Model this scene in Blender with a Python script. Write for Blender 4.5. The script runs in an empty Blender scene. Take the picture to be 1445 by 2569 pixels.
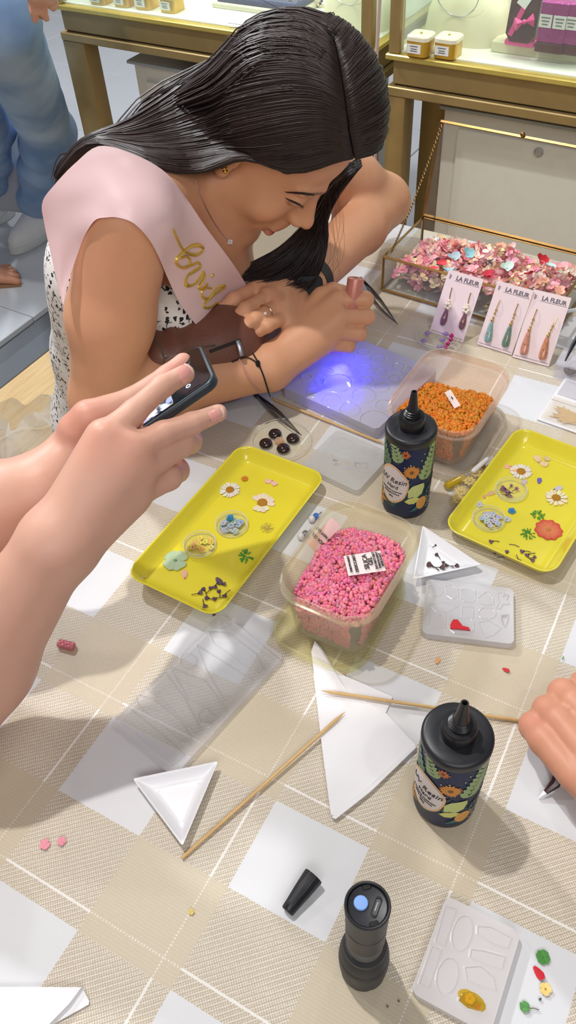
import bpy, bmesh, math, random
import numpy as np
from mathutils import Vector, Matrix, Euler
from mathutils.bvhtree import BVHTree
sc = bpy.context.scene
C = sc.collection
PI = math.pi
# ---------------------------------------------------------------- camera
S = 0.18                                   # length of one repeat of the tablecloth check, metres
FPX, PITCH, ROLL, CAMH = 2037.4759, 0.82437014, -0.07129182, 3.88218457*S
W, H = 1445, 2569
cam_d = bpy.data.cameras.new('camera'); cam = bpy.data.objects.new('camera', cam_d); C.objects.link(cam)
cam_d.sensor_fit = 'AUTO'; cam_d.sensor_width = 36.0; cam_d.lens = 36.0*FPX/H
cam_d.clip_start = 0.02; cam_d.clip_end = 60
CM = (Matrix.Rotation(PI/2-PITCH, 4, 'X') @ Matrix.Rotation(ROLL, 4, 'Z'))
CM.translation = (0, 0, CAMH)
cam.matrix_world = CM
sc.camera = cam
# ---------------------------------------------------------------- world, lamps, exposure
wd = bpy.data.worlds.new('shop_ambient'); sc.world = wd; wd.use_nodes = True
bg = wd.node_tree.nodes['Background']; bg.inputs[0].default_value = (0.90, 0.92, 1.0, 1); bg.inputs[1].default_value = 0.20
def lamp(name, loc, power, rad, col=(1, .95, .88), target=None, spot=None):
    d = bpy.data.lights.new(name, 'SPOT' if spot else 'POINT'); d.energy = power; d.color = col; d.shadow_soft_size = rad
    if spot: d.spot_size = spot; d.spot_blend = .6
    o = bpy.data.objects.new(name, d); C.objects.link(o); o.location = loc
    if target: o.rotation_euler = (Vector(target)-Vector(loc)).to_track_quat('-Z', 'Y').to_euler()
    return o
def area(name, loc, target, power, sx, sy, col=(1, .97, .93)):
    d = bpy.data.lights.new(name, 'AREA'); d.shape = 'RECTANGLE'; d.size = sx; d.size_y = sy; d.energy = power; d.color = col
    o = bpy.data.objects.new(name, d); C.objects.link(o); o.location = loc
    o.rotation_euler = (Vector(target)-Vector(loc)).to_track_quat('-Z', 'Y').to_euler()
    return o
lamp('downlight_or_fill', (-.45, .90, 2.0), 88, .030, (1, .972, .935))
lamp('downlight_or_fill', (.72, -.42, 2.0), 16, .05, (1, .972, .935))
lamp('downlight_or_fill', (-.30, 1.02, 2.0), 5, .04, (1, .972, .935))
lamp('downlight_or_fill', (1.0, 1.9, 2.0), 16, .05, (1, .972, .935))
lamp('downlight_or_fill', (-1.3, 2.6, 2.0), 190, .08, (.94, .97, 1))
lamp('downlight_or_fill', (-1.9, 1.7, 2.0), 45, .08, (.97, .98, 1))  # fill lamp added to brighten the tiles at the left, no known source
lamp('downlight_or_fill', (-.3, 4.4, 2.0), 120, .08, (.97, .98, 1))
area('camera_side_fill', (-.1, -1.3, 1.75), (0, .9, .1), 25, 1.8, .8, (1, .975, .955))  # broad fill added behind the camera to lift the skin facing it
sc.view_settings.view_transform = 'Standard'; sc.view_settings.look = 'None'
sc.view_settings.gamma = 1.0; sc.view_settings.use_curve_mapping = False
sc.view_settings.exposure = -0.10
# ---------------------------------------------------------------- helpers
R3 = np.array(CM.to_3x3()); CAMP = Vector((0, 0, CAMH))
def ray(x, y):
    return Vector(R3 @ np.array([x-W/2, -(y-H/2), -FPX])).normalized()
def gp(x, y, z=0.0):                       # point of the photograph brought down onto the level z
    d = ray(x, y); t = (z-CAMH)/d.z
    return Vector((d.x*t, d.y*t, z))
TH = math.radians(-33.7)                   # the shop furniture is turned by this much
EU = Vector((math.cos(TH), math.sin(TH), 0)); EW = Vector((-EU.y, EU.x, 0))
def sw(s, w, z=0.0): return EU*s + EW*w + Vector((0, 0, z))
def lin(v):
    v = v/255.0
    return v/12.92 if v <= .04045 else ((v+.055)/1.055)**2.4
def rgb(*c):
    if len(c) == 1 and isinstance(c[0], str):
        h = c[0].lstrip('#'); c = [int(h[i:i+2], 16) for i in (0, 2, 4)]
    return tuple(lin(x) for x in c)+(1.0,)
class NT:                                  # tiny node-tree writer
    def __init__(s, m): s.t = m.node_tree; s.n = s.t.nodes; s.l = s.t.links
    def add(s, ty, **kw):
        x = s.n.new(ty)
        for k, v in kw.items(): setattr(x, k, v)
        return x
    def put(s, sock, v):
        if v is None: return
        if hasattr(v, 'is_output'): s.l.new(v, sock)
        else: sock.default_value = v
    def math(s, op, a, b=None, c=None):
        x = s.add('ShaderNodeMath', operation=op); s.put(x.inputs[0], a); s.put(x.inputs[1], b); s.put(x.inputs[2], c); return x.outputs[0]
    def mix(s, f, a, b):
        x = s.add('ShaderNodeMix', data_type='RGBA'); s.put(x.inputs[0], f); s.put(x.inputs[6], a); s.put(x.inputs[7], b); return x.outputs[2]
    def noise(s, scale, vec=None, detail=2, rough=.5):
        x = s.add('ShaderNodeTexNoise'); x.inputs['Scale'].default_value = scale; x.inputs['Detail'].default_value = detail; x.inputs['Roughness'].default_value = rough
        if vec is not None: s.l.new(vec, x.inputs['Vector'])
        return x.outputs[0]
    def obj(s): return s.add('ShaderNodeTexCoord').outputs['Object']
    def ramp(s, f, lo, hi):
        x = s.add('ShaderNodeMapRange'); s.put(x.inputs[0], f); x.inputs[1].default_value = lo; x.inputs[2].default_value = hi; return x.outputs[0]
MATS = {}
def mat(name, col, rough=.5, metal=0, var=.12, vs=40, bump=0, bs=None, coat=0, sss=0, sssr=(1, .35, .2), sscale=.004, spec=.5, emit=0, ecol=None, attr=None, trans=0, ior=1.45, sheen=0):
    if name in MATS: return MATS[name]
    m = bpy.data.materials.new(name); m.use_nodes = True; t = NT(m); b = t.n['Principled BSDF']
    if isinstance(col, str): col = rgb(col)
    dark = tuple(x*(1-var) for x in col[:3])+(1,)
    if attr:
        a = t.add('ShaderNodeAttribute', attribute_name=attr); base = a.outputs[0]
        mul = t.add('ShaderNodeMix', data_type='RGBA', blend_type='MULTIPLY'); mul.inputs[0].default_value = var
        t.l.new(base, mul.inputs[6]); t.l.new(t.noise(vs, t.obj()), mul.inputs[7]); t.l.new(mul.outputs[2], b.inputs['Base Color'])
    else:
        t.l.new(t.mix(t.noise(vs, t.obj()), dark, col), b.inputs['Base Color'])
    I = b.inputs
    I['Roughness'].default_value = rough; I['Metallic'].default_value = metal; I['IOR'].default_value = ior
    I['Specular IOR Level'].default_value = spec; I['Coat Weight'].default_value = coat; I['Coat Roughness'].default_value = .06
    I['Transmission Weight'].default_value = trans
    if sheen: I['Sheen Weight'].default_value = sheen
    if sss:
        I['Subsurface Weight'].default_value = sss; I['Subsurface Radius'].default_value = sssr; I['Subsurface Scale'].default_value = sscale
    if emit:
        I['Emission Color'].default_value = ecol or col; I['Emission Strength'].default_value = emit
    if bump:
        bn = t.add('ShaderNodeBump'); bn.inputs['Strength'].default_value = bump; bn.inputs['Distance'].default_value = .002
        t.l.new(t.noise(bs or vs, t.obj(), 3), bn.inputs['Height']); t.l.new(bn.outputs[0], I['Normal'])
    MATS[name] = m; return m
def clear(name, tint, opac=.12, rough=.08, body=None, spec=.5, edge=.6):
    """clear or milky plastic and glass: a see-through layer mixed with a glossy body, denser at grazing angles"""
    if name in MATS: return MATS[name]
    m = bpy.data.materials.new(name); m.use_nodes = True; t = NT(m); b = t.n['Principled BSDF']; out = t.n['Material Output']
    tint = rgb(tint) if isinstance(tint, str) else tint; body = rgb(body) if isinstance(body, str) else (body or tint)
    b.inputs['Base Color'].default_value = body; b.inputs['Roughness'].default_value = rough; b.inputs['Specular IOR Level'].default_value = spec
    tr = t.add('ShaderNodeBsdfTransparent'); tr.inputs[0].default_value = tint
    lw = t.add('ShaderNodeLayerWeight'); lw.inputs[0].default_value = .35
    nz = t.math('MULTIPLY', t.noise(60, t.obj()), .04)
    f = t.math('MULTIPLY_ADD', lw.outputs['Facing'], edge*(1-opac), opac); f = t.math('ADD', f, nz)
    mx = t.add('ShaderNodeMixShader'); t.l.new(f, mx.inputs[0]); t.l.new(tr.outputs[0], mx.inputs[1]); t.l.new(b.outputs[0], mx.inputs[2])
    t.l.new(mx.outputs[0], out.inputs[0]); MATS[name] = m; return m
class G:
    """collects vertices and faces for ONE mesh"""
    def __init__(s): s.v = []; s.f = []; s.mi = []; s.c = []; s.col = None; s.cur = 0
    def add(s, vs, fs, M=None):
        o = len(s.v)
        for p in vs:
            p = Vector(p)
            if M is not None: p = M @ p
            s.v.append(p); s.c.append(s.col or (1, 1, 1, 1))
        for f in fs: s.f.append([i+o for i in f]); s.mi.append(s.cur)
        return s
    def box(s, c, d, M=None, b=0.0):
        x, y, z = [k/2 for k in d]; c = Vector(c)
        if b <= 0:
            vs = [c+Vector((i*x, j*y, k*z)) for i in (-1, 1) for j in (-1, 1) for k in (-1, 1)]
            return s.add(vs, [(0, 1, 3, 2), (4, 6, 7, 5), (0, 4, 5, 1), (2, 3, 7, 6), (0, 2, 6, 4), (1, 5, 7, 3)], M)
        T0 = Matrix.Translation(c); T = T0 if M is None else M @ T0
        return s.rprism(2*x, 2*y, min(b*1.5, x, y), [(-z, b), (-z+b, 0), (z-b, 0), (z, b)], 2, T)
    def rprism(s, lx, ly, r, prof, n=5, M=None, cap0=True, cap1=True):
        """rounded rectangle lofted through prof = [(z, inset)...]"""
        rings = []
        for z, ins in prof:
            hx, hy = lx/2-ins, ly/2-ins; rr = max(1e-4, min(r-ins if r > ins else 1e-4, hx, hy)); ring = []
            for q, (sx, sy) in enumerate([(1, 1), (-1, 1), (-1, -1), (1, -1)]):
                for k in range(n+1):
                    a = q*PI/2 + k*PI/2/n
                    ring.append((sx*(hx-rr)+rr*math.cos(a), sy*(hy-rr)+rr*math.sin(a), z))
            rings.append(ring)
        return s.loft(rings, True, cap0, cap1, M)
    def loft(s, rings, closed=True, cap0=True, cap1=True, M=None):
        n = len(rings[0]); vs = [p for r in rings for p in r]; fs = []
        m = n if closed else n-1
        for i in range(len(rings)-1):
            for k in range(m):
                a, b = i*n+k, i*n+(k+1) % n
                fs.append((a, b, b+n, a+n))
        if cap0: fs.append(tuple(range(n-1, -1, -1)))
        if cap1: fs.append(tuple((len(rings)-1)*n+k for k in range(n)))
        return s.add(vs, fs, M)
    def lathe(s, prof, n=32, M=None, cap0=True, cap1=True):
        return s.loft([[(r*math.cos(2*PI*k/n), r*math.sin(2*PI*k/n), z) for k in range(n)] for r, z in prof], True, cap0, cap1, M)
    def tube(s, pts, r, n=8, closed=False, M=None, flat=1.0, up=None):
        pts = [Vector(p) for p in pts]; N = len(pts); rs = r if isinstance(r, (list, tuple)) else [r]*N
        rings = []; prev = Vector(up) if up else None
        for i, p in enumerate(pts):
            a = pts[(i-1) % N] if (closed or i > 0) else p; b = pts[(i+1) % N] if (closed or i < N-1) else p
            d = (b-a); d = d.normalized() if d.length > 1e-9 else Vector((0, 0, 1))
            if prev is None: prev = Vector((0, 0, 1)) if abs(d.z) < .9 else Vector((1, 0, 0))
            u = (prev - d*prev.dot(d))
            if u.length < 1e-6: u = d.orthogonal()
            u.normalize(); w = d.cross(u); prev = u if up is None else Vector(up)
            rings.append([p + u*(rs[i]*flat*math.cos(2*PI*k/n)) + w*(rs[i]*math.sin(2*PI*k/n)) for k in range(n)])
        if closed: rings.append(rings[0])
        return s.loft(rings, True, not closed, not closed, M)
    def prism(s, poly, z0, z1, M=None):
        n = len(poly)
        vs = [(x, y, z0) for x, y in poly]+[(x, y, z1) for x, y in poly]
        fs = [tuple(range(n-1, -1, -1)), tuple(range(n, 2*n))]+[(k, (k+1) % n, n+(k+1) % n, n+k) for k in range(n)]
        return s.add(vs, fs, M)
    def ball(s, c, r, M=None, nu=10, nv=6, R=None):
        r = r if isinstance(r, (tuple, list)) else (r, r, r); rings = []; c = Vector(c)
        for j in range(1, nv):
            t = PI*j/nv
            ring = []
            for k in range(nu):
                p = Vector((r[0]*math.sin(t)*math.cos(2*PI*k/nu), r[1]*math.sin(t)*math.sin(2*PI*k/nu), -r[2]*math.cos(t)))
                if R is not None: p = R @ p
                ring.append(c+p)
            rings.append(ring)
        o = len(s.v); s.loft(rings, True, False, False, M)
        e0 = Vector((0, 0, -r[2])); e1 = Vector((0, 0, r[2]))
        if R is not None: e0 = R @ e0; e1 = R @ e1
        a = len(s.v); s.add([c+e0, c+e1], [], M); b = o+(nv-2)*nu
        for k in range(nu):
            s.f.append([a, o+(k+1) % nu, o+k]); s.mi.append(s.cur); s.f.append([a+1, b+k, b+(k+1) % nu]); s.mi.append(s.cur)
        return s
    def grid(s, fn, nu, nv, M=None, flip=False):
        vs = [fn(i/(nu-1), j/(nv-1)) for j in range(nv) for i in range(nu)]
        fs = [(j*nu+i, j*nu+i+1, (j+1)*nu+i+1, (j+1)*nu+i) for j in range(nv-1) for i in range(nu-1)]
        if flip: fs = [f[::-1] for f in fs]
        return s.add(vs, fs, M)
    def mesh(s, name, m, sharp=35, smooth=True, cols=False):
        me = bpy.data.meshes.new(name); me.from_pydata([tuple(v) for v in s.v], [], s.f)
        for x in (m if isinstance(m, (list, tuple)) else [m]): me.materials.append(x)
        if any(s.mi): me.polygons.foreach_set('material_index', s.mi)
        if cols:
            at = me.color_attributes.new('Col', 'FLOAT_COLOR', 'POINT'); at.data.foreach_set('color', [x for c in s.c for x in c])
        me.polygons.foreach_set('use_smooth', [smooth]*len(me.polygons))
        me.update()
        if smooth and sharp: me.set_sharp_from_angle(angle=math.radians(sharp))
        return me
def link(name, me, parent=None, loc=None, rot=None, mw=None):
    o = bpy.data.objects.new(name, me); C.objects.link(o)
    if parent is not None: o.parent = parent
    if loc is not None: o.location = loc
    if rot is not None: o.rotation_euler = rot
    if mw is not None: o.matrix_world = mw
    return o
def tag(o, label=None, cat=None, group=None, kind=None):
    if label: o['label'] = label
    if cat: o['category'] = cat
    if group: o['group'] = group
    if kind: o['kind'] = kind
    return o
def part(name, g, m, parent, label=None, loc=None, rot=None, kind=None, **kw):
    o = link(name, g if isinstance(g, bpy.types.Mesh) else g.mesh(name, m, **kw), parent, loc, rot)
    if label: o['label'] = label
    if kind: o['kind'] = kind
    return o
def thing(name, label, cat, loc=(0, 0, 0), rz=0.0, group=None, rot=None):
    o = bpy.data.objects.new(name, None); C.objects.link(o); o.location = loc; o.empty_display_size = .02
    o.rotation_euler = rot if rot is not None else (0, 0, rz)
    return tag(o, label, cat, group)
def single(name, g, m, label, cat, loc=(0, 0, 0), rz=0.0, group=None, rot=None, kind=None, **kw):
    o = link(name, g if isinstance(g, bpy.types.Mesh) else g.mesh(name, m, **kw), None, loc, rot if rot is not None else (0, 0, rz))
    return tag(o, label, cat, group, kind)
def struct(name, g, m, parent=None, **kw):
    o = link(name, g.mesh(name, m, **kw), parent)
    if parent is None: o['kind'] = 'structure'
    return o
def dup(root, loc, rot=None, label=None, group=None):
    r = root.copy(); C.objects.link(r); r.location = loc
    if rot is not None: r.rotation_euler = rot
    if label: r['label'] = label
    if group: r['group'] = group
    for ch in list(root.children):
        c = ch.copy(); C.objects.link(c); c.parent = r
        for gch in list(ch.children):
            d = gch.copy(); C.objects.link(d); d.parent = c
    return r
def quadfit(pts, z):                       # four photographed corners on level z -> centre, sizes, turn of the rectangle
    a, b, c, d = [gp(x, y, z) for x, y in pts]
    ctr = (a+b+c+d)/4; u = ((b-a)+(c-d))/2; v = ((d-a)+(c-b))/2
    ang = math.atan2(u.y, u.x); e = Vector((math.cos(ang), math.sin(ang), 0)); f = Vector((-e.y, e.x, 0))
    return ctr, u.length, abs(v.dot(f)), ang
def text_mesh(txt, size, name='lettering', bold=0.0, ext=0.0002, align='CENTER', shear=0):
    cu = bpy.data.curves.new(name, 'FONT'); cu.body = txt; cu.size = size; cu.align_x = align; cu.align_y = 'CENTER'; cu.extrude = ext; cu.offset = bold; cu.shear = shear; cu.resolution_u = 2
    o = bpy.data.objects.new(name, cu); C.objects.link(o)
    dg = bpy.context.evaluated_depsgraph_get(); me = bpy.data.meshes.new_from_object(o.evaluated_get(dg))
    bpy.data.objects.remove(o); bpy.data.curves.remove(cu); me.name = name; return me
def text_part(txt, size, m, parent, loc, rot=(0, 0, 0), **kw):
    me = text_mesh(txt, size, **kw); me.materials.clear(); me.materials.append(m); return link('lettering', me, parent, loc, rot)
def cr(pts, n):                            # Catmull-Rom through points
    P = [np.array(p, float) for p in pts]; P = [2*P[0]-P[1]]+P+[2*P[-1]-P[-2]]; out = []
    m = len(P)-3
    for k in range(n):
        t = k/(n-1)*m; i = min(int(t), m-1); u = t-i; a, b, c, d = P[i:i+4]
        out.append(.5*((2*b)+(-a+c)*u+(2*a-5*b+4*c-d)*u*u+(-a+3*b-3*c+d)*u**3))
    return out
rnd = random.Random(7)
# ================================================================= setting
FZ = -0.75
M_tile = mat('pale_tile', rgb(196, 200, 206), .16, var=.10, vs=6, spec=.6)
M_grout = mat('tile_joint', rgb(95, 98, 104), .8)
M_wood = mat('pale_wood_floor', rgb(222, 190, 142), .42, var=.10, vs=9)
def wood_nodes(m, a, b, sx, sy):
    t = NT(m); mp = t.add('ShaderNodeMapping'); mp.inputs['Scale'].default_value = (sx, sy, 1); mp.inputs['Rotation'].default_value = (0, 0, -TH)
    t.l.new(t.obj(), mp.inputs[0]); n = t.noise(5, mp.outputs[0], 5, .6)
    t.l.new(t.mix(t.ramp(n, .35, .7), rgb(*a), rgb(*b)), t.n['Principled BSDF'].inputs['Base Color'])
wood_nodes(M_wood, (212, 178, 128), (228, 200, 154), 14, 1.2)
M_thresh = mat('grey_threshold_strip', rgb(122, 128, 136), .35, metal=.3)
floor = struct('floor', G().box((0, 0, FZ-.06), (14, 18, .08)), M_grout)
# porcelain tiles, each its own slab; the shop floor of planks starts at the threshold
we = -1.72                                  # position of the threshold along EU
ME_tile = G().box((0, 0, 0), (.597, .597, .02), b=.002).mesh('tile', M_tile)
for i in range(-9, 8):
    for j in range(1, 11):
        s_, w_ = -2.50+.30+.6*i, 1.46+.3-.6+.6*(j-1)
        if s_+.3 > we and w_ < 2.3: continue
        p = sw(s_, w_, FZ-.01)
        if (p-CAMP).length > 8.5: continue
        o = link('tile', ME_tile, floor, p, (0, 0, TH+rnd.uniform(-.0006, .0006)))
MEp = {}
for i in range(24):                        # planks run away from the camera
    s_ = we+.05+.125*i
    for j, (w0, w1) in enumerate([(-1.2, .2), (.2, 1.45), (1.45, 2.3)]):
        off = .3*((i*7) % 5)/5
        a, b = w0+off*(w0 > -1), w1+off*(w1 < 2)
        key = round(b-a, 3)
        if key not in MEp: MEp[key] = G().box((0, 0, 0), (.1245, b-a-.0008, .02), b=.0006).mesh('plank', M_wood)
        link('plank', MEp[key], floor, sw(s_, (a+b)/2, FZ-.012), (0, 0, TH))
struct('trim_1', G().box(sw(we-.052, .55, FZ-.004), (.075, 3.5, .016), None, b=0) if False else G().box((0, 0, 0), (.078, 3.5, .016), Matrix.Translation(sw(we-.052, .55, FZ-.006)) @ Matrix.Rotation(TH, 4, 'Z')), M_thresh)
M_wall = mat('shop_wall_paint', rgb(222, 218, 212), .7, bump=.05, bs=200)
struct('wall_back', G().box((0, 0, .65), (12, .1, 2.9), Matrix.Translation(sw(0, 6.9)) @ Matrix.Rotation(TH, 4, 'Z')), M_wall)
# ================================================================= display counters
M_gold = mat('brushed_gold_metal', rgb(170, 146, 98), .42, metal=.5, var=.25, vs=25)
M_goldl = mat('bright_gold_edge', rgb(214, 192, 104), .28, metal=.5, var=.2)
M_bronze = mat('shaded_bronze_panel', rgb(128, 112, 82), .45, metal=.6, var=.2)
M_deck = mat('white_lit_deck', rgb(238, 240, 232), .5)
M_glass = clear('shop_glass', '#f6faf6', .02, .02, edge=.35)
M_steel = mat('satin_steel', rgb(176, 178, 182), .3, metal=.9)
M_led = mat('led_strip', rgb(255, 252, 240), .5, emit=6, ecol=(1, .98, .9, 1))
CW = 1.76; DZ = .066
def counter(label, s0, s1, legw, lock=None):
    t = thing('display_counter', label, 'counter', sw((s0+s1)/2, CW+.27, FZ), TH)
    L = s1-s0; D = .54; z0 = -FZ
    def B(name, c, d, m, b=.002, lab=None, k=None): return part(name, G().box(c, d, b=b), m, t, lab, kind=k)
    B('bottom_rail', (0, 0, z0-.011), (L, D, .02), M_gold)
    B('apron', (0, 0, z0+.028), (L-.02, D-.02, .052), M_gold)
    B('shadow_gap', (0, 0, z0+.0005), (L-.03, D-.03, .004), mat('dark_gap', rgb(40, 34, 24), .7), b=0)
    B('edge_trim', (0, 0, z0+.060), (L+.008, D+.008, .012), M_goldl)
    B('display_deck', (0, 0, z0+.066), (L-.03, D-.03, .006), M_deck, b=0)
    for sx in (-1, 1):
        for sy in (-1, 1):
            B('leg', (sx*(L/2-legw/2), sy*(D/2-.03), (z0-.021)/2), (legw, .055, z0-.021), M_gold, lab=None)
            B('post', (sx*(L/2-.014), sy*(D/2-.014), z0+.066+.19), (.026, .026, .38), M_gold)
    B('front_pane', (0, -D/2+.012, z0+.066+.19), (L-.056, .006, .37), M_glass, b=0)
    B('end_pane', (-L/2+.012, 0, z0+.066+.19), (.006, D-.06, .37), M_glass, b=0)
    B('end_pane', (L/2-.012, 0, z0+.066+.19), (.006, D-.06, .37), M_glass, b=0)
    B('top_frame', (0, -D/2+.012, z0+.46), (L, .024, .02), M_gold)
    B('top_frame', (0, D/2-.012, z0+.46), (L, .024, .02), M_gold)
    B('top_pane', (0, 0, z0+.462), (L-.03, D-.06, .006), M_glass, b=0)
    B('back_panel', (0, D/2-.02, z0+.066+.17), (L-.06, .008, .34), mat('back_panel', rgb(206, 204, 190), .5), b=0)
    B('led_strip', (0, -D/2+.034, z0+.444), (L-.06, .010, .008), M_led, b=0)
    if lock is not None:
        part('lock', G().lathe([(.0085, 0), (.0085, .004), (.006, .005), (.0058, .003), (.001, .003)], 20, Matrix.Translation((lock-(s0+s1)/2, -D/2+.010, z0+.026)) @ Matrix.Rotation(PI/2, 4, 'X')), M_steel, t, 'round steel lock')
    a = area('display_light', sw((s0+s1)/2, CW+.10, .44), sw((s0+s1)/2, CW+.24, .07), 3.2*L, L*.9, .05, (1, .99, .94)); a.rotation_euler = (math.radians(12), 0, TH)
    return t
counter('gold framed glass counter with lit white deck, behind the bent woman', -1.80, -.868, .075, -1.263)
counter('gold framed glass counter with lit deck, behind the open glass box', -.828, .72, .046)
def pedestal(label, s0, s1, w0, z1, seam, lock):
    t = thing('drawer_pedestal', label, 'cabinet', sw((s0+s1)/2, w0+.2, FZ), TH); L = s1-s0; h = z1-FZ
    M_w = mat('white_lacquer', rgb(226, 224, 214), .35, var=.05)
    part('body', G().box((0, .01, h/2), (L, .38, h), b=.003), M_w, t)
    part('top_plate', G().box((0, 0, h+.004), (L+.006, .41, .008), b=.001), mat('grey_glass_top', rgb(170, 180, 186), .12), t)
    d = part('drawer', G().box((.012, -.186, (h-seam)/2+.02), (L-.06, .014, h-seam-.04), b=.002), mat('white_drawer_front', rgb(230, 228, 218), .35, var=.04), t)
    if lock: part('lock', G().lathe([(.011, 0), (.011, .005), (.008, .006), (.0078, .004), (.002, .004)], 20, Matrix.Translation((lock[0]-(s0+s1)/2, -.192, lock[1]-FZ)) @ Matrix.Rotation(PI/2, 4, 'X')), M_steel, d, 'round silver lock')
pedestal('white drawer pedestal with silver lock, seen through the open glass lid', -.728, .15, CW+.09, -.066, .042, (-.488, -.127))
pedestal('white drawer pedestal under the left counter, half hidden by dark hair', -1.656, -1.05, CW+.09, -.088, .045, None)
# mauve cable hanging between the two counters
single('power_cable', G().tube([sw(-.843, CW-.02, .5), sw(-.838, CW-.022, .25), sw(-.842, CW-.024, .08), sw(-.846, CW-.02, -.05), sw(-.84, CW+.01, -.4), sw(-.84, CW+.06, FZ+.01)], .004, 8), mat('mauve_cable', rgb(190, 170, 168), .5), 'pale mauve cable hanging in the gap between the two gold counters', 'cable')
# ----------------------------------------------------------------- goods on the decks
DK = DZ+.003
M_cream = mat('cream_leatherette', rgb(218, 214, 184), .6, var=.06)
M_tagw = mat('white_tag', rgb(232, 234, 234), .6, var=.03)
M_ink = mat('grey_ink', rgb(92, 92, 96), .7)
def gold_box(x, y, label, sx=.05, ang=0.0):
    p = gp(x, y, DK); t = thing('gift_box', label, 'box', p, TH+ang, 'gold gift boxes in the counters')
    part('box_body', G().rprism(sx, sx, .012, [(0, .001), (.001, 0), (.030, 0)], 4), mat('gold_box_foil', rgb(214, 172, 66), .3, metal=.55), t)
    part('box_lid', G().rprism(sx+.001, sx+.001, .012, [(.030, 0), (.037, 0), (.039, .002)], 4), mat('white_box_lid', rgb(240, 236, 214), .4), t)
    part('knob', G().lathe([(.003, .039), (.003, .041), (.001, .042)], 10), M_goldl, t)
    q = part('price_tag', G().box((-.004, -sx/2-.001, .016), (.031, .001, .018)), M_tagw, t)
    for k, (w_, dz) in enumerate([(.018, .021), (.014, .016), (.016, .012)]):
        part('print_line', G().box((-.004, -sx/2-.0018, dz), (w_, .0006, .0013)), M_ink, q)
    return t
for x, y, lab in [(258, 6, 'gold gift box, leftmost in the left counter'), (318, 12, 'gold gift box with white tag, second from left in the left counter'), (371, 18, 'gold gift box, third from left in the left counter'), (434, 26, 'gold gift box, nearest the blue jewellery tray'), (1054, 134, 'gold gift box with white lid, left of the pair below the necklace bust'), (1123, 139, 'gold gift box with white lid, right of the pair below the necklace bust')]:
    gold_box(x, y, lab)
def bust(x, y, label, h=.17, w=.19, chain=True):
    p = gp(x, y, DK); t = thing('necklace_bust', label, 'display bust', p, TH-.1)
    prof = [(0, .5, .30), (.02, .5, .30), (.05, .49, .28), (.075, .44, .25), (.095, .32, .22), (.108, .24, .19), (.12, .215, .18), (.15, .20, .175), (.165, .205, .18), (.168, .15, .14)]
    rings = []
    for z, a, b in prof:
        rings.append([(w*a*math.copysign(abs(math.cos(2*PI*k/36))**.9, math.cos(2*PI*k/36)), w*.62*b*math.sin(2*PI*k/36)*1.7+.03*z/.17, z*h/.168) for k in range(36)])
    part('bust_form', G().loft(rings), M_cream, t, sharp=50)
    if chain:
        pts = [(w*.27*math.cos(a), -w*.36-.01*math.sin(a)+.012, h*(.62+.20*math.sin(a)) if math.sin(a) > 0 else h*(.62+.30*math.sin(a))) for a in [PI+PI*k/18 for k in range(19)]]
        part('necklace', G().tube(pts, .0011, 5), M_steel, t)
    part('price_tag', G().box((.012, -w*.27, h*.66), (.034, .0012, .026), Matrix.Rotation(-.1, 4, 'X')), M_tagw, t)
    for k in range(3): part('print_line', G().box((.012, -w*.27-.0012, h*.66+.007-.006*k), (.026-.004*k, .0008, .0018), Matrix.Rotation(-.1, 4, 'X')), M_ink, t)
bust(1165, 95, 'cream necklace bust with thin chain in the right counter')
bust(893, 62, 'cream necklace bust partly behind the dark hair, left counter', .16, .17)
# small round tag stand pieces: purple and maroon boxes on a cream riser
p0, p1 = gp(1232, 128, DK), gp(1480, 150, DK)
a0 = math.atan2((p1-p0).y, (p1-p0).x)
M_ris = Matrix.Translation(p0) @ Matrix.Rotation(TH, 4, 'Z')
t = single('display_riser', G().box((.25, .07, .011), (.50, .15, .022), b=.002), M_cream, 'low cream riser under the purple and maroon boxes', 'riser', p0, TH)
RZ = DK+.022
def purple_box(x, y, label):
    p = gp(x, y, RZ); t = thing('gift_box', label, 'box', p+EW*.012, TH, 'purple boxes on the cream riser')
    part('box_base', G().box((0, 0, .009), (.058, .03, .018), b=.002), mat('maroon_card', rgb(78, 22, 40), .5), t)
    f = part('box_front', G().box((0, -.002, .055), (.056, .026, .075), b=.003), mat('purple_embossed_foil', rgb(176, 62, 150), .3, metal=.35, bump=.8, bs=160, var=.35, vs=120), t)
    for k, dx in enumerate((-.014, .014)):
        q = part('price_tag', G().box((dx, -.0165, .058), (.025, .001, .023)), M_tagw, t)
        for j in range(3): part('print_line', G().box((dx, -.0174, .064-.006*j), (.018-.003*j, .0008, .0015)), M_ink, q)
purple_box(1374, 133, 'purple embossed box with white tags, beside the maroon box')
purple_box(1437, 140, 'purple embossed box with white tags, at the right edge')
p = gp(1302, 116, RZ)+EW*.015; t = thing('gift_box', 'dark maroon octagonal box with pink ribbon bow', 'box', p, TH)
Rm = Matrix.Translation((0, 0, .056)) @ Matrix.Rotation(-.18, 4, 'X') @ Matrix.Rotation(PI/2, 4, 'X')
oct_ = [(.031*a, .05*b) for a, b in [(1, .72), (.62, 1), (-.62, 1), (-1, .72), (-1, -.72), (-.62, -1), (.62, -1), (1, -.72)]]
part('box_lid', G().prism(oct_, -.014, .014, Rm), mat('maroon_velvet', rgb(64, 22, 34), .8, sheen=.4, bump=.3, bs=300), t)
part('box_base', G().box((0, .0, .006), (.064, .04, .012), b=.003), mat('pink_ribbon', rgb(226, 76, 150), .35), t)
part('ribbon', G().box((-.006, 0, .0155), (.010, .088, .002), Rm @ Matrix.Rotation(-.35, 4, 'Z')), MATS['pink_ribbon'], t)
bw = G()
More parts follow.
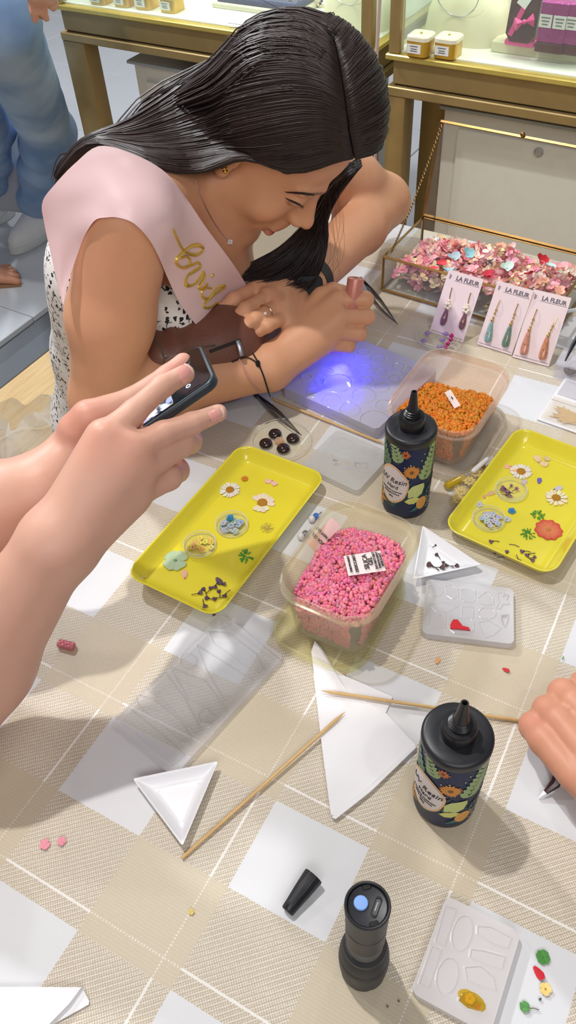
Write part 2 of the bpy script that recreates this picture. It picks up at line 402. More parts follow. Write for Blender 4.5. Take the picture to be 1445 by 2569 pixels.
for sx in (-1, 1):
    bw.add([(0, 0, .018), (sx*.019, .012, .021), (sx*.022, 0, .024), (sx*.018, -.013, .021), (sx*.012, 0, .030)], [(0, 1, 4), (1, 2, 4), (2, 3, 4), (3, 0, 4), (0, 3, 2), (0, 2, 1)], Rm @ Matrix.Translation((.006, -.012, 0)) @ Matrix.Rotation(.3, 4, 'Z'))
bw.ball((.006, -.012, .021), .005, Rm)
part('bow', bw, MATS['pink_ribbon'], t, 'pink satin bow')
part('price_tag', G().box((-.014, .018, .0165), (.022, .02, .001), Rm @ Matrix.Rotation(-.5, 4, 'Z')), M_tagw, t)
# red box farther back, tall brown tray
p = sw(-.60, CW+.33, DK); t = thing('gift_box', 'tall red box with white tag, behind the bust', 'box', p, TH)
part('box_body', G().box((0, 0, .07), (.11, .06, .14), b=.003), mat('red_foil', rgb(206, 22, 66), .35), t)
part('price_tag', G().box((-.01, -.031, .10), (.03, .001, .022)), M_tagw, t)
p = sw(-.36, CW+.36, DK); t = thing('jewellery_tray', 'brown tray with clear lid at the back of the right counter', 'tray', p, TH)
part('tray_base', G().box((0, 0, .03), (.30, .10, .06), b=.004), mat('tan_card', rgb(156, 128, 96), .6), t)
part('clear_lid', G().box((0, 0, .072), (.28, .09, .022), b=.003), clear('clear_lid_plastic', '#eef2f4', .2), t)
# blue velvet tray with silver brooches
p = gp(625, 28, DK); t = thing('jewellery_tray', 'navy velvet tray of silver jewellery in the left counter', 'tray', p+EW*.05+EU*.02, TH)
part('tray_base', G().box((0, 0, .006), (.25, .12, .012), b=.002), mat('cream_tray_edge', rgb(222, 218, 196), .5), t)
part('velvet_pad', G().box((0, .004, .018), (.23, .11, .018), b=.004), mat('navy_velvet', rgb(36, 48, 96), .85, sheen=.3), t)
for k in range(7):
    cx, cy = -.09+.03*k, -.02+.02*((k*5) % 3)
    jw = single('brooch', G().tube([(0.012*math.cos(a)*(1+.4*math.cos(3*a)), .012*math.sin(a), .002+.003*math.sin(4*a)) for a in [2*PI*i/16 for i in range(16)]], .0014, 5, True), M_steel, 'silver wire brooch on the navy velvet tray', 'brooch', p+EW*(.05+cy)+EU*(cx+.02)+Vector((0, 0, .027)), TH+k, 'silver brooches on the navy tray')
# bracelets standing beside the bust
for k, (x, cA) in enumerate([(748, (214, 170, 160)), (772, (40, 40, 48)), (800, (222, 208, 170))]):
    p = gp(x, 28, DK)
    g = G(); n = 22
    for i in range(n): a = 2*PI*i/n; g.ball((.024*math.cos(a), .004*math.sin(2*a), .025+.024*math.sin(a)), .0034, None, 6, 4)
    single('bead_bracelet', g, mat('bead_%d' % k, rgb(*cA), .25), ['pink bead bracelet standing in the left counter', 'black bead bracelet standing in the left counter', 'cream bead bracelet standing in the left counter'][k], 'bracelet', p+EW*.03, TH+.9)
# ================================================================= table and cloth
GT = -0.55061532; GR = .9277985
U0 = Vector((-.82362303*S, 1.54636234*S, 0)); GU = Vector((math.cos(GT), math.sin(GT), 0)); GV = Vector((math.sin(GT), -math.cos(GT), 0))
def guv(p):
    q = Vector((p[0], p[1], 0))-U0; return q.dot(GU)/S, q.dot(GV)/(S*GR)
CH = -.0005
# table extents along EU (s) and EW (w): far edge just behind the glass box
TS0, TS1, TW0, TW1 = -.66, .62, -.12, 1.135
far = gp(1051, 574).dot(EW); TW1 = far+.002
TS0 = -.66
M_cloth = bpy.data.materials.new('checked_tablecloth'); M_cloth.use_nodes = True
def cloth_nodes():
    t = NT(M_cloth); b = t.n['Principled BSDF']; uv = t.add('ShaderNodeUVMap'); sp = t.add('ShaderNodeSeparateXYZ'); t.l.new(uv.outputs[0], sp.inputs[0])
    u, v = sp.outputs[0], sp.outputs[1]; m = t.math
    wob = m('MULTIPLY', m('SUBTRACT', t.noise(900, t.obj(), 1), .5), .010)
    fu, fv = m('FRACT', m('ADD', u, wob)), m('FRACT', m('ADD', v, wob))
    bu, bv = m('LESS_THAN', fu, .5005), m('LESS_THAN', fv, .5076)
    both = m('MULTIPLY', bu, bv); any_ = m('MAXIMUM', bu, bv); one = m('SUBTRACT', any_, both)
    # stripes at four fifths of each band
    def line(f, c, w): return m('LESS_THAN', m('ABSOLUTE', m('SUBTRACT', f, c)), w)
    lu, lv = line(fu, .405, .0062), line(fv, .412, .0062)
    dash = lambda x: m('GREATER_THAN', m('FRACT', m('MULTIPLY', x, 62)), .45)
    lu2, lv2 = line(fu, .405, .0036), line(fv, .412, .0036)
    sl = m('MAXIMUM', m('MULTIPLY', m('MULTIPLY', lu, one), bu), m('MULTIPLY', m('MULTIPLY', lv, one), bv))
    sd = m('MULTIPLY', both, m('MAXIMUM', m('MULTIPLY', lu2, dash(v)), m('MULTIPLY', lv2, dash(u))))
    # faint line of pale stitches along the band borders
    stripe = m('MAXIMUM', sl, m('MULTIPLY', sd, .65))
    # basket weave of the single bands
    k = 68.0
    a = m('SINE', m('MULTIPLY', u, 2*PI*k)); c_ = m('SINE', m('MULTIPLY', v, 2*PI*k*.93))
    d_ = m('SINE', m('MULTIPLY', m('ADD', u, v), 2*PI*k*.5))
    wv = m('ADD', m('MULTIPLY', a, c_), m('MULTIPLY', d_, .35))
    wv = t.ramp(m('ADD', wv, m('MULTIPLY', m('SUBTRACT', t.noise(500, t.obj(), 2), .5), 1.2)), -.25, .55)
    fine = t.ramp(m('ADD', m('SINE', m('MULTIPLY', u, 2*PI*150)), m('SINE', m('MULTIPLY', v, 2*PI*60))), -1.2, 2.2)
    white = t.mix(t.noise(16, t.obj(), 3), rgb(210, 211, 214), rgb(218, 219, 222))
    weave = t.mix(wv, rgb(184, 171, 150), rgb(221, 213, 200))
    solid = t.mix(m('MULTIPLY', fine, t.noise(300, t.obj())), rgb(194, 181, 157), rgb(212, 201, 180))
    col = t.mix(one, white, weave); col = t.mix(both, col, solid); col = t.mix(stripe, col, rgb(232, 228, 222))
    t.l.new(col, b.inputs['Base Color']); b.inputs['Roughness'].default_value = .42; b.inputs['Specular IOR Level'].default_value = .35
    bp = t.add('ShaderNodeBump'); bp.inputs['Strength'].default_value = .25; bp.inputs['Distance'].default_value = .0006
    h = m('ADD', m('MULTIPLY', m('MULTIPLY', one, wv), .8), m('MULTIPLY', t.noise(420, t.obj(), 2), .5))
    t.l.new(h, bp.inputs['Height']); t.l.new(bp.outputs[0], b.inputs['Normal'])
cloth_nodes()
M_wt = mat('white_table_laminate', rgb(212, 208, 200), .5)
t = thing('work_table', 'rectangular work table under the checked cloth', 'table', sw((TS0+TS1)/2, (TW0+TW1)/2, FZ), TH)
LX, LY = TS1-TS0, TW1-TW0
part('tabletop', G().box((0, 0, -FZ-.017), (LX-.006, LY-.006, .028), b=.003), M_wt, t)
for sx in (-1, 1):
    for sy in (-1, 1): part('leg', G().box((sx*(LX/2-.06), sy*(LY/2-.06), (-FZ-.032)/2), (.05, .05, -FZ-.032), b=.004), M_steel, t)
# crease running across the cloth on the right
cr0, cr1 = gp(1190, 1418), gp(1480, 1522)
crd = (cr1-cr0).normalized(); crn = Vector((-crd.y, crd.x, 0))
def cloth_z(x, y):
    q = Vector((x, y, 0))-cr0; a = q.dot(crd); b = q.dot(crn); z = 0
    if a > -.05: z = .0034*math.exp(-(b/.0042)**2)*min(1, (a+.05)/.06)
    return z
def cloth_mesh():
    us = np.linspace(TS0, TS1, 260); ws = np.linspace(TW0, TW1, 240)
    ws = np.sort(np.r_[ws, np.linspace(.70, .86, 60)])
    vs, uvs = [], []
    nu, nw = len(us), len(ws)
    for w_ in ws:
        for s_ in us:
            p = sw(s_, w_); vs.append((p.x, p.y, cloth_z(p.x, p.y)+CH)); uvs.append(guv(p))
    fs = [(j*nu+i, j*nu+i+1, (j+1)*nu+i+1, (j+1)*nu+i) for j in range(nw-1) for i in range(nu-1)]
    # overhang all round
    ring = [i for i in range(nu)]+[j*nu+nu-1 for j in range(1, nw)]+[(nw-1)*nu+i for i in range(nu-2, -1, -1)]+[j*nu for j in range(nw-2, 0, -1)]
    ctr = sw((TS0+TS1)/2, (TW0+TW1)/2); prev = ring; n = len(ring)
    for lev, (out, dz) in enumerate([(.006, -.004), (.010, -.02), (.016, -.12), (.022, -.24)]):
        cur = []
        for q, i in enumerate(ring):
            x, y, z = vs[i]; d = Vector((x, y, 0))-ctr
            s_, w_ = d.dot(EU), d.dot(EW)
            nx = EU*(1 if s_ > 0 else -1)*(abs(abs(s_)-LX/2) < 1e-4)+EW*(1 if w_ > 0 else -1)*(abs(abs(w_)-LY/2) < 1e-4)
            if nx.length > 0: nx.normalize()
            rip = .010*lev/3*math.sin(q*.21)+.004*lev*math.sin(q*.067)
            vs.append((x+nx.x*(out+rip), y+nx.y*(out+rip), dz)); a, b = uvs[i]
            p2 = Vector((x, y, 0))+nx*(-dz); uvs.append(guv(p2)); cur.append(len(vs)-1)
        for q in range(n): fs.append((prev[q], cur[q], cur[(q+1) % n], prev[(q+1) % n]))
        prev = cur
    me = bpy.data.meshes.new('tablecloth'); me.from_pydata(vs, [], fs); me.materials.append(M_cloth)
    ul = me.uv_layers.new(name='UVMap'); li = np.zeros(len(me.loops), int); me.loops.foreach_get('vertex_index', li)
    ul.data.foreach_set('uv', np.array(uvs)[li].ravel()); me.polygons.foreach_set('use_smooth', [True]*len(me.polygons)); return me
single('tablecloth', cloth_mesh(), None, 'beige and white checked vinyl tablecloth covering the whole table', 'tablecloth')
# ================================================================= yellow trays
M_yel = mat('glossy_yellow_melamine', rgb(228, 214, 58), .16, var=.04, coat=.5)
def tray(label, ctr, lx, ly, ang):
    t = thing('serving_tray', label, 'tray', (ctr.x, ctr.y, .0005), ang)
    o = [(0, .0125), (.0008, .0105), (.006, .0075), (.013, .003), (.0165, .0008), (.018, .0002), (.0185, .0010), (.0180, .0022), (.0165, .0032), (.012, .0062), (.007, .0098), (.0042, .0125), (.0032, .0155), (.0030, .020)]
    part('tray_body', G().rprism(lx, ly, .019, o, 8, None, True, True), M_yel, t, sharp=60)
    return t
c, a, b, ang = quadfit([(318, 1440), (548, 1562), (818, 1185), (598, 1112)], .018)
trayL = tray('yellow melamine tray with pressed daisies, near the hand holding the phone', c, a, b, ang)
TLc, TLa = c, ang
c2 = [gp(1115, 1325, .018), gp(1395, 1452, .018), gp(1275, 1058, .018)]
ang2 = math.atan2((c2[1]-c2[0]).y, (c2[1]-c2[0]).x); ly2 = (c2[2]-c2[0]).dot(Vector((-math.sin(ang2), math.cos(ang2), 0)))
cc = c2[0]+Vector((math.cos(ang2), math.sin(ang2), 0))*(a/2)+Vector((-math.sin(ang2), math.cos(ang2), 0))*(ly2/2)
trayR = tray('yellow melamine tray with a red pressed flower, at the right edge', cc, max(a, (c2[1]-c2[0]).length), ly2, ang2)
TZ = .0037
# ================================================================= pressed flowers
M_pet = mat('pressed_petals', (1, 1, 1, 1), .6, attr='Col', var=.22, vs=700)
def fl(kind, x, y, sz, col, col2=None, label='', cat='pressed flower', z=TZ, rz=None, group=None, n=5, name='pressed_flower', lift=.0):
    """sz = diameter in photo pixels, turned into metres at that spot"""
    p = gp(x, y, z); k = (gp(x+10, y, z)-p).length/10; r = sz*k/2
    rz = rnd.uniform(0, 6.28) if rz is None else rz
    q = random.Random(int(x*7+y)); g = G(); col = rgb(*col); g.col = col
    def petal(g, a, r0, r1, w, zz=.0004, curl=.0006, tip=.35):
        ca, sa = math.cos(a), math.sin(a); P = []
        for f_, ww in [(0, .35), (.35, .8), (.7, 1), (.92, .75), (1.0, tip)]:
            rr = r0+(r1-r0)*f_
            for sd in (-1, 0, 1):
                lx, ly = rr, sd*w*ww/2; P.append((lx*ca-ly*sa, lx*sa+ly*ca, zz+curl*f_+(.0003 if sd == 0 else 0)+q.uniform(-.0001, .0001)))
        nV = len(P); F = [(i*3+j, i*3+j+1, i*3+j+4, i*3+j+3) for i in range(4) for j in range(2)]
        lo = [(a_, b_, c_-.0004) for a_, b_, c_ in P]
        side = [0, 3, 6, 9, 12, 13, 14, 11, 8, 5, 2, 1]
        g.add(P+lo, F+[tuple(nV+i for i in f[::-1]) for f in F]+[(side[i], side[(i+1) % 12], nV+side[(i+1) % 12], nV+side[i])[::-1] for i in range(12)])
    if kind == 'daisy':
        t = thing(name, label, cat, p, rz, group); m_ = int(n)
        for i in range(m_):
            if col2 and col2 == 'gap' and i in (0, 1, 2, 7): continue
            c_ = tuple(min(1, x_*q.uniform(.9, 1.06)) for x_ in col[:3])+(1,); g.col = c_
            petal(g, 2*PI*i/m_+q.uniform(-.08, .08), r*.34, r*q.uniform(.9, 1.03), 2*PI*r/m_*(.72 if col2 != 'gap' else 1.0), .0005+.0003*(i % 2))
        part('petals', g, M_pet, t, cols=True)
        c_ = G(); c_.col = rgb(206, 150, 40); c_.lathe([(r*.40, .0008), (r*.38, .0016), (r*.26, .0020), (r*.20, .0016), (r*.10, .0021), (.00005, .0022)], 18)
        part('flower_centre', c_, mat('daisy_centre', rgb(200, 140, 34), .8, var=.4, vs=900, bump=.6, bs=1500), t, 'golden flower centre'); return t
    if kind == 'five':
        c2_ = rgb(*col2) if col2 else None
        for i in range(n): petal(g, 2*PI*i/n+q.uniform(-.15, .15), r*.05, r, 2*PI*r/n*.78, .0004+.0003*(i % 2), .0006, .6)
        if c2_: g.col = c2_; g.lathe([(r*.17, .0008), (r*.12, .0014), (.00005, .0015)], 8)
    elif kind == 'petal':
        petal(g, 0, -r, r, r*1.25, .0004, .0005, .5)
        if col2: g.col = rgb(*col2); g.ball((-r*.8, 0, .0008), (r*.2, r*.16, .0006))
    elif kind == 'two':
        for a in (0, 2.2): petal(g, a, r*.02, r*1.05, r*.95, .0004+.0003*(a > 0), .0006, .6)
        if col2: g.col = rgb(*col2); g.ball((0, 0, .001), (r*.16, r*.16, .0008))
    elif kind == 'leaf':
        petal(g, 0, -r, r, r*.62, .0004, .0004, .08)
    elif kind == 'fern':
        for i in range(n):
            a = q.uniform(0, 2*PI); rr = r*math.sqrt(q.uniform(.02, 1)); px_, py_ = rr*math.cos(a), rr*math.sin(a)
            g.col = tuple(x_*q.uniform(.75, 1.15) for x_ in col[:3])+(1,); g.tube([(px_*.45, py_*.45, .0006), (px_*.7, py_*.7, .0009), (px_, py_, .0007)], r*.035, 4)
            g.ball((px_, py_, .0008), (r*.15, r*.10, .0005), None, 6, 4, Matrix.Rotation(a, 3, 'Z'))
    elif kind == 'star':
        for i in range(n):
            a = 2*PI*i/n+q.uniform(-.1, .1); g.tube([(0, 0, .0006), (r*q.uniform(.7, 1)*math.cos(a), r*math.sin(a), .0006)], r*.045, 4)
            g.ball((r*.92*math.cos(a), r*.92*math.sin(a), .0006), (r*.08, r*.08, .0005), None, 5, 3)
        g.ball((0, 0, .0008), (r*.2, r*.2, .0007))
    elif kind == 'bud':                      # flower head with a thin stalk
        for a in (-.5, 0, .5): petal(g, a, r*.0, r*.62, r*.42, .0005+.0003*(a == 0), .0008, .4)
        g.col = rgb(*(col2 or (84, 66, 60))); g.tube([(0, 0, .0008), (-r*.5, r*.1, .0011), (-r, r*.32, .0007)], max(.0004, r*.055), 5)
        g.ball((0, 0, .0011), (r*.16, r*.13, .0009))
    elif kind == 'stalk':
        g.tube([(-r, 0, .0005), (0, r*.15, .0008), (r, -r*.1, .0005)], max(.0004, r*.05), 5)
    return single(name, g, M_pet, label, cat, p, rz, group, cols=True)
WH = (240, 234, 222)
# left tray
fl('daisy', 577, 1230, 54, WH, None, 'white pressed daisy, fuller one on the left yellow tray', n=22)
fl('daisy', 658, 1262, 66, (240, 226, 196), 'gap', 'cream pressed daisy with missing petals on the left tray', n=15, rz=2.7)
fl('five', 614, 1202, 18, (216, 132, 20), (170, 90, 16), 'small orange dried flower, at the far end of left tray', n=7)
fl('two', 683, 1208, 34, (240, 196, 178), (226, 140, 130), 'pale pink petal pair at the far end of left tray')
fl('star', 670, 1325, 34, (196, 176, 96), None, 'thin dry starburst floret on the left tray', n=13)
fl('fern', 619, 1396, 42, (64, 158, 64), None, 'green pressed fern sprig on the left tray', n=34, name='pressed_fern', cat='pressed leaf')
t = fl('five', 440, 1407, 62, (178, 200, 160), (120, 150, 110), 'large pale green hydrangea floret on the left tray', n=4)
fl('petal', 463, 1442, 26, (240, 186, 160), (226, 130, 120), 'single peach petal near the corner of left tray', name='petal', cat='petal')
PU = (92, 66, 84)
ORD = ['leftmost', 'second from the left', 'third from the left', 'fourth from the left', 'fifth from the left', 'sixth from the left', 'seventh from the left', 'third from the right', 'second from the right', 'rightmost']
LB = [(498, 1490, 34, .4), (513, 1482, 30, 2.2), (527, 1480, 28, 1.2), (541, 1470, 34, -1.9), (558, 1467, 30, .1), (524, 1502, 34, 2.9), (543, 1502, 32, 3.5), (566, 1492, 34, -2.0), (512, 1518, 34, -1.1), (551, 1488, 28, 1.9)]
for x, y, s_, r_ in LB:
    fl('bud', x, y, s_, PU, (70, 54, 54), 'dark purple dried bud of the left tray cluster, '+ORD[sorted(q_[0] for q_ in LB).index(x)], group='dark purple buds at the near end of the left tray', rz=r_, name='dried_bud', cat='dried bud')
fl('petal', 549, 1458, 26, PU, None, 'round dark purple petal atop the bud cluster', name='petal', cat='petal')
fl('petal', 538, 1541, 14, PU, None, 'tiny dark purple petal at the near corner of left tray', name='petal', cat='petal')
# right tray
fl('leaf', 1397, 1139, 40, (74, 84, 58), None, 'narrow dark green leaf at the far end of right tray', name='leaf', cat='leaf', rz=-.5)
fl('two', 1352, 1160, 44, (236, 206, 160), (220, 170, 130), 'beige petal pair beside the dark leaf', rz=-.6)
fl('five', 1372, 1152, 16, (226, 200, 150), None, 'tiny beige stalk petal beside the dark leaf', n=3)
fl('two', 1281, 1172, 40, (240, 186, 150), (230, 150, 120), 'peach petal pair touching the daisy on right tray', rz=2.8)
fl('daisy', 1307, 1184, 58, WH, None, 'white daisy next to the peach petals on right tray', n=20)
fl('daisy', 1395, 1250, 58, (244, 230, 196), None, 'cream daisy nearest the right picture edge', n=20)
fl('petal', 1353, 1207, 20, (116, 100, 190), None, 'violet heart-shaped petal on the right tray', name='petal', cat='petal', rz=1.2)
fl('petal', 1314, 1211, 22, (206, 186, 206), None, 'pale lilac petal by the rim of purple-filled dish', name='petal', cat='petal')
fl('petal', 1399, 1226, 24, (206, 196, 210), (90, 70, 110), 'white and purple petal above the cream daisy', name='petal', cat='petal', rz=.3)
fl('five', 1284, 1283, 20, (58, 128, 180), (30, 70, 110), 'small blue floret in the middle of right tray')
fl('five', 1272, 1304, 20, (196, 196, 196), (130, 130, 170), 'small grey-blue floret leaning out of lilac dish')
fl('five', 1201, 1266, 22, (200, 196, 196), (140, 140, 160), 'small grey floret at the left wall of right tray')
fl('two', 1205, 1247, 26, (214, 160, 120), (180, 110, 90), 'dry tan petal pair at the left wall of right tray')
fl('petal', 1230, 1239, 24, (216, 176, 130), None, 'dry tan petal beside the purple-filled dish', name='petal', cat='petal', rz=.5)
fl('fern', 1349, 1293, 36, (76, 152, 50), None, 'green fern sprig above the red flower', n=30, name='pressed_fern', cat='pressed leaf')
fl('fern', 1325, 1340, 38, (72, 150, 50), None, 'green fern sprig left of the red flower', n=32, name='pressed_fern', cat='pressed leaf')
def red_flower():
    p = gp(1376, 1330, TZ); t = thing('pressed_flower', 'large red and salmon pressed flower on the right tray', 'pressed flower', p, .3); k = (gp(1386, 1330, TZ)-p).length/10*34
    for i in range(5):
        g = G(); a0 = 2*PI*i/5; q = random.Random(i+3); N = 9
        vs = [(0, 0, .0012, 0)]
        for rr in (.35, .7, .9, 1.0):
            for j in range(N):
                a = a0+(j/(N-1)-.5)*1.42; r = k*rr*(1+.07*math.sin(a*9+i)*rr); vs.append((r*math.cos(a), r*math.sin(a), .0006+.0004*(i % 2)+.0002*math.sin(j*2.1), rr))
        for x_, y_, z_, rr in vs:
            g.v.append(Vector((x_, y_, z_))); f = rr**3; c1, c2_ = rgb(226, 132, 84), rgb(206, 56, 52); g.c.append(tuple(c1[q_]*(1-f)+c2_[q_]*f for q_ in range(3))+(1,))
        for j in range(N-1): g.f.append([0, 1+j, 2+j]); g.mi.append(0)
        for r_ in range(3):
            for j in range(N-1): o = 1+r_*N+j; g.f.append([o, o+N, o+N+1, o+1]); g.mi.append(0)
        part('petal', g, M_pet, t, cols=True)
    c_ = G()
    for i in range(14): a = i*2.4; r = k*.15*math.sqrt(i/14); c_.ball((r*math.cos(a), r*math.sin(a), .0016), .0007, None, 5, 3)
    part('flower_centre', c_, mat('tan_stamens', rgb(202, 150, 84), .8), t)
red_flower()
RB = [(1236, 1359, 32, 3.3, 'bud'), (1290, 1369, 26, -.4, 'stalk'), (1247, 1388, 30, 3.0, 'bud'), (1262, 1398, 32, .4, 'bud'), (1271, 1388, 26, 1.2, 'bud'), (1314, 1384, 32, 3.2, 'bud'), (1326, 1392, 34, 3.6, 'bud'), (1299, 1404, 30, -1.3, 'bud'), (1332, 1405, 30, -.7, 'bud'), (1338, 1400, 24, .4, 'bud')]
for x, y, s_, r_, kd in RB:
    fl(kd, x, y, s_, (112, 84, 108), (70, 58, 56), 'bare thin dry stalk among the buds of the right tray' if kd == 'stalk' else 'purple dried bud at the near end of right tray, '+(ORD[:6]+ORD[7:])[sorted(q_[0] for q_ in RB if q_[4] == 'bud').index(x)], group='purple buds at the near end of the right tray', rz=r_, name='dried_bud', cat='dried bud')
# petri dishes of florets
M_clr = clear('clear_acrylic', '#fdfdfa', .005, .03, edge=.16); M_rim = clear('acrylic_rim', '#f8f8f6', .30, .03, body='#f4f4f0', edge=.4)
def dish(x, y, dpx, label, z=TZ, h=.006):
    p = gp(x, y, z); k = (gp(x+10, y, z)-p).length/10*dpx/2
    t = thing('petri_dish', label, 'dish', p, 0)
    part('dish_wall', G().lathe([(k*.97, 0), (k, .0006), (k, h-.0006), (k*1.03, h), (k*.96, h), (k*.955, .0012), (.0005, .0012)], 36, None, True, False), M_clr, t)
    for nm_, z_ in (('rim', h), ('foot_ring', .0008)): part(nm_, G().tube([(k*math.cos(2*PI*i/36), k*math.sin(2*PI*i/36), z_) for i in range(36)], .0005, 5, True), M_rim, t)
    return p, k
def florets(cx, cy, spread, n, col, col2, sz, label, group, z=TZ+.0013, seed=1, sq=1.0, kind='five', heap=.002):
    q = random.Random(seed); out = []
    for i in range(n):
        a = q.uniform(0, 2*PI); r = spread*math.sqrt(q.uniform(0, 1)); c_ = tuple(max(0, min(255, v+q.uniform(-16, 16))) for v in col)
        out.append(fl(kind, cx+r*math.cos(a), cy+r*math.sin(a)*sq, sz*q.uniform(.85, 1.15), c_, col2, label, group=group, z=z+heap*q.uniform(0, 1)*(1-r/spread*.6), name='dried_floret', cat='dried flower', n=5))
    return out
dish(582, 1319, 80, 'small clear dish of blue-grey florets on left tray')
florets(579, 1316, 27, 22, (170, 186, 186), (60, 84, 96), 17, 'blue-grey dried floret in the upper dish of left tray', 'blue-grey florets in a dish', seed=2, sq=.7, heap=.006)
florets(583, 1303, 8, 3, (40, 130, 160), (30, 90, 110), 14, 'teal dried floret on top of the blue-grey heap', 'teal florets on the heap', seed=5, heap=.003, z=TZ+.007)
dish(502, 1369, 80, 'small clear dish of yellow florets on left tray')
florets(507, 1369, 28, 13, (236, 208, 92), (134, 60, 70), 14, 'yellow floret with maroon eye in lower dish of left tray', 'yellow florets in a dish', seed=3, sq=.7)
florets(490, 1372, 24, 5, (240, 190, 110), (150, 70, 60), 14, 'peach floret with dark eye in lower dish of left tray', 'peach florets in a dish', seed=9, sq=.7)
dish(1281, 1233, 78, 'small clear dish of purple petals on right tray')
florets(1276, 1232, 22, 12, (150, 104, 136), (84, 50, 84), 22, 'purple dried floret in the upper dish of right tray', 'purple florets in a dish', seed=4, sq=.6, kind='bud', heap=.005)
dish(1225, 1305, 80, 'small clear dish of lilac florets on right tray')
florets(1229, 1304, 26, 22, (196, 196, 206), (104, 104, 150), 15, 'lilac-grey dried floret in the lower dish of right tray', 'lilac florets in a dish', seed=6, sq=.6, heap=.005)
# ================================================================= tubs of beads
M_tub = clear('cloudy_tub_plastic', '#fcfaf0', .07, .14, body='#efebd8', edge=.24)
M_tub2 = clear('peach_tub_plastic', '#fdf6f0', .08, .12, body='#f4e4d8', edge=.26)
M_lid = clear('yellowish_lid_plastic', '#fcfbee', .06, .10, body='#ebe9cc', edge=.35)
def bead_heap(lx, ly, r, h, level, col, n, sz, seed, bm):
    q = random.Random(seed); g = G(); pts = []
    def inside(x, y, ins):
        hx, hy = lx/2-ins, ly/2-ins; rr = max(.002, r-ins); ax, ay = abs(x), abs(y)
        if ax > hx or ay > hy: return False
        if ax > hx-rr and ay > hy-rr: return (ax-hx+rr)**2+(ay-hy+rr)**2 < rr*rr
        return True
    base = [Vector(v) for v in ((1, 0, 0), (-.5, .866, 0), (-.5, -.866, 0), (0, 0, 1), (.5, .3, .85), (-.6, .2, .7), (0, -.6, .8), (0, 0, -1))]
    cnt = 0
    def one(x, y, z, s):
        c_ = tuple(max(0, min(1, v*q.uniform(.72, 1.18))) for v in col[:3])+(1,); g.col = c_
        R = Euler((q.uniform(0, 6), q.uniform(0, 6), q.uniform(0, 6))).to_matrix()
        g.ball((x, y, z), (s*q.uniform(.8, 1.5), s*q.uniform(.6, 1.15), s*q.uniform(.55, 1.0)), None, 6, 4, R)
    while cnt < n:                            # top surface, jittered
        x, y = q.uniform(-lx/2, lx/2), q.uniform(-ly/2, ly/2)
        if not inside(x, y, .0098): continue
        z = level(x, y)+q.uniform(-.0025, .0012); one(x, y, z, sz*q.uniform(.75, 1.25)); cnt += 1
    for side in range(4):                     # layers seen through the walls
        L = lx if side % 2 == 0 else ly; m_ = int(L/sz/1.5); 
        for k in range(m_):
            u = (k+.5)/m_-.5
            for zz in np.arange(.004, .06, sz*1.35):
                x, y = (u*lx, (-1 if side == 0 else 1)*(ly/2)) if side % 2 == 0 else ((1 if side == 1 else -1)*lx/2, u*ly)
                ins = .0076+.0078*(1-zz/h); f = .5*min(lx, ly)
                x -= math.copysign(min(abs(x), ins), x) if side % 2 == 1 else 0; y -= math.copysign(min(abs(y), ins), y) if side % 2 == 0 else 0
                if zz > level(x, y) or not inside(x, y, ins-.001): continue
                one(x+q.uniform(-.001, .001), y+q.uniform(-.001, .001), zz, sz*q.uniform(.8, 1.2))
    # filled core below the loose layer
    g.col = tuple(v*.8 for v in col[:3])+(1,)
    nx = 14
    g.grid(lambda a, b: ((a-.5)*(lx-.016), (b-.5)*(ly-.016), max(.004, level((a-.5)*lx, (b-.5)*ly)-.003)) if inside((a-.5)*(lx-.016), (b-.5)*(ly-.016), .006) else ((a-.5)*(lx-.016)*.82, (b-.5)*(ly-.016)*.82, max(.004, level((a-.5)*lx, (b-.5)*ly)-.004)), nx, nx)
    return g
def tub(label, quad, hz, mt, col, level, n, seed, bname, blabel, lidlab, lidoff, lidmat, z0=.011, h=.060, zr=None):
    c, a, b, ang = quadfit(quad, z0+h)
    c = Vector((c.x, c.y, z0))
    e = Vector((math.cos(ang), math.sin(ang), 0)); f = Vector((-e.y, e.x, 0))
    t = thing('food_tub', label, 'tub', c, ang)
    o = [(0, .0125), (.0012, .0105), (h-.012, .0042), (h-.0115, .0012), (h-.001, 0), (h, .0006), (h, .0026), (h-.011, .0040), (h-.012, .0054), (.003, .0122), (.0025, .016)]
    part('tub_body', G().rprism(a, b, .030, o, 8), mt, t, sharp=60)
    part('rim', G().rprism(a+.002, b+.002, .031, [(h-.012, .002), (h-.0115, .0), (h-.0095, .0), (h-.009, .002)], 8, None, False, False), mt, t)
    heap = bead_heap(a-.004, b-.004, .028, h, level, col, n, .0024, seed, None)
    single(bname, heap, mat(bname, (1, 1, 1, 1), .45, attr='Col', var=.3, vs=500), blabel, 'beads', c+Vector((0, 0, .0008)), ang, kind='stuff', sharp=0, cols=True)
    lc = c+e*lidoff[0]+f*lidoff[1]; lc.z = .0006
    t2 = thing('tub_lid', lidlab, 'lid', lc, ang)
    part('lid_plate', G().rprism(a+.004, b+.004, .032, [(0, .004), (.0008, .0008), (.0026, 0), (.0032, .0004), (.0095, .0004), (.0100, .0012), (.0095, .0032), (.0040, .0034), (.0034, .008), (.0030, .020)], 8), lidmat, t2, sharp=60)
    return t, c, a, b, ang
pinkT = tub('cloudy clear plastic tub of pink beads at the centre', [(677, 1470), (924, 1582), (1066, 1316), (839, 1237)], .086, M_tub, rgb(255, 142, 170),
    lambda x, y: .049+.004*math.sin(x*60+1)+.0045*math.cos(y*50), 1900, 11, 'pink_gel_beads', 'pink drying beads heaped in the front tub', 'yellowish clear lid under the tub of pink beads', (-.006, -.009), M_lid, h=.075)
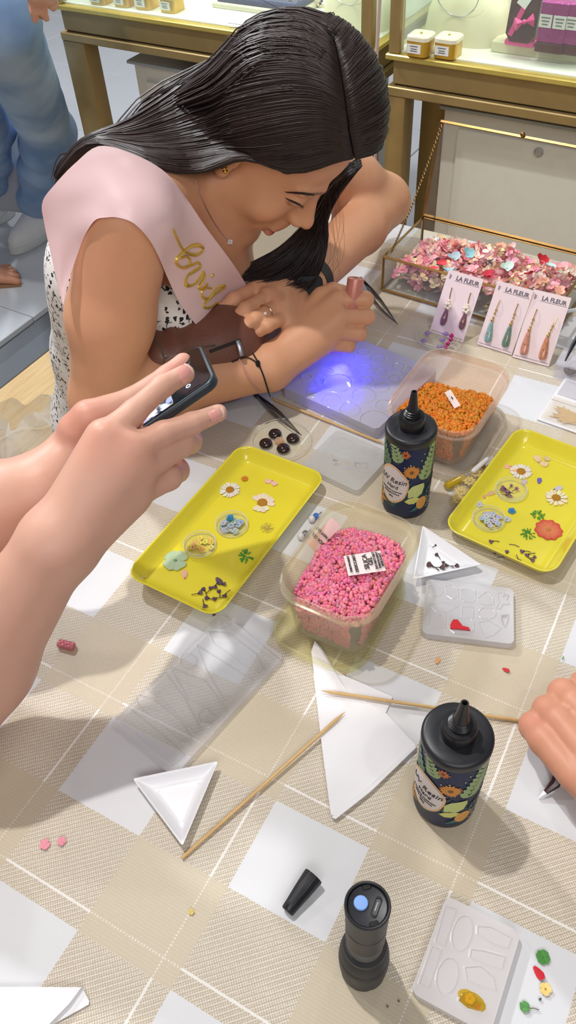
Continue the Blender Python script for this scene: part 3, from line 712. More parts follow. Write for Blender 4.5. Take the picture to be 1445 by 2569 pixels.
orT = tub('clear peach-tinted plastic tub of orange beads behind the back bottle', [(936, 1019), (1164, 1098), (1310, 928), (1099, 867)], .07, M_tub2, rgb(238, 146, 36),
    lambda x, y: .032-.018*(y/.08)-.010*(y > .03)*((y-.03)/.05)+.003*math.sin(x*70), 1900, 12, 'orange_gel_beads', 'orange drying beads heaped in the back tub', 'clear lid under the tub of orange beads', (.006, -.006), clear('clear_lid2', '#f0ece4', .10, .1, edge=.6))
# ================================================================= silicone moulds as height fields
M_sil = clear('milky_silicone', '#f2f2f6', .66, .08, body='#cfcfd9', edge=.3)
M_sil2 = clear('hazy_silicone', '#fbfbfb', .20, .07, body='#f4f4f6', edge=.3)
def seg_d(px_, py_, poly, closed=True):
    d = np.full(px_.shape, 9.0); n = len(poly)
    for i in range(n if closed else n-1):
        (x0, y0), (x1, y1) = poly[i], poly[(i+1) % n]; vx, vy = x1-x0, y1-y0; L = vx*vx+vy*vy+1e-12
        t_ = np.clip(((px_-x0)*vx+(py_-y0)*vy)/L, 0, 1); d = np.minimum(d, np.hypot(px_-x0-t_*vx, py_-y0-t_*vy))
    return d
def in_poly(px_, py_, poly):
    r = np.zeros(px_.shape, bool); n = len(poly)
    for i in range(n):
        (x0, y0), (x1, y1) = poly[i], poly[(i+1) % n]
        c_ = ((y0 > py_) != (y1 > py_)) & (px_ < (x1-x0)*(py_-y0)/((y1-y0) if y1 != y0 else 1e-9)+x0); r ^= c_
    return r
def ell(cx, cy, a, b, n=28, rot=0): return [(cx+a*math.cos(t_)*math.cos(rot)-b*math.sin(t_)*math.sin(rot), cy+a*math.cos(t_)*math.sin(rot)+b*math.sin(t_)*math.cos(rot)) for t_ in [2*PI*k/n for k in range(n)]]
def mould(label, c, lx, ly, ang, th, shapes, m, nx=150, rim=.0006, rw=.0011, flange=0, r=.006):
    """shapes: (polygon in local metres, depth, bowl?)"""
    ny = max(30, int(nx*ly/lx)); X, Y = np.meshgrid(np.linspace(-lx/2, lx/2, nx), np.linspace(-ly/2, ly/2, ny)); Z = np.full(X.shape, th)
    for poly, dep, bowl in shapes:
        d = seg_d(X, Y, poly); ins = in_poly(X, Y, poly)
        if bowl:
            dm = d[ins].max() if ins.any() else 1e-3; q = np.clip(d/dm, 0, 1); Z = np.where(ins, np.minimum(Z, th-dep*np.sqrt(np.clip(1-(1-q)**2, 0, 1))), Z)
        else: Z = np.where(ins, np.minimum(Z, th-dep*np.clip(d/.0012, 0, 1)), Z)
        Z = np.maximum(Z, np.where(ins, Z, th+rim*np.exp(-(d/rw)**2)))
    # rounded corners: pull grid corners inward
    hx, hy = lx/2-r, ly/2-r; ax, ay = np.abs(X)-hx, np.abs(Y)-hy; cor = (ax > 0) & (ay > 0); mx_ = np.maximum(ax, ay); ln = np.hypot(ax, ay)
    sc_ = np.where(cor, mx_/np.maximum(ln, 1e-9), 1.0); X = np.where(cor, np.sign(X)*(hx+ax*sc_), X); Y = np.where(cor, np.sign(Y)*(hy+ay*sc_), Y)
    g = G(); g.v = [Vector(p) for p in np.stack([X, Y, Z], -1).reshape(-1, 3).tolist()]; g.c = [(1, 1, 1, 1)]*len(g.v)
    g.f = [[j*nx+i, j*nx+i+1, (j+1)*nx+i+1, (j+1)*nx+i] for j in range(ny-1) for i in range(nx-1)]
    ring = [i for i in range(nx)]+[j*nx+nx-1 for j in range(1, ny)]+[(ny-1)*nx+i for i in range(nx-2, -1, -1)]+[j*nx for j in range(ny-2, 0, -1)]
    n = len(ring); o = len(g.v)
    for i in ring: v = g.v[i]; g.v.append(Vector((v.x, v.y, 0))); g.c.append((1, 1, 1, 1))
    g.f += [[ring[q], o+q, o+(q+1) % n, ring[(q+1) % n]] for q in range(n)]; g.f.append([o+q for q in range(n-1, -1, -1)])
    g.mi = [0]*len(g.f)
    return single('resin_mould', g, m, label, 'mould', (c.x, c.y, .0008), ang, sharp=40)
def tolocal(c, ang, z):
    def f(x, y):
        d = gp(x, y, z)-c; return (d.x*math.cos(ang)+d.y*math.sin(ang), -d.x*math.sin(ang)+d.y*math.cos(ang))
    return f
# big cabochon mould under the lamp
c, a, b, ang = quadfit([(707, 972), (960, 1085), (1085, 925), (865, 835)], .016); lo = tolocal(c, ang, .016)
def circ(cxy, rpx, z, lo_):
    x, y = cxy; q0 = lo_(x, y); k = (gp(x+10, y, z)-gp(x, y, z)).length/10*rpx; return ell(q0[0], q0[1], k, k)
sh = []
for x, y, r_ in [(665, 480, 52), (785, 540, 68), (1020, 500, 82), (920, 605, 72), (1150, 440, 50), (1240, 380, 40), (1140, 335, 44), (1045, 393, 44), (940, 340, 46), (832, 412, 100), (1095, 680, 100), (1165, 575, 60), (605, 370, 38), (1120, 240, 50), (1270, 292, 42), (1035, 300, 38), (890, 300, 36), (905, 225, 50), (760, 330, 40), (1020, 190, 40), (1330, 320, 40), (700, 400, 34)]:
    sh.append((circ((560+x*.346, 820+y*.346), r_*.346, .016, lo), .0062+.00008*r_, True))
bigm = mould('thick milky silicone mould with round bowls, lit blue by the lamp', c, a, b, ang, .016, sh, M_sil, 230, .0010, .0012)
BIGC, BIGA, BIGB, BIGANG = c, a, b, ang
# twelve-cavity mould
c, a, b, ang = quadfit([(1052, 1590), (1287, 1616), (1290, 1478), (1075, 1453)], .008); lo = tolocal(c, ang, .008)
def P12(pts): return [lo(680+x*.429, 1220+y*.429) for x, y in pts]
sh = [(P12([(960+42*math.cos(t_), 612+34*math.sin(t_)) for t_ in np.linspace(0, 6.1, 20)]), .003, True),
      (P12([(1018, 590), (1055, 580), (1090, 605), (1092, 640), (1062, 662), (1030, 640)]), .003, True),
      (P12([(1120, 605), (1180, 605), (1193, 620), (1190, 668), (1175, 680), (1125, 675), (1113, 660), (1113, 618)]), .0028, False),
      (P12([(1262, 620), (1300, 660), (1295, 690), (1255, 697), (1215, 680), (1212, 655)]), .003, True),
      (P12([(935, 700), (1000, 680), (1090, 705), (1020, 740), (970, 735)]), .0028, True),
      (P12([(1120, 710), (1180, 710), (1183, 768), (1115, 770)]), .0028, False),
      (P12([(1262+50*math.cos(t_), 746+32*math.sin(t_)) for t_ in np.linspace(0, 6.1, 20)]), .003, True),
      (P12([(930, 755), (1022, 760), (1020, 828), (925, 825)]), .003, False),
      (P12([(1070, 782), (1165, 775), (1185, 800), (1180, 850), (1150, 865), (1075, 860), (1050, 838), (1052, 800)]), .003, False),
      (P12([(1215, 800), (1270, 790), (1340, 830), (1300, 870), (1250, 885)]), .003, True),
      (P12([(1325, 630), (1360, 625), (1350, 650), (1385, 640), (1372, 670), (1388, 690), (1350, 690), (1340, 715), (1318, 715), (1335, 680)]), .002, False),
      (P12([(1345, 760), (1385, 755), (1380, 790), (1365, 825), (1350, 790)]), .002, False)]
mould('rectangular silicone mould of small gem shapes holding a red petal piece', c, a, b, ang, .008, sh, clear('milky_silicone_thin', '#f0f0f2', .42, .2, body='#e2e0e2', edge=.35), 150)
g = G(); g.col = rgb(206, 30, 44); q0 = gp(1150, 1571, .009)
g.prism([(-.009, -.003), (-.002, -.004), (.0105, -.007), (.0095, -.003), (.004, -.001), (.0005, .007), (-.004, .0075), (-.008, .002)], 0, .0012)
single('petal', g, M_pet, 'red two-lobed petal piece lying in the gem mould', 'petal', (q0.x, q0.y, .0094), 0, cols=True)
# long transparent knife mould
c, a, b, ang = quadfit([(279, 1810), (421, 1937), (720, 1652), (560, 1555)], .006); lo = tolocal(c, ang, .006)
def K(pts): return [lo(x*.526, 1500+y*.526) for x, y in pts]
sh = [(K([(605, 515), (880, 755), (820, 800), (545, 575)]), .002, False), (K([(655, 465), (740, 490), (860, 590), (915, 670), (905, 705), (860, 690), (750, 590), (660, 510)]), .0025, False),
      (K([(700, 430), (790, 360), (880, 480), (965, 640), (940, 660), (830, 540)]), .0025, False), (K([(815, 335), (980, 400), (1085, 545), (1050, 585), (930, 495), (900, 480)]), .002, False),
      (K([(900+38*math.cos(t_), 305+34*math.sin(t_)) for t_ in np.linspace(0, 6.1, 18)]), .002, False), (K([(940, 230), (1210, 400), (1200, 415), (1080, 500), (1060, 470), (990, 350)]), .002, False),
      (K([(1000, 165), (1090, 170), (1220, 270), (1260, 350), (1240, 370), (1150, 310), (1020, 215)]), .002, False), (K([(1070, 120), (1110, 110), (1335, 300), (1325, 315)]), .002, False), (K([(950, 560), (990, 540), (1040, 585), (1010, 610), (960, 600)]), .002, False)]
mould('long hazy clear mould of knife shapes between tray and triangle dish', c, a+.004, b+.004, ang, .006, sh, M_sil2, 230, .0022, .0011)
# lower right mould
c, a, b, ang = quadfit([(1030, 2492), (1232, 2600), (1304, 2340), (1120, 2246)], .008); lo = tolocal(c, ang, .008)
def Q(pts): return [lo(680+x*.5294, 2050+y*.5294) for x, y in pts]
sh = [(Q([(828, 428), (875, 440), (820, 610), (782, 592)]), .003, False), (Q([(765, 615), (805, 632), (745, 810), (705, 790)]), .003, False),
      (Q([(905+45*math.cos(t_)*1-12*math.sin(t_), 553+82*math.sin(t_)) for t_ in np.linspace(0, 6.1, 24)]), .004, True), (Q([(835+48*math.cos(t_)-12*math.sin(t_), 755+84*math.sin(t_)) for t_ in np.linspace(0, 6.1, 24)]), .004, True),
      (Q([(980, 520), (1040, 525), (1135, 575), (1118, 622), (1050, 600), (980, 555)]), .003, False), (Q([(950, 630), (1010, 638), (1105, 665), (1090, 718), (1020, 700), (945, 662)]), .003, False),
      (Q([(920, 715), (990, 710), (1050, 760), (1062, 820), (1000, 805), (930, 770)]), .003, False), (Q([(905, 835), (950, 830), (1005, 890), (985, 920), (930, 905), (890, 870)]), .003, False)]
mould('silicone mould with a resin-filled yellow flower, at the lower right', c, a, b, ang, .008, sh, clear('milky_silicone_b', '#f4f2f2', .56, .14, body='#e8e4e4', edge=.3), 150)
q0 = gp(1183, 2511, .007)
g = G(); g.ball((0, 0, .0012), (.0115, .0062, .0022), None, 14, 8); single('resin_drop', g, clear('amber_resin', '#f2dc86', .2, .05, body='#e6c84a'), 'clear yellow resin drop setting in the lower right mould', 'resin piece', q0, -.6)
fl('five', 1178, 2506, 26, (236, 200, 60), (196, 140, 30), 'yellow floret set inside the resin drop', z=.0072)
fl('petal', 1200, 2528, 18, (206, 110, 20), None, 'orange petal at the edge of the resin drop', z=.0072, name='petal', cat='petal')
# clear mould beside the left tray
c, a, b, ang = quadfit([(773, 1166), (913, 1251), (968, 1124), (830, 1080)], .008); lo = tolocal(c, ang, .008)
def N_(pts): return [lo(560+x*.346, 820+y*.346) for x, y in pts]
sh = [(N_([(825, 830), (870, 812), (935, 840), (925, 880), (875, 885)]), .0035, True), (N_([(790, 930), (830, 905), (870, 930), (860, 985), (810, 995)]), .0035, True), (N_([(1010, 875), (1120, 890), (1105, 940), (1000, 920)]), .003, False),
      (N_([(850, 1040), (930, 1030), (1010, 1060), (1015, 1090), (960, 1100), (880, 1085)]), .0035, True), (N_([(690, 1010), (740, 1015), (745, 1050), (700, 1070)]), .003, True), (N_([(950, 985), (1050, 990), (1040, 1030), (960, 1025)]), .003, False)]
mould('small glossy clear mould between the left tray and the back bottle', c, a, b, ang, .008, sh, clear('glossy_clear_silicone', '#f4f4f2', .26, .08, body='#e6e6e4', edge=.4), 120)
fl('petal', 841, 1156, 12, (120, 90, 110), None, 'tiny purple petal in the small clear mould', z=.0062, name='petal', cat='petal')
# ================================================================= triangle dishes
M_whp = mat('glossy_white_plastic', rgb(236, 236, 240), .18, var=.02)
def tri(label, pts, z=.0105):
    P = [gp(x, y, z) for x, y in pts]; c = (P[0]+P[1]+P[2])/3; c.z = .0006
    ccw = (P[1]-P[0]).cross(P[2]-P[0]).z > 0
    if not ccw: P = P[::-1]
    def ring(ins, zz, r=.0016, n=4):
        L = []; q = [Vector((p.x-c.x, p.y-c.y)) for p in P]
        for i in range(3):
            p, a, b = q[i], q[i-1], q[(i+1) % 3]; d1 = (a-p).normalized(); d2 = (b-p).normalized(); bis = (d1+d2).normalized(); half = d1.angle(d2)/2
            corner = p+bis*(ins/math.sin(half)); s0 = corner+d1*r*1.6; s1 = corner+d2*r*1.6
            for k in range(n+1):
                t_ = k/n; x_ = s0*(1-t_)**2+corner*2*t_*(1-t_)+s1*t_*t_; L.append((x_.x, x_.y, zz))
        return L
    t = thing('triangle_dish', label, 'dish', c, 0)
    part('dish_body', G().loft([ring(.0068, 0), ring(.0066, .0005), ring(.0008, .0092), ring(.0, .0096), ring(0, .0105), ring(.0012, .0107), ring(.0022, .0098), ring(.0078, .0022), ring(.009, .0016), ring(.012, .0015)]), M_whp, t, sharp=40)
    f = G()
    for i in range(3):
        q = Vector((P[i].x-c.x, P[i].y-c.y, 0)); q = q*(1-.0225/q.length); f.lathe([(.0022, .0014), (.0020, .0022), (.0004, .0022)], 12, Matrix.Translation(q))
    part('dimple', f, M_whp, t)
    return t, c
tri('empty white triangular bead dish beside the skewer', [(333, 1954), (548, 1910), (458, 2123)])
_, tc = tri('white triangular dish of dark buds beside the pink bead tub', [(1036, 1454), (1060, 1319), (1207, 1417)])
for x, y, s_, r_ in [(1092, 1370, 18, .8), (1098, 1395, 26, 2.2), (1083, 1420, 44, 2.6), (1104, 1425, 38, .1), (1124, 1420, 30, 2.9), (1142, 1421, 30, .2), (1112, 1415, 22, 1.4)]:
    fl('bud', x, y, s_, (84, 58, 58), (60, 42, 36), {1092: 'tiny dark bud nearest the top corner of the triangular dish', 1098: 'lone slim dark bud below the tiny one in triangular dish', 1083: 'largest dark bud at the left of the pile in triangular dish', 1104: 'dark bud at the lower middle of the pile in triangular dish', 1124: 'dark bud right of the pile middle in triangular dish', 1142: 'rightmost dark bud in the white triangular dish', 1112: 'small dark bud atop the pile in triangular dish'}[x], z=.003, group='dark buds in the white triangular dish', rz=r_, name='dried_bud', cat='dried bud')
# ================================================================= napkins
M_nap = mat('white_paper_napkin', rgb(238, 237, 240), .85, var=.03, bump=.25, bs=140)
def sheet(poly, z0, rise=None):
    g = G(); n = len(poly); P = [gp(x, y, z0) for x, y in poly]
    c = sum(P, Vector())/n
    top = [p+Vector((0, 0, (rise[i] if rise else 0))) for i, p in enumerate(P)]
    bot = [p-Vector((0, 0, .0009)) for p in P]
    ct = sum(top, Vector())/n
    g.add([ct+Vector((0, 0, .0008))]+top+[Vector((p.x, p.y, max(.0003, p.z-.001))) for p in bot]+[Vector((c.x, c.y, max(.0003, c.z-.0008)))], [(0, 1+i, 1+(i+1) % n) for i in range(n)]+[(2*n+1, 1+n+(i+1) % n, 1+n+i) for i in range(n)]+[(1+(i+1) % n, 1+i, 1+n+i, 1+n+(i+1) % n) for i in range(n)])
    return g
t = thing('paper_napkin', 'folded white paper napkin under the two skewers', 'napkin', gp(880, 1830, .0006))
def mv(g):
    for v in g.v: v -= t.location
    return g
part('lower_flap', mv(sheet([(781, 1640), (790, 1616), (806, 1628), (832, 1672), (866, 1696), (905, 1712), (985, 1748), (968, 1788), (1043, 1868), (925, 1990), (905, 1960), (802, 1800)], .0018, [0.004, .006, .003] + [0]*9)), M_nap, t)
part('upper_flap', mv(sheet([(786, 1690), (880, 1735), (966, 1790), (1041, 1868), (1000, 1908), (935, 1970), (842, 2050), (830, 2046), (806, 1860), (797, 1780)], .0036, [0, 0, 0, 0, .001, .001, .002, .003, .001, 0])), M_nap, t)
part('folded_edge', mv(sheet([(1042, 1866), (1043, 1876), (930, 1985), (842, 2054), (832, 2050), (928, 1972)], .0052)), M_nap, t)
t = thing('paper_napkin', 'folded white napkin corner at the lower left edge', 'napkin', gp(60, 2530, .0006))
part('lower_flap', mv(sheet([(-60, 2480), (208, 2480), (224, 2512), (222, 2520), (128, 2572), (60, 2640), (-80, 2640)], .0018)), M_nap, t)
part('upper_flap', mv(sheet([(-60, 2476), (206, 2478), (176, 2520), (118, 2578), (40, 2640), (-80, 2640)], .004, [.0, .002, .003, .002, 0, 0])), M_nap, t)
# ================================================================= skewers
M_bam = mat('bamboo', rgb(222, 184, 126), .5, var=.2, vs=120)
def skewer(label, a, b, za, zb, r=.0017, tip=.012):
    A, B = gp(*a, za), gp(*b, zb); d = B-A; L = d.length
    M_ = d.to_track_quat('Z', 'Y').to_matrix().to_4x4()
    g = G(); g.lathe([(.0002, 0), (r*.6, tip*.5), (r, tip), (r, L-.0006), (r*.8, L)], 10, M_)
    single('bamboo_skewer', g, M_bam, label, 'skewer', A)
skewer('bamboo skewer lying diagonally from the napkin to the lower left', (866, 1786), (456, 2153), .0075, .0020)
skewer('bamboo skewer passing behind the front bottle toward the right fist', (806, 1733), (1304, 1808), .0078, .0020)
skewer('bamboo skewer beside the milky mould, running under the back bottle', (967, 1114), (682, 1000), .003, .0035)
# ================================================================= resin bottles
M_blk = mat('black_plastic', rgb(34, 35, 40), .38, var=.15)
M_blkg = mat('black_gloss_plastic', rgb(26, 26, 30), .32, var=.1)
M_lab = mat('navy_label', rgb(30, 42, 78), .5, coat=.08, spec=.3, var=.3, vs=90)
M_art = mat('label_art', (1, 1, 1, 1), .5, attr='Col', var=.12, vs=300, coat=.08, spec=.3)
BR = .0268; BZ0, BZ1 = .006, .113; YS = 1.15
def wrap(me_or_g, r):                       # flat (x along the girth, y up, z out) -> cylinder
    for v in me_or_g: 
        a = v.x/BR; rr = r+v.z; y = v.y*YS; v.x, v.y, v.z = rr*math.sin(a), -rr*math.cos(a), y
def bottle_art():
    g = G(); q = random.Random(5); lay = [0]
    def poly(pts, col, z):
        g.col = rgb(*col); n = len(pts); cx, cy = sum(p[0] for p in pts)/n, sum(p[1] for p in pts)/n
        big = max(abs(p[0]-cx) for p in pts); K = (1, .78, .56, .34, .12) if big > .003 else (1, .5)
        g.loft([[(cx+(x-cx)*f, cy+(y-cy)*f, z+.0002) for x, y in pts] for f in K], True, False, True)
    def leaf(x, y, L, w, a, col, z):
        ca, sa = math.cos(a), math.sin(a); poly([(x+u*L*ca-v*w*sa, y+u*L*sa+v*w*ca) for u, v in [(0, 0), (.25, .42), (.55, .5), (.85, .25), (1, 0), (.85, -.25), (.55, -.5), (.25, -.42)]], col, z)
    def stem(x, y, a, L, n, ll, lw, col, z):
        leaf(x, y, L, .0009, a, col, z)
        for i in range(n):
            u = (i+.6)/n*L; f = 1-.45*i/n
            for sd in (-1, 1): leaf(x+u*math.cos(a), y+u*math.sin(a), ll*f, lw*f, a+sd*.85, col, z+.00003)
        leaf(x+L*.92*math.cos(a), y+L*.92*math.sin(a), ll*.6, lw*.7, a, col, z+.00003)
    def flower(x, y, r, n, col, cc, z):
        for i in range(n): leaf(x, y, r*q.uniform(.8, 1.1), r*.34, 2*PI*i/n, col, z)
        poly([(x+r*.25*math.cos(t_), y+r*.25*math.sin(t_)) for t_ in [2*PI*k/10 for k in range(10)]], cc, z+.00004)
    H0 = BZ0+.004; g1, g2, g3, tq = (150, 174, 122), (196, 206, 132), (92, 122, 92), (40, 84, 92)
    per = 2*PI*BR
    for k in range(14): stem(q.uniform(-per/2, per/2), q.uniform(.012, .03), q.uniform(.5, 2.6), q.uniform(.02, .03), 6, .010, .0042, q.choice([(38, 70, 78), (52, 92, 84), (36, 58, 74)]), .0001)
    for k in range(60):
        x, y = q.uniform(-per/2, per/2), q.uniform(.012, .094); poly([(x+.0008*math.cos(t_), y+.0008*math.sin(t_)) for t_ in [2*PI*i/6 for i in range(6)]], (206, 206, 190), .00015)
    stem(.020, .050, 1.30, .044, 8, .013, .0056, g1, .0003); stem(-.008, .074, 1.9, .022, 5, .010, .0046, g1, .00035); stem(-.022, .064, 2.0, .034, 6, .012, .006, g3, .0003); stem(.033, .060, 1.7, .034, 6, .011, .005, g3, .0002)
    flower(.006, .066, .0095, 18, (206, 138, 60), (128, 78, 34), .0002); flower(-.002, .088, .0065, 10, (196, 112, 60), (110, 60, 40), .0002); flower(-.0345, .018, .014, 7, (226, 156, 66), (160, 96, 40), .0003)
    flower(.048, .040, .012, 14, (206, 148, 70), (120, 70, 40), .0002); flower(.060, .076, .011, 10, (200, 128, 70), (120, 70, 40), .0002); flower(-.060, .050, .012, 12, (206, 150, 80), (120, 70, 40), .0002)
    leaf(.004, .032, .024, .0175, .75, g2, .0004); leaf(.0005, .0265, .018, .009, .1, (206, 208, 120), .00045)
    poly([(.0205+.0068*math.cos(t_), .0215+.0085*math.sin(t_)) for t_ in [2*PI*k/14 for k in range(14)]], (216, 160, 84), .0005)
    for k in range(7): leaf(.006+.002*k, .012+.0015*(k % 3), .012, .0022, .3+.12*k, (56, 108, 104), .0003)
    for k in range(40): x, y = .034+q.uniform(-.008, .008), .012+abs(q.gauss(0, .012)); poly([(x+.001*math.cos(t_), y+.001*math.sin(t_)) for t_ in [2*PI*i/6 for i in range(6)]], (186, 180, 160), .0004)
    for k in range(4): stem(-.045-.016*k, .02+.012*(k % 2), 1.2+.3*k, .034, 6, .012, .0055, q.choice([g1, g3, g2]), .0003); stem(.046+.012*k, .05-.012*(k % 2), 1.4, .03, 6, .011, .005, q.choice([g1, g3]), .0003)
    wrap(g.v, BR+.0004); return g
def bottle(label, x, y, rz, tilt=0):
    p = gp(x, y, 0); t = thing('resin_bottle', label, 'bottle', (p.x, p.y, .0006), rz)
    part('bottle_body', G().lathe([(BR-.003, 0), (BR-.0006, .0012), (BR, .004), (BR, BZ1), (BR-.001, BZ1+.002)], 56), M_blk, t)
    part('label', G().lathe([(BR+.0002, BZ0), (BR+.0003, BZ0+.0003), (BR+.0003, BZ1-.0006), (BR+.0002, BZ1)], 64, None, False, False), M_lab, t, 'dark floral wrapped label')
    part('label_art', bottle_art(), M_art, t, 'green leaves and orange flowers on the label', cols=True, sharp=0)
    g = G(); g.col = rgb(232, 190, 140); n = 40
    def blob(s): return [(-.0155+.0195*s*math.cos(t_)*(1+.03*math.sin(5*t_)), .0455+.0245*s*math.sin(t_)*(1+.03*math.cos(4*t_))) for t_ in [2*PI*k/n for k in range(n)]]
    for s_, z_, cl in ((1.0, .0010, (232, 186, 140)), (.90, .0012, (228, 218, 214))):
        g.col = rgb(*cl); b_ = blob(s_); rr = [[(-.0155+(x_+.0155)*f, .0455+(y_-.0455)*f, z_) for x_, y_ in b_] for f in (1, .75, .5, .25, .02)]
        g.loft(rr, True, False, True)
    wrap(g.v, BR); part('name_patch', g, M_art, t, 'cream oval patch', cols=True, sharp=0)
    tx = G()
    for s_, sz, yy, sh_, xo in [('UV Resin', .0088, .0515, .25, -.015), ('Hard', .0068, .0435, .15, -.0145), ('professional crystal-clear', .0026, .0375, 0, -.0155), ('curing glue formula', .0026, .0342, 0, -.0155), ('200g', .0028, .0300, 0, -.0155)]:
        me = text_mesh(s_, sz, shear=sh_); tx.add([(v.co.x+xo, v.co.y+yy, .0014+v.co.z) for v in me.vertices], [list(pl.vertices) for pl in me.polygons]); bpy.data.meshes.remove(me)
    wrap(tx.v, BR); part('lettering', tx, mat('label_ink', rgb(58, 56, 62), .6), t, sharp=0)
    part('shoulder_cap', G().lathe([(BR+.0006, BZ1-.004), (BR+.0012, BZ1-.002), (BR+.0012, BZ1+.0035), (BR+.0004, BZ1+.0055), (BR-.002, BZ1+.0064), (.016, BZ1+.0068), (.0135, BZ1+.0062), (.0125, BZ1+.0065)], 64), M_blk, t, sharp=50)
    col_ = part('collar', G().lathe([(.0138, BZ1+.006), (.0138, BZ1+.020), (.0130, BZ1+.0212), (.0085, BZ1+.0214)], 40), M_blkg, t)
    nz = part('nozzle', G().lathe([(.0092, BZ1+.0212), (.0094, BZ1+.024), (.0082, BZ1+.0245), (.0086, BZ1+.0262), (.0074, BZ1+.0267), (.0078, BZ1+.0284), (.0066, BZ1+.029), (.0052, BZ1+.034), (.0032, BZ1+.0515), (.0030, BZ1+.0525), (.0018, BZ1+.0525), (.0016, BZ1+.046)], 28), M_blkg, t)
    return t
bottle('black-capped resin bottle with floral label, the large front one', 1113, 2004, -.46)
bottle('black-capped resin bottle with floral label, in front of the orange tub', 1016, 1262, -.26)
# ================================================================= flashlight
p = gp(911, 2424); t = thing('uv_flashlight', 'black flashlight standing on its head, blue button on top', 'flashlight', (p.x, p.y, .0006), .2)
M_fl = mat('matte_black_aluminium', rgb(52, 53, 56), .48, metal=.3, var=.1)
M_fl2 = mat('grey_worn_band', rgb(84, 84, 84), .5, var=.3, vs=50)
n = 48
def scal(r, z, k): return [((r-(k*.0011*max(0, math.cos(8*a))**3))*math.cos(a), (r-(k*.0011*max(0, math.cos(8*a))**3))*math.sin(a), z) for a in [2*PI*i/n for i in range(n)]]
part('head', G().loft([scal(a_, b_*1.35, c_) for a_, b_, c_ in [(.0165, 0, 0), (.0178, .001, .3), (.0186, .010, 1), (.0190, .020, 1), (.0188, .024, 0), (.0180, .0275, 0), (.0176, .028, 0), (.0176, .030, 0), (.0182, .0305, 0), (.0172, .036, 0), (.0150, .0395, 0)]]), M_fl, t)
zt = .045
part('barrel', G().lathe([(.0132, .050), (.0132, .060+zt*.55)], 40), M_fl2, t, 'worn grey barrel section')
part('barrel_ring', G().lathe([(.0145, .0525), (.0158, .0555), (.0158, .0595), (.0136, .0625)], 40), M_fl, t)
part('grip', G().lathe([(.0132, .057+zt*.5), (.0140, .058+zt*.5), (.0141, .072+zt*.8), (.0134, .0725+zt*.8), (.0134, .0740+zt*.8), (.0142, .0745+zt*.8), (.0146, .092+zt), (.0150, .098+zt), (.0150, .1005+zt), (.0143, .1015+zt), (.0134, .1010+zt), (.0132, .0980+zt), (.0122, .0978+zt)], 48), M_fl, t, sharp=40)
cp = part('tail_cap', G().lathe([(.0131, .096), (.0131, .0985), (.0124, .0990), (.0118, .0988), (.0002, .0988)], 40), M_blk, t, loc=(0, 0, zt))
part('button', G().lathe([(.0047, .0985), (.0047, .1000), (.0042, .1006), (.0001, .1007)], 24, Matrix.Translation((-.0036, .0026, 0))), mat('blue_button', rgb(122, 160, 222), .4), cp, 'pale blue rubber button')
us = G()
us.loft([[(s_*.0059*math.cos(a) if abs(math.cos(a)) < 0 else s_*(.0042*(1 if math.cos(a) > 0 else -1)+.0017*math.cos(a)), s_*.0019*math.sin(a), z_) for a in [2*PI*k/20+.01 for k in range(20)]] for s_, z_ in [(1.15, .0987), (1.15, .0994), (.95, .0994), (.85, .0985)]], M=Matrix.Translation((.0052, -.002, 0)) @ Matrix.Rotation(.9, 4, 'Z'))
part('charging_port', us, M_blkg, cp)
part('port_tongue', G().box((0, 0, .0990), (.0058, .0007, .0006), Matrix.Translation((.0052, -.002, 0)) @ Matrix.Rotation(.9, 4, 'Z')), M_steel, cp)
for dx, dy in ((.0005, -.0114), (.003, .0112)): part('notch', G().box((dx, dy, .0990), (.006, .0036, .0012), b=.0005), mat('dark_notch', rgb(18, 18, 20), .7), cp)
# ================================================================= loose nozzle cap
A, B = gp(786, 2198, .0085), gp(720, 2287, .0052); d = B-A; Mr = d.to_track_quat('Z', 'Y').to_matrix().to_4x4(); L = d.length
g = G(); k = 40
def rib(r, z): return [((r+.00025*math.cos(12*a))*math.cos(a), (r+.00025*math.cos(12*a))*math.sin(a), z) for a in [2*PI*i/k for i in range(k)]]
g.loft([rib(.0065, .012), rib(.0070, 0), rib(.0082, -.0004), rib(.0084, .0006), rib(.0072, L*.45), rib(.0058, L*.8), rib(.0054, L*.97), rib(.0046, L)], M=Mr)
single('nozzle_cap', g, M_blk, 'loose black tapered nozzle cap lying on a white check', 'cap', A)
# ================================================================= implicit surfaces for bodies
def smin(a, b, k):
    if k <= 0: return np.minimum(a, b)
    h = np.clip(k-np.abs(a-b), 0, None)/k
    return np.minimum(a, b)-h*h*k*.25
def smax(a, b, k): return -smin(-a, -b, k)
def d_cone(P, a, b, r1, r2):
    ba = b-a; l2 = ba@ba; rr = r1-r2; a2 = l2-rr*rr
    if a2 <= 0: return np.linalg.norm(P-(a if r1 > r2 else b), axis=1)-max(r1, r2)
    pa = P-a; y = pa@ba; z = y-l2; x = pa*l2-y[:, None]*ba; x2 = np.einsum('ij,ij->i', x, x); y2 = y*y*l2; z2 = z*z*l2
    k = np.sign(rr)*rr*rr*x2; il = 1/l2
    o = (np.sqrt(x2*a2*il)+y*rr)*il-r1
    m1 = np.sign(z)*a2*z2 > k; m2 = np.sign(y)*a2*y2 < k
    return np.where(m1, np.sqrt(x2+z2)*il-r2, np.where(m2, np.sqrt(x2+y2)*il-r1, o))
def d_ell(P, c, r, R):
    q = (P-c) @ R; k0 = np.linalg.norm(q/r, axis=1); k1 = np.linalg.norm(q/(r*r), axis=1)
    return k0*(k0-1)/np.maximum(k1, 1e-9)
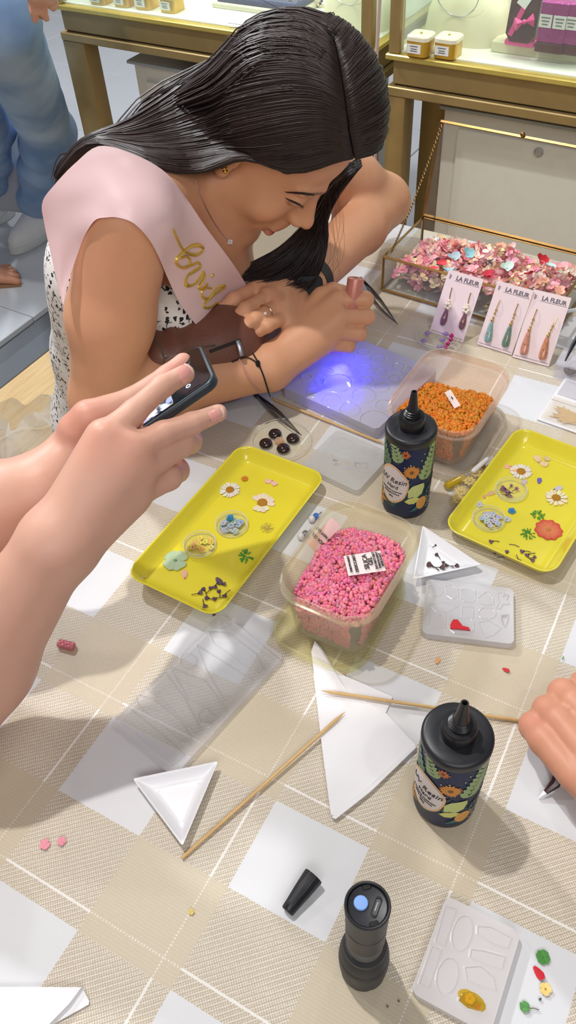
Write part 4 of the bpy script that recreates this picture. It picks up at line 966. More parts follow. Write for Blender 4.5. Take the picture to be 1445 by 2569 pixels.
class Body:
    """ordered list of smooth unions / cuts; colour blobs paint lips, brows, cheeks"""
    def __init__(s, rs=1.0): s.p = []; s.rs = rs          # rs scales every radius of the figure
    def cone(s, a, b, r1, r2, k=.01, op=1): s.p.append(('c', np.array(a, float), np.array(b, float), r1*s.rs, r2*s.rs, k, op)); return s
    def chain(s, pts, rs, k=.01):
        for i in range(len(pts)-1): s.cone(pts[i], pts[i+1], rs[i], rs[i+1], k)
        return s
    def ell(s, c, r, R=None, k=.01, op=1): s.p.append(('e', np.array(c, float), np.array(r, float), np.eye(3) if R is None else np.array(R, float), 0, k, op)); return s
    def sub(s, other, k): s.p.append(('b', other, None, None, None, k, 1)); return s
    def __call__(s, P):
        D = np.full(len(P), .5)
        for ty, a, b, r1, r2, k, op in s.p:
            if ty == 'b': D = smin(D, a(P), k); continue
            if ty == 'c': ctr = (a+b)/2; R = np.linalg.norm(b-a)/2+max(r1, r2)
            else: ctr = a; R = b.max()
            near = np.einsum('ij,ij->i', P-ctr, P-ctr) < (R+.05+k)**2
            if not near.any(): continue
            Q = P[near]; d = d_cone(Q, a, b, r1, r2) if ty == 'c' else d_ell(Q, a, b, r1)
            D[near] = smin(D[near], d, k) if op > 0 else smax(D[near], -d, k)
        return D
def sdf_mesh(f, lo, hi, h, cut=None):
    """surface nets on a sparse grid; returns vertices and quads"""
    lo = np.array(lo, float); B = 6; H = h*B
    nb = np.ceil((np.array(hi)-lo)/H).astype(int); n = nb*B+1
    gx = [lo[i]+H*(np.arange(nb[i])+.5) for i in range(3)]
    cc = np.stack(np.meshgrid(*gx, indexing='ij'), -1).reshape(-1, 3)
    dc = f(cc).reshape(nb); act = np.abs(dc) < H*1.35
    D = np.repeat(np.repeat(np.repeat(np.where(dc > 0, 1., -1.).astype(np.float32), B, 0), B, 1), B, 2)
    D = np.pad(D, ((0, 1), (0, 1), (0, 1)), mode='edge')
    A = np.repeat(np.repeat(np.repeat(act, B, 0), B, 1), B, 2); A2 = np.zeros(n, bool)
    for dx in (0, 1):
        for dy in (0, 1):
            for dz in (0, 1): A2[dx:dx+nb[0]*B, dy:dy+nb[1]*B, dz:dz+nb[2]*B] |= A
    idx = np.argwhere(A2); D[A2] = f(lo+idx*h)
    s = D < 0; m = n-1
    cnt = np.zeros(m, np.int8)
    cor = [(i, j, k) for i in (0, 1) for j in (0, 1) for k in (0, 1)]
    for i, j, k in cor: cnt += s[i:i+m[0], j:j+m[1], k:k+m[2]]
    cells = np.argwhere((cnt > 0) & (cnt < 8)); vid = np.full(m, -1, np.int64); vid[tuple(cells.T)] = np.arange(len(cells))
    acc = np.zeros((len(cells), 3)); num = np.zeros(len(cells)); cv = {c: D[tuple((cells+c).T)] for c in cor}
    for c in cor:
        for ax in range(3):
            if c[ax]: continue
            e = list(c); e[ax] = 1; e = tuple(e); a, b = cv[c], cv[e]; x = (a < 0) != (b < 0)
            t = np.where(x, a/np.where(x, a-b, 1), 0); p = np.array(c)+np.outer(t, np.eye(3)[ax]); acc += p*x[:, None]; num += x
    V = lo+(cells+acc/num[:, None])*h; F = []
    for ax in range(3):
        a = s[tuple(slice(0, m[i]) if i == ax else slice(0, m[i]) for i in range(3))]; sh = [0, 0, 0]; sh[ax] = 1
        b = s[tuple(slice(sh[i], sh[i]+m[i]) for i in range(3))]
        e = np.argwhere(a != b); u, w = (ax+1) % 3, (ax+2) % 3
        e = e[(e[:, u] > 0) & (e[:, w] > 0)]
        q = []
        for du, dw in ((0, 0), (1, 0), (1, 1), (0, 1)):
            c = e.copy(); c[:, u] -= du; c[:, w] -= dw; q.append(vid[tuple(c.T)])
        q = np.stack(q, 1); fl_ = s[tuple(e.T)]; q = np.where(fl_[:, None], q, q[:, ::-1]); F.append(q[(q >= 0).all(1)])
    return V, np.concatenate(F)
def body_mesh(name, f, lo, hi, h, m, base, paints=(), smooth_it=1):
    V, F = sdf_mesh(f, lo, hi, h)
    me = bpy.data.meshes.new(name); me.vertices.add(len(V)); me.vertices.foreach_set('co', V.astype(np.float32).ravel())
    me.loops.add(F.size); me.loops.foreach_set('vertex_index', F.ravel().astype(np.int32))
    me.polygons.add(len(F)); me.polygons.foreach_set('loop_start', np.arange(0, F.size, 4, dtype=np.int32)); me.polygons.foreach_set('use_smooth', np.ones(len(F), bool))
    me.update(calc_edges=True); me.validate(); me.materials.append(m)
    col = np.tile(np.array(base[:3]), (len(V), 1))
    for fn, c, amt in paints:
        w = np.clip(fn(V), 0, 1)[:, None]*amt; col = col*(1-w)+np.array(c[:3])*w
    at = me.color_attributes.new('Col', 'FLOAT_COLOR', 'POINT'); at.data.foreach_set('color', np.c_[col, np.ones(len(V))].astype(np.float32).ravel())
    return me
def blob(c, r, soft=.5, R=None):             # paint mask: 1 in the core, 0 outside
    c = np.array(c, float); r = np.array(r, float)
    def f(V):
        q = V-c
        if R is not None: q = q @ R
        d = np.linalg.norm(q/r, axis=1); return np.clip((1-d)/soft, 0, 1)
    return f
def skin_mat(name, rough=.45):
    m = mat(name, (1, 1, 1, 1), rough, attr='Col', var=.07, vs=70, sss=.22, sssr=(1, .32, .16), sscale=.006, spec=.4)
    return m
A3 = lambda v: np.array([v.x, v.y, v.z])
def finger(b, joints, rs, k=.0015, root_k=.007):
    """finger as its own smooth chain, then joined to the palm"""
    f = Body(b.rs)
    for i in range(len(joints)-1): f.cone(joints[i], joints[i+1], rs[i], rs[i+1], .004)
    b.sub(f, k); return f
def nail(parent, tip, back, up, w=.0105, l=.011, m=None, lift=.0):
    """small curved plate on the back of a fingertip; tip/back are world points along the finger axis, up = dorsal direction, lift = finger radius there"""
    tip, back, up = Vector(tip), Vector(back), Vector(up); d = (tip-back).normalized(); up = (up-d*up.dot(d)).normalized(); sd = d.cross(up)
    def fn(u, v):
        a = (u-.5)*1.9; q = abs(u-.5)*2; ll = l*(1-.25*q*q)
        return tip+d*((v-1)*ll+.0015*(v > .9)*0)+sd*(math.sin(a)*w*.56)+up*(lift*(math.cos(a)-.02)+.0004-.0012*v*v)
    g = G().grid(fn, 9, 8, flip=True)
    o = part('fingernail', g, m, parent); return o
# ================================================================= the woman bent over her work
SK = rgb(218, 162, 126); SKP = rgb(212, 158, 138)
M_skin = skin_mat('warm_skin')
wHC = np.array([0.00269444, 0.96099324, 0.31273791]); 
HM = np.array([[-.381, .61, .695], [-.921, -.184, -.344], [-.082, -.771, .632]]); HM, _ = np.linalg.qr(HM); HM = HM*np.sign(np.diag(HM.T @ np.array([[-.381, .61, .695], [-.921, -.184, -.344], [-.082, -.771, .632]])))
def hl(r, f, u): return wHC+HM @ np.array([r, f, u])
wb = Body()
# head
wb.ell(hl(0, .004, .040), (.071, .083, .084), HM, .0)
wb.ell(hl(0, .030, -.025), (.061, .060, .078), HM, .02)
wb.ell(hl(0, .044, .042), (.058, .042, .046), HM, .02)
for s_ in (-1, 1):
    wb.cone(hl(s_*.053, .004, -.056), hl(s_*.016, .074, -.110), .019, .014, .022)
    wb.ell(hl(s_*.034, .060, -.036), (.025, .023, .025), HM, .018)
wb.ell(hl(0, .080, -.113), (.019, .018, .015), HM, .016); wb.ell(hl(0, .040, -.080), (.042, .045, .034), HM, .02)
for s_ in (-1, 1):
    wb.ell(hl(s_*.032, .100, .006), (.017, .014, .011), HM, .014, -1)
    wb.ell(hl(s_*.0325, .0755, .001), (.0165, .0135, .0125), HM, .004)
    wb.cone(hl(s_*.018, .090, .021), hl(s_*.048, .074, .020), .006, .005, .014)
wb.cone(hl(0, .088, .004), hl(0, .113, -.031), .0065, .0085, .010); wb.cone(hl(0, .101, -.044), hl(0, .0975, -.066), .0075, .0085, .008)
wb.cone(hl(0, .082, .004), hl(0, .097, -.036), .0095, .0135, .010); wb.cone(hl(0, .088, -.040), hl(0, .092, -.064), .013, .014, .010)
wb.ell(hl(0, .117, -.037), (.0105, .0095, .0085), HM, .006)
for s_ in (-1, 1): wb.ell(hl(s_*.0115, .105, -.040), (.0068, .0095, .0070), HM, .005)
wb.ell(hl(0, .080, -.074), (.025, .0145, .016), HM, .012)
wb.ell(hl(0, .0975, -.0710), (.019, .0075, .0052), HM, .004); wb.ell(hl(0, .0965, -.0825), (.0175, .0090, .0072), HM, .004)
wb.ell(hl(0, .1075, -.0765), (.021, .0050, .0011), HM, .003, -1)
for s_ in (-1, 1):
    wb.ell(hl(s_*.069, -.010, -.010), (.005, .014, .022), HM, .006); wb.ell(hl(s_*.073, -.004, -.028), (.005, .008, .009), HM, .005)
# torso
RSH = A3(gp(316, 548, .285)); LSH = A3(gp(725, 405, .185)); NB = (RSH+LSH)/2+np.array([-.055, .025, .012])
fw = np.array([.83, -.55, -.25]); fw /= np.linalg.norm(fw)
PEL = np.array([-.262, 1.14, -.22]); WST = np.array([-.238, 1.07, -.04]); CHE = np.array([-.165, .99, .12])
wt = Body()
side = (LSH-RSH)/np.linalg.norm(LSH-RSH)
for q in (-1, 1):
    wt.cone(CHE+side*.062*q+np.array([0, 0, .02]), WST+side*.045*q, .086, .070, .03)
    wt.cone(WST+side*.045*q, PEL+side*.055*q, .070, .092, .03)
    wt.ell(CHE+side*.062*q+fw*.075+np.array([0, 0, .015]), (.052, .052, .055), None, .03)
wt.cone(RSH+side*.045-fw*.02, LSH-side*.045-fw*.02, .048, .048, .05)
wt.cone((RSH+LSH)/2-fw*.035-np.array([0,0,.03]), CHE, .078, .10, .05)
wb.sub(wt, .012)
wb.cone(hl(0, -.034, -.030), NB, .044, .052, .012)
wb.cone(NB, RSH+side*.03, .042, .040, .03); wb.cone(NB, LSH-side*.03, .042, .040, .03)
# right arm: upper arm down to the elbow on the table, forearm along the table to the hand with the lamp
REL = A3(gp(262, 1000, .060)); RWR = A3(gp(668, 928, .058))
um = RSH*.5+REL*.5+np.array([-.004, -.004, 0])
wb.chain([RSH, um, REL], [.051, .048, .040], .02)
fm = REL*.62+RWR*.38+np.array([0, 0, .006]); wb.chain([REL, fm, RWR], [.041, .040, .0265], .02)
# left arm: elbow at the far corner, forearm back to the bag
LEL = A3(gp(962, 505, .068)); LWR = A3(gp(770, 712, .090))
wb.chain([LSH, LSH*.45+LEL*.55+np.array([.01, .004, .0]), LEL], [.048, .045, .040], .02)
fm = LEL*.65+LWR*.35; wb.chain([LEL, fm, LWR], [.041, .040, .027], .015)
# right hand closed round the lamp
PB, PT = A3(gp(868, 872, .050)), A3(gp(893, 697, .135)); PA = (PT-PB)/np.linalg.norm(PT-PB)
def hp(x, y, z): return A3(gp(x, y, z))
mcp = [hp(846, 752, .110), hp(852, 795, .099), hp(842, 832, .084), hp(822, 862, .070)]
pip = [hp(916, 752, .108), hp(921, 796, .092), hp(902, 838, .076), hp(874, 868, .060)]
rh = Body()
for i, (m_, r_) in enumerate(zip(mcp, [.0125, .0125, .012, .011])):
    rh.cone(RWR+(m_-RWR)*.12+(np.array([0, .004, .004])*(1.5-i)), m_, .017, r_, .012)
wb.sub(rh, .02)
vw = np.array([-.05, -.9, .43]); vw /= np.linalg.norm(vw)       # towards the viewer
for i in range(4):
    dip = pip[i]-vw*.026+np.array([-.012, 0, -.006]); tip = dip-vw*.006+np.array([-.020, -.002, -.002])
    finger(wb, [mcp[i], pip[i], dip, tip], [.0115-.0006*i, .0108-.0006*i, .0095-.0005*i, .0078], .0022)
finger(wb, [RWR*.55+mcp[0]*.45+np.array([0, .012, .004]), hp(806, 748, .112)-vw*.012, hp(836, 734, .120)-vw*.020, hp(862, 736, .116)-vw*.022], [.014, .0125, .0105, .0085], .008)
# left hand resting on the bag
lm = [hp(640, 728, .112), hp(672, 746, .113), hp(696, 770, .109), hp(712, 795, .102)]
lp = [hp(588, 752, .122), hp(616, 776, .122), hp(640, 800, .117), hp(670, 818, .108)]
ld = [hp(554, 780, .116), hp(588, 802, .115), hp(616, 818, .110), hp(650, 830, .102)]
lt = [hp(538, 800, .106), hp(574, 812, .104), hp(604, 825, .100), hp(640, 838, .094)]
lh = Body()
for m_, r_ in zip(lm, [.013, .0135, .013, .012]): lh.cone(LWR, m_, .019, r_, .012)
wb.sub(lh, .015)
for i in range(4): finger(wb, [lm[i], lp[i], ld[i], lt[i]], [.0112-.0004*i, .0096-.0004*i, .0086-.0004*i, .0074-.0003*i], .0010)
finger(wb, [LWR*.6+lm[0]*.4, hp(680, 712, .094), hp(640, 716, .090), hp(606, 738, .088)], [.014, .012, .011, .009], .006)
# legs under the table (thigh and shin, seated)
for q in (-1, 1):
    hipj = PEL+side*.07*q; kn = hipj+np.array([.36, -.24, .02]); an = kn+np.array([-.02, .0, -.43])
    wb.chain([hipj, kn], [.082, .056], .03); wb.chain([kn, an], [.052, .034], .02); wb.cone(an, an+np.array([.13, -.08, -.045]), .034, .024, .015)
lips = [(blob(hl(0, .1010, -.0765), (.024, .018, .0135), .5, HM), rgb(186, 84, 88), .85)]
brows = []
for s_ in (-1, 1):
    for k in range(6):
        u = k/5; brows.append((blob(hl(s_*(.016+.034*u), .094-.014*u, .0205+.004*math.sin(u*2.4)), (.0065, .016, .0030+.0006*(1-u)), .8, HM), rgb(58, 42, 38), .85))
    for k in range(6):
        u = k/5; brows.append((blob(hl(s_*(.019+.028*u), .090-.010*u, -.0065-.003*math.sin(u*3.14)), (.0048, .014, .0019), .7, HM), rgb(30, 22, 20), .95))
    brows.append((blob(hl(s_*.036, .075, -.036), (.030, .03, .028), 1.0, HM), rgb(214, 136, 108), .45))
paints = lips+brows
t_w = thing('person', 'woman with long dark hair and pink bride sash, bent over the blue-lit mould', 'person', (PEL[0], PEL[1], FZ))
def wpart(name, me_or_g, m, lab=None, **kw):
    o = part(name, me_or_g, m, t_w, lab, **kw); o.matrix_parent_inverse = Matrix.Translation(-Vector(t_w.location)); return o
WL, WHI = (-.50, .60, FZ-.02), (.33, 1.45, .50)
wme = body_mesh('woman_body', wb, WL, WHI, .0026, M_skin, SK, paints)
wpart('body', wme, None)

# ---------------------------------------------------------------- dress: white cotton with small black sprigs
M_dress = bpy.data.materials.new('floral_dress_cotton'); M_dress.use_nodes = True
def dress_nodes():
    t = NT(M_dress); b = t.n['Principled BSDF']; co = t.obj(); m = t.math
    d = t.add('ShaderNodeTexNoise'); d.inputs['Scale'].default_value = 95; t.l.new(co, d.inputs['Vector'])
    va = t.add('ShaderNodeVectorMath', operation='MULTIPLY_ADD'); t.l.new(d.outputs['Color'], va.inputs[0]); va.inputs[1].default_value = (.010, .010, .010); t.l.new(co, va.inputs[2])
    v = t.add('ShaderNodeTexVoronoi'); v.inputs['Scale'].default_value = 130; t.l.new(va.outputs[0], v.inputs['Vector'])
    v2 = t.add('ShaderNodeTexVoronoi', feature='DISTANCE_TO_EDGE'); v2.inputs['Scale'].default_value = 75; t.l.new(va.outputs[0], v2.inputs['Vector'])
    big = m('GREATER_THAN', t.noise(48, co, 2), .47)
    leaf = m('MULTIPLY', m('LESS_THAN', v.outputs['Distance'], .36), big); st = m('MULTIPLY', m('LESS_THAN', v2.outputs['Distance'], .035), m('GREATER_THAN', t.noise(42, co, 1), .53))
    t.l.new(t.mix(m('MAXIMUM', leaf, st), rgb(236, 232, 228), rgb(30, 28, 34)), b.inputs['Base Color']); b.inputs['Roughness'].default_value = .8
    bp = t.add('ShaderNodeBump'); bp.inputs['Strength'].default_value = .5; bp.inputs['Distance'].default_value = .004; t.l.new(t.noise(26, co, 2), bp.inputs['Height']); t.l.new(bp.outputs[0], b.inputs['Normal'])
dress_nodes()
axu = NB-CHE; axu /= np.linalg.norm(axu); fch = fw-axu*(fw@axu); fch /= np.linalg.norm(fch)
def f_dress(P):
    d = wt(P)-.0045
    # gathers of the skirt and waist
    q = P-CHE; h = q@axu; f = q@fch; s_ = q@side
    d = d-.004*np.clip(-(h+.10)*6, 0, 1)*(1+np.sin((s_*70+f*55)))*.5
    top = h-(.045+.10*f*0+.030*np.clip(np.abs(s_)/.07, 0, 1)*0)+.16*np.clip(.02-f, 0, .1)      # neckline, lower at the back
    low = -(P[:, 2]+.44)
    return np.maximum(np.maximum(d, top), low)
def f_dress2(P):                              # skirt over the thighs
    d = np.full(len(P), .5)
    for q in (-1, 1):
        hj = PEL+side*.06*q; kn = hj+np.array([.36, -.24, .02]); d = smin(d, d_cone(P, hj, kn, .094, .072), .07)
    return smin(f_dress(P), np.maximum(d-.004*np.sin(P[:, 0]*60+P[:, 1]*30), ((P-PEL)@np.array([.83, -.55, 0]))-.34), .03)
dme = body_mesh('dress', f_dress2, WL, WHI, .0040, M_dress, (1, 1, 1))
wpart('dress', dme, None, 'white summer dress with small black sprig print')
dg = bpy.context.evaluated_depsgraph_get()
def bvh_of(*mes):
    vs, fs = [], []
    for me in mes:
        o = len(vs); vs += [v.co.copy() for v in me.vertices]; fs += [[i+o for i in p.vertices] for p in me.polygons]
    return BVHTree.FromPolygons(vs, fs)
BVH_W = bvh_of(wme, dme)
def hit(b, x, y):
    r = b.ray_cast(CAMP, ray(x, y)); return r[3] if r[0] is not None else None
def rp(x, y, d): return CAMP+ray(x, y)*d
# ---------------------------------------------------------------- sash
M_sash = mat('pink_satin', rgb(238, 204, 206), .30, var=.05, vs=14, sheen=.3, bump=.10, bs=9, spec=.6)
def torso_bvh():
    vs = [v.co.copy() for v in wme.vertices]; V = np.array([tuple(v) for v in vs]); far_ = np.ones(len(V), bool)
    lim = Body(); lim.chain([LEL, LWR], [.05, .05], 0); lim.chain([REL*.5+RWR*.5, RWR, A3(gp(880, 800, .09))], [.06, .06, .08], 0)
    for q_ in (lm, lp, lt): lim.chain(q_, [.035]*4, 0)
    lim.chain([LWR, lm[1]], [.05, .05], 0); far_ = lim(V) > 0
    fs = [list(p.vertices) for p in wme.polygons if far_[p.vertices[0]]]; o = len(vs); vs += [v.co.copy() for v in dme.vertices]; fs += [[i+o for i in p.vertices] for p in dme.polygons]
    return BVHTree.FromPolygons(vs, fs)
BVH_T = torso_bvh()
rows = [((158, 768), (150, 738)), ((172, 705), (128, 640)), ((192, 645), (112, 565)), ((212, 592), (106, 508)), ((238, 553), (138, 462)), ((266, 546), (190, 408)), ((296, 546), (250, 366)), ((335, 560), (333, 386)), ((372, 598), (410, 428)), ((397, 642), (462, 490)), ((418, 692), (520, 575)), ((452, 762), (576, 650)), ((492, 815), (614, 708)), ((535, 862), (660, 790))]
NS, NW = 60, 18
def sash_mesh():
    O = np.array([r[0] for r in rows], float); I = np.array([r[1] for r in rows], float)
    po = np.array(cr([(a, b, 0) for a, b in O], NS))[:, :2]; pi_ = np.array(cr([(a, b, 0) for a, b in I], NS))[:, :2]
    px_ = np.zeros((NS, NW, 2)); ht = np.full((NS, NW), np.nan)
    for i in range(NS):
        for j in range(NW):
            f = j/(NW-1); px_[i, j] = po[i]*(1-f)+pi_[i]*f; h = hit(BVH_T, *px_[i, j])
            if h is not None and h < 1.32: ht[i, j] = h-.006
            if i == NS-1: ht[i, j] = 1.19
    D = np.where(np.isnan(ht), np.nanmean(ht), ht); fixed = ~np.isnan(ht)
    for it in range(900):
        L = np.pad(D, 1, mode='edge'); A = (L[:-2, 1:-1]+L[2:, 1:-1]+L[1:-1, :-2]+L[1:-1, 2:])/4
        D = A; D = np.where(fixed, np.minimum(D, ht), D); D[-1] = 1.19
    g = G()
    for off in (0, -.0009):
        g.grid(lambda u, v: rp(*px_[int(round(v*(NS-1))), int(round(u*(NW-1)))], D[int(round(v*(NS-1))), int(round(u*(NW-1)))]-off+.0018*math.sin(u*7+v*9)*math.sin(v*13)), NW, NS, flip=off == 0)
    n = NW*NS; rim = [i for i in range(NW)]+[j*NW+NW-1 for j in range(1, NS)]+[(NS-1)*NW+i for i in range(NW-2, -1, -1)]+[j*NW for j in range(NS-2, 0, -1)]
    for q in range(len(rim)): a, b = rim[q], rim[(q+1) % len(rim)]; g.f.append([a, b, n+b, n+a]); g.mi.append(0)
    return g.mesh('sash', M_sash, sharp=60)
sme = sash_mesh(); sash = wpart('sash', sme, None, 'pale pink satin sash with gold script')
BVH_S = bvh_of(sme)
M_foil = mat('gold_foil', rgb(232, 198, 84), .32, metal=.6, var=.2, vs=40)
def script(paths):
    g = G()
    for pts in paths:
        P = [(80+x*.36, 360+y*.36) for x, y in pts]; Q = cr([(a, b, 0) for a, b in P], len(P)*6); W3 = []
        for x, y, _ in Q:
            h = hit(BVH_S, x, y); W3.append(rp(x, y, (h if h else 1.1)-.0012))
        n = len(W3); g.tube(W3, [.0013+.0011*math.sin(PI*min(1, (i+.3)/n*1.0))*(.6+.4*math.sin(i*.35)) for i in range(n)], 6)
    return g
let = script([[(985, 598), (1010, 660), (1045, 730), (1090, 765), (1150, 775), (1192, 742), (1170, 710), (1110, 715), (1060, 750), (1012, 800), (1010, 838), (1050, 866), (1090, 850), (1100, 810), (1075, 785), (1040, 800)],
              [(1050, 866), (1110, 850), (1160, 830), (1172, 860), (1130, 890), (1085, 920), (1070, 970), (1092, 992), (1140, 975), (1182, 920), (1195, 900), (1204, 930), (1180, 970), (1160, 1000), (1172, 1016), (1202, 1000), (1225, 978)], [(1250, 925), (1264, 912)],
              [(1252, 1010), (1215, 1005), (1185, 1032), (1190, 1072), (1232, 1082), (1272, 1050), (1338, 1002), (1325, 992), (1280, 1010), (1250, 1060), (1205, 1112), (1200, 1142), (1240, 1142), (1290, 1112), (1320, 1120)]])
o = part('lettering', let, M_foil, sash, 'gold foil script')
# ---------------------------------------------------------------- hair
M_hair = mat('dark_brown_hair', (1, 1, 1, 1), .46, attr='Col', var=.35, vs=160, spec=.55)
EC, ER = np.array([0, .010, .050]), np.array([.085, .095, .095])
def hray(x, y, grow=0.0):
    o = HM.T @ (A3(CAMP)-wHC)-EC; d = HM.T @ A3(ray(x, y)); R = ER+grow; oo, dd = o/R, d/R
    A_, B_, C_ = dd@dd, oo@dd, oo@oo-1; D_ = B_*B_-A_*C_
    t_ = (-B_-math.sqrt(D_))/A_ if D_ > 0 else -B_/A_
    q = oo+dd*t_
    if D_ <= 0: q = q/np.linalg.norm(q)
    return wHC+HM @ (q*R+EC)
def dens(x, v):                                # distance of the hanging hair from the eye, v = 0 lower edge .. 1 upper edge
    base = np.interp(x, [140, 200, 260, 330, 420, 520, 600, 700], [1.05, 1.02, .985, .975, .975, .965, .955, .95]); return base+np.interp(x, [140, 250, 400, 520, 640], [.01, .03, .07, .085, .06])*v
# camera-side curtain: each guide leaves the parting and sweeps back over the shoulder (photo points)
gd = [  # (v, points)
 (0.00, [(886, 396), (842, 404), (780, 428), (715, 432), (650, 400), (590, 396), (530, 424), (470, 432), (400, 422), (330, 392), (262, 366), (215, 372), (176, 410), (148, 450)]),
 (0.20, [(880, 372), (838, 368), (775, 378), (705, 390), (640, 388), (580, 384), (520, 396), (455, 404), (390, 398), (325, 378), (260, 356), (212, 372), (174, 408), (146, 448)]),
 (0.40, [(872, 330), (828, 310), (765, 312), (695, 322), (630, 334), (570, 346), (505, 360), (440, 368), (380, 370), (318, 362), (256, 350), (208, 370), (172, 406), (145, 446)]),
 (0.60, [(866, 280), (818, 246), (755, 236), (688, 242), (622, 258), (560, 280), (495, 306), (430, 326), (372, 338), (312, 346), (250, 345), (204, 368), (170, 404), (144, 444)]),
 (0.80, [(856, 210), (806, 166), (748, 146), (684, 148), (620, 166), (556, 198), (490, 238), (424, 276), (364, 306), (306, 330), (246, 342), (200, 366), (168, 402), (143, 443)]),
 (0.92, [(846, 150), (800, 104), (748, 84), (690, 88), (628, 114), (560, 156), (490, 206), (420, 256), (356, 296), (300, 324), (242, 340), (197, 364), (166, 400), (142, 442)]),
 (1.00, [(838, 110), (800, 66), (752, 44), (700, 52), (640, 84), (566, 132), (490, 188), (414, 246), (350, 288), (295, 318), (238, 338), (194, 362), (164, 398), (141, 441)])]
def guide3(v, pts):
    out = []
    for x, y, _ in cr([(a, b, 0) for a, b in pts], 34):
        w = min(1, max(0, (x-560)/150)); w = w*w*(3-2*w); H_ = hray(x, y, .002); d = dens(x, v); h = hit(BVH_W, x, y); d = min(d, h-.007) if h is not None and x > 330 else d; D_ = A3(rp(x, y, d))
        out.append(H_*w+D_*(1-w))
    o = np.array(out)
    for _ in range(2): o[1:-1] = (o[:-2]+2*o[1:-1]+o[2:])/4
    return o
GA = [(v, guide3(v, p)) for v, p in gd]
def strand_at(GL, v):
    for i in range(len(GL)-1):
        if v <= GL[i+1][0]:
            f = (v-GL[i][0])/(GL[i+1][0]-GL[i][0]); f = f*f*(3-2*f)*.5+f*.5; return GL[i][1]*(1-f)+GL[i+1][1]*f
    return GL[-1][1]
hg = G(); hq = random.Random(21)
def col_hair(q, lo=.78, hi=1.25):
    k = q.uniform(lo, hi); c_ = rgb(52, 39, 37); return (c_[0]*k*q.uniform(.95, 1.15), c_[1]*k, c_[2]*k, 1)
def push(p, grow=.0015):
    e = (HM.T @ (p-wHC)-EC); k = np.linalg.norm(e/(ER+grow))
    if k < 1 and e[1] > .03 and e[2] < -.02: return p
    return p if k >= 1 or k < .35 else wHC+HM @ (e/k+EC)
def strand(pts, n, r, wob, q, tip=.35):
    P = [push(p) for p in cr(pts, n)]; ph = q.uniform(0, 6); ph2 = q.uniform(0, 6); off = np.array([q.gauss(0, wob), q.gauss(0, wob), q.gauss(0, wob)])
    P = [p+off*min(1, i/n*4)+np.array([math.sin(i*.5+ph), math.cos(i*.43+ph2), math.sin(i*.37+ph2)])*wob*.3 for i, p in enumerate(P)]
    hg.tube(P, [r*(.7+.3*math.sin(min(1, i/n*3)*PI/2))*(1 if i < n*.8 else 1-(1-tip)*(i-n*.8)/(n*.2)) for i in range(n)], 3)
def sheet_base(GL, nv, nu, col):               # closed dark layer under the strands
    hg.col = col; rowsP = [[push(p, -.001) for p in cr(strand_at(GL, j/(nv-1)), nu)] for j in range(nv)]
    hg.grid(lambda u, v: rowsP[int(round(v*(nv-1)))][int(round(u*(nu-1)))]+0, nu, nv)
sheet_base([(v, g_+(g_-A3(CAMP))/np.linalg.norm(g_-A3(CAMP), axis=1)[:, None]*.004) for v, g_ in GA], 30, 40, (rgb(44, 33, 32)))
for k in range(3400):
    v = hq.uniform(0, 1); hg.col = col_hair(hq); P = strand_at(GA, v).copy()
    P = P+np.array([0, 0, .0012])*hq.uniform(-1, 1.2); strand(P, 24, hq.uniform(.0004, .0009), .0011, hq)
for k in range(420):
    v = hq.uniform(0, .16)**1.3; hg.col = col_hair(hq); strand(strand_at(GA, v), 34, hq.uniform(.0005, .0009), .0008, hq)
# far side of the parting, in the head's own frame
part_px = [(886, 398), (880, 372), (872, 330), (866, 280), (856, 210), (846, 150), (836, 108), (818, 76), (796, 56)]
def far_guide(v):
    i = v*(len(part_px)-1); a = int(min(i, len(part_px)-2)); f = i-a
    p0 = hray(part_px[a][0]*(1-f)+part_px[a+1][0]*f+4, part_px[a][1]*(1-f)+part_px[a+1][1]*f)
    e0 = (HM.T @ (p0-wHC)-EC)/ER; e0 /= np.linalg.norm(e0); d = np.array([-1, .05, -.05]); d -= e0*(d@e0); d /= np.linalg.norm(d); out = []
    for t_ in np.linspace(0, 1, 7):
        q = e0*math.cos(t_*1.8)+d*math.sin(t_*1.8); q[2] -= .18*t_*t_; q /= np.linalg.norm(q)
        out.append(wHC+HM @ (q*(ER+.001+.004*math.sin(t_*PI))+EC))
    return np.array(out)
FA = [(v, far_guide(v)) for v in np.linspace(0, 1, 9)]
sheet_base([(v, (g_-wHC)*.985+wHC) for v, g_ in FA], 24, 24, rgb(44, 33, 32))
for k in range(1500):
    v = hq.uniform(0, 1); hg.col = col_hair(hq); strand(strand_at(FA, v), 14, hq.uniform(.0004, .0009), .0010, hq)
# front lock: falls from the far temple behind the face onto the forearm
lk = [  # near the face .. outer edge
 (0.0, [(880, 420, 1.05), (830, 470, 1.09), (790, 540, 1.125), (740, 600, 1.14), (690, 640, 1.14), (640, 668, 1.13), (606, 686, 1.12)]),
 (0.4, [(892, 415, 1.05), (842, 470, 1.09), (806, 540, 1.125), (776, 610, 1.14), (736, 660, 1.135), (690, 690, 1.125), (640, 704, 1.115)]),
 (0.8, [(902, 410, 1.05), (850, 470, 1.09), (816, 540, 1.125), (806, 610, 1.135), (786, 670, 1.13), (752, 702, 1.12), (712, 712, 1.11)]),
 (1.0, [(906, 405, 1.05), (854, 470, 1.09), (820, 530, 1.12), (818, 600, 1.13), (806, 660, 1.125), (786, 700, 1.115), (764, 716, 1.105)])]
LA = [(v, np.array([A3(rp(*p)) for p in pts])) for v, pts in lk]
sheet_base([(v, g_+np.array([0, .006, 0])) for v, g_ in LA], 14, 24, rgb(24, 19, 20))
for k in range(900):
    v = hq.uniform(0, 1); hg.col = col_hair(hq, .55, 1.1); P = strand_at(LA, v)+np.array([0, hq.uniform(-.012, .014), 0]); strand(P, 18, hq.uniform(.0004, .0008), .0016, hq, .2)
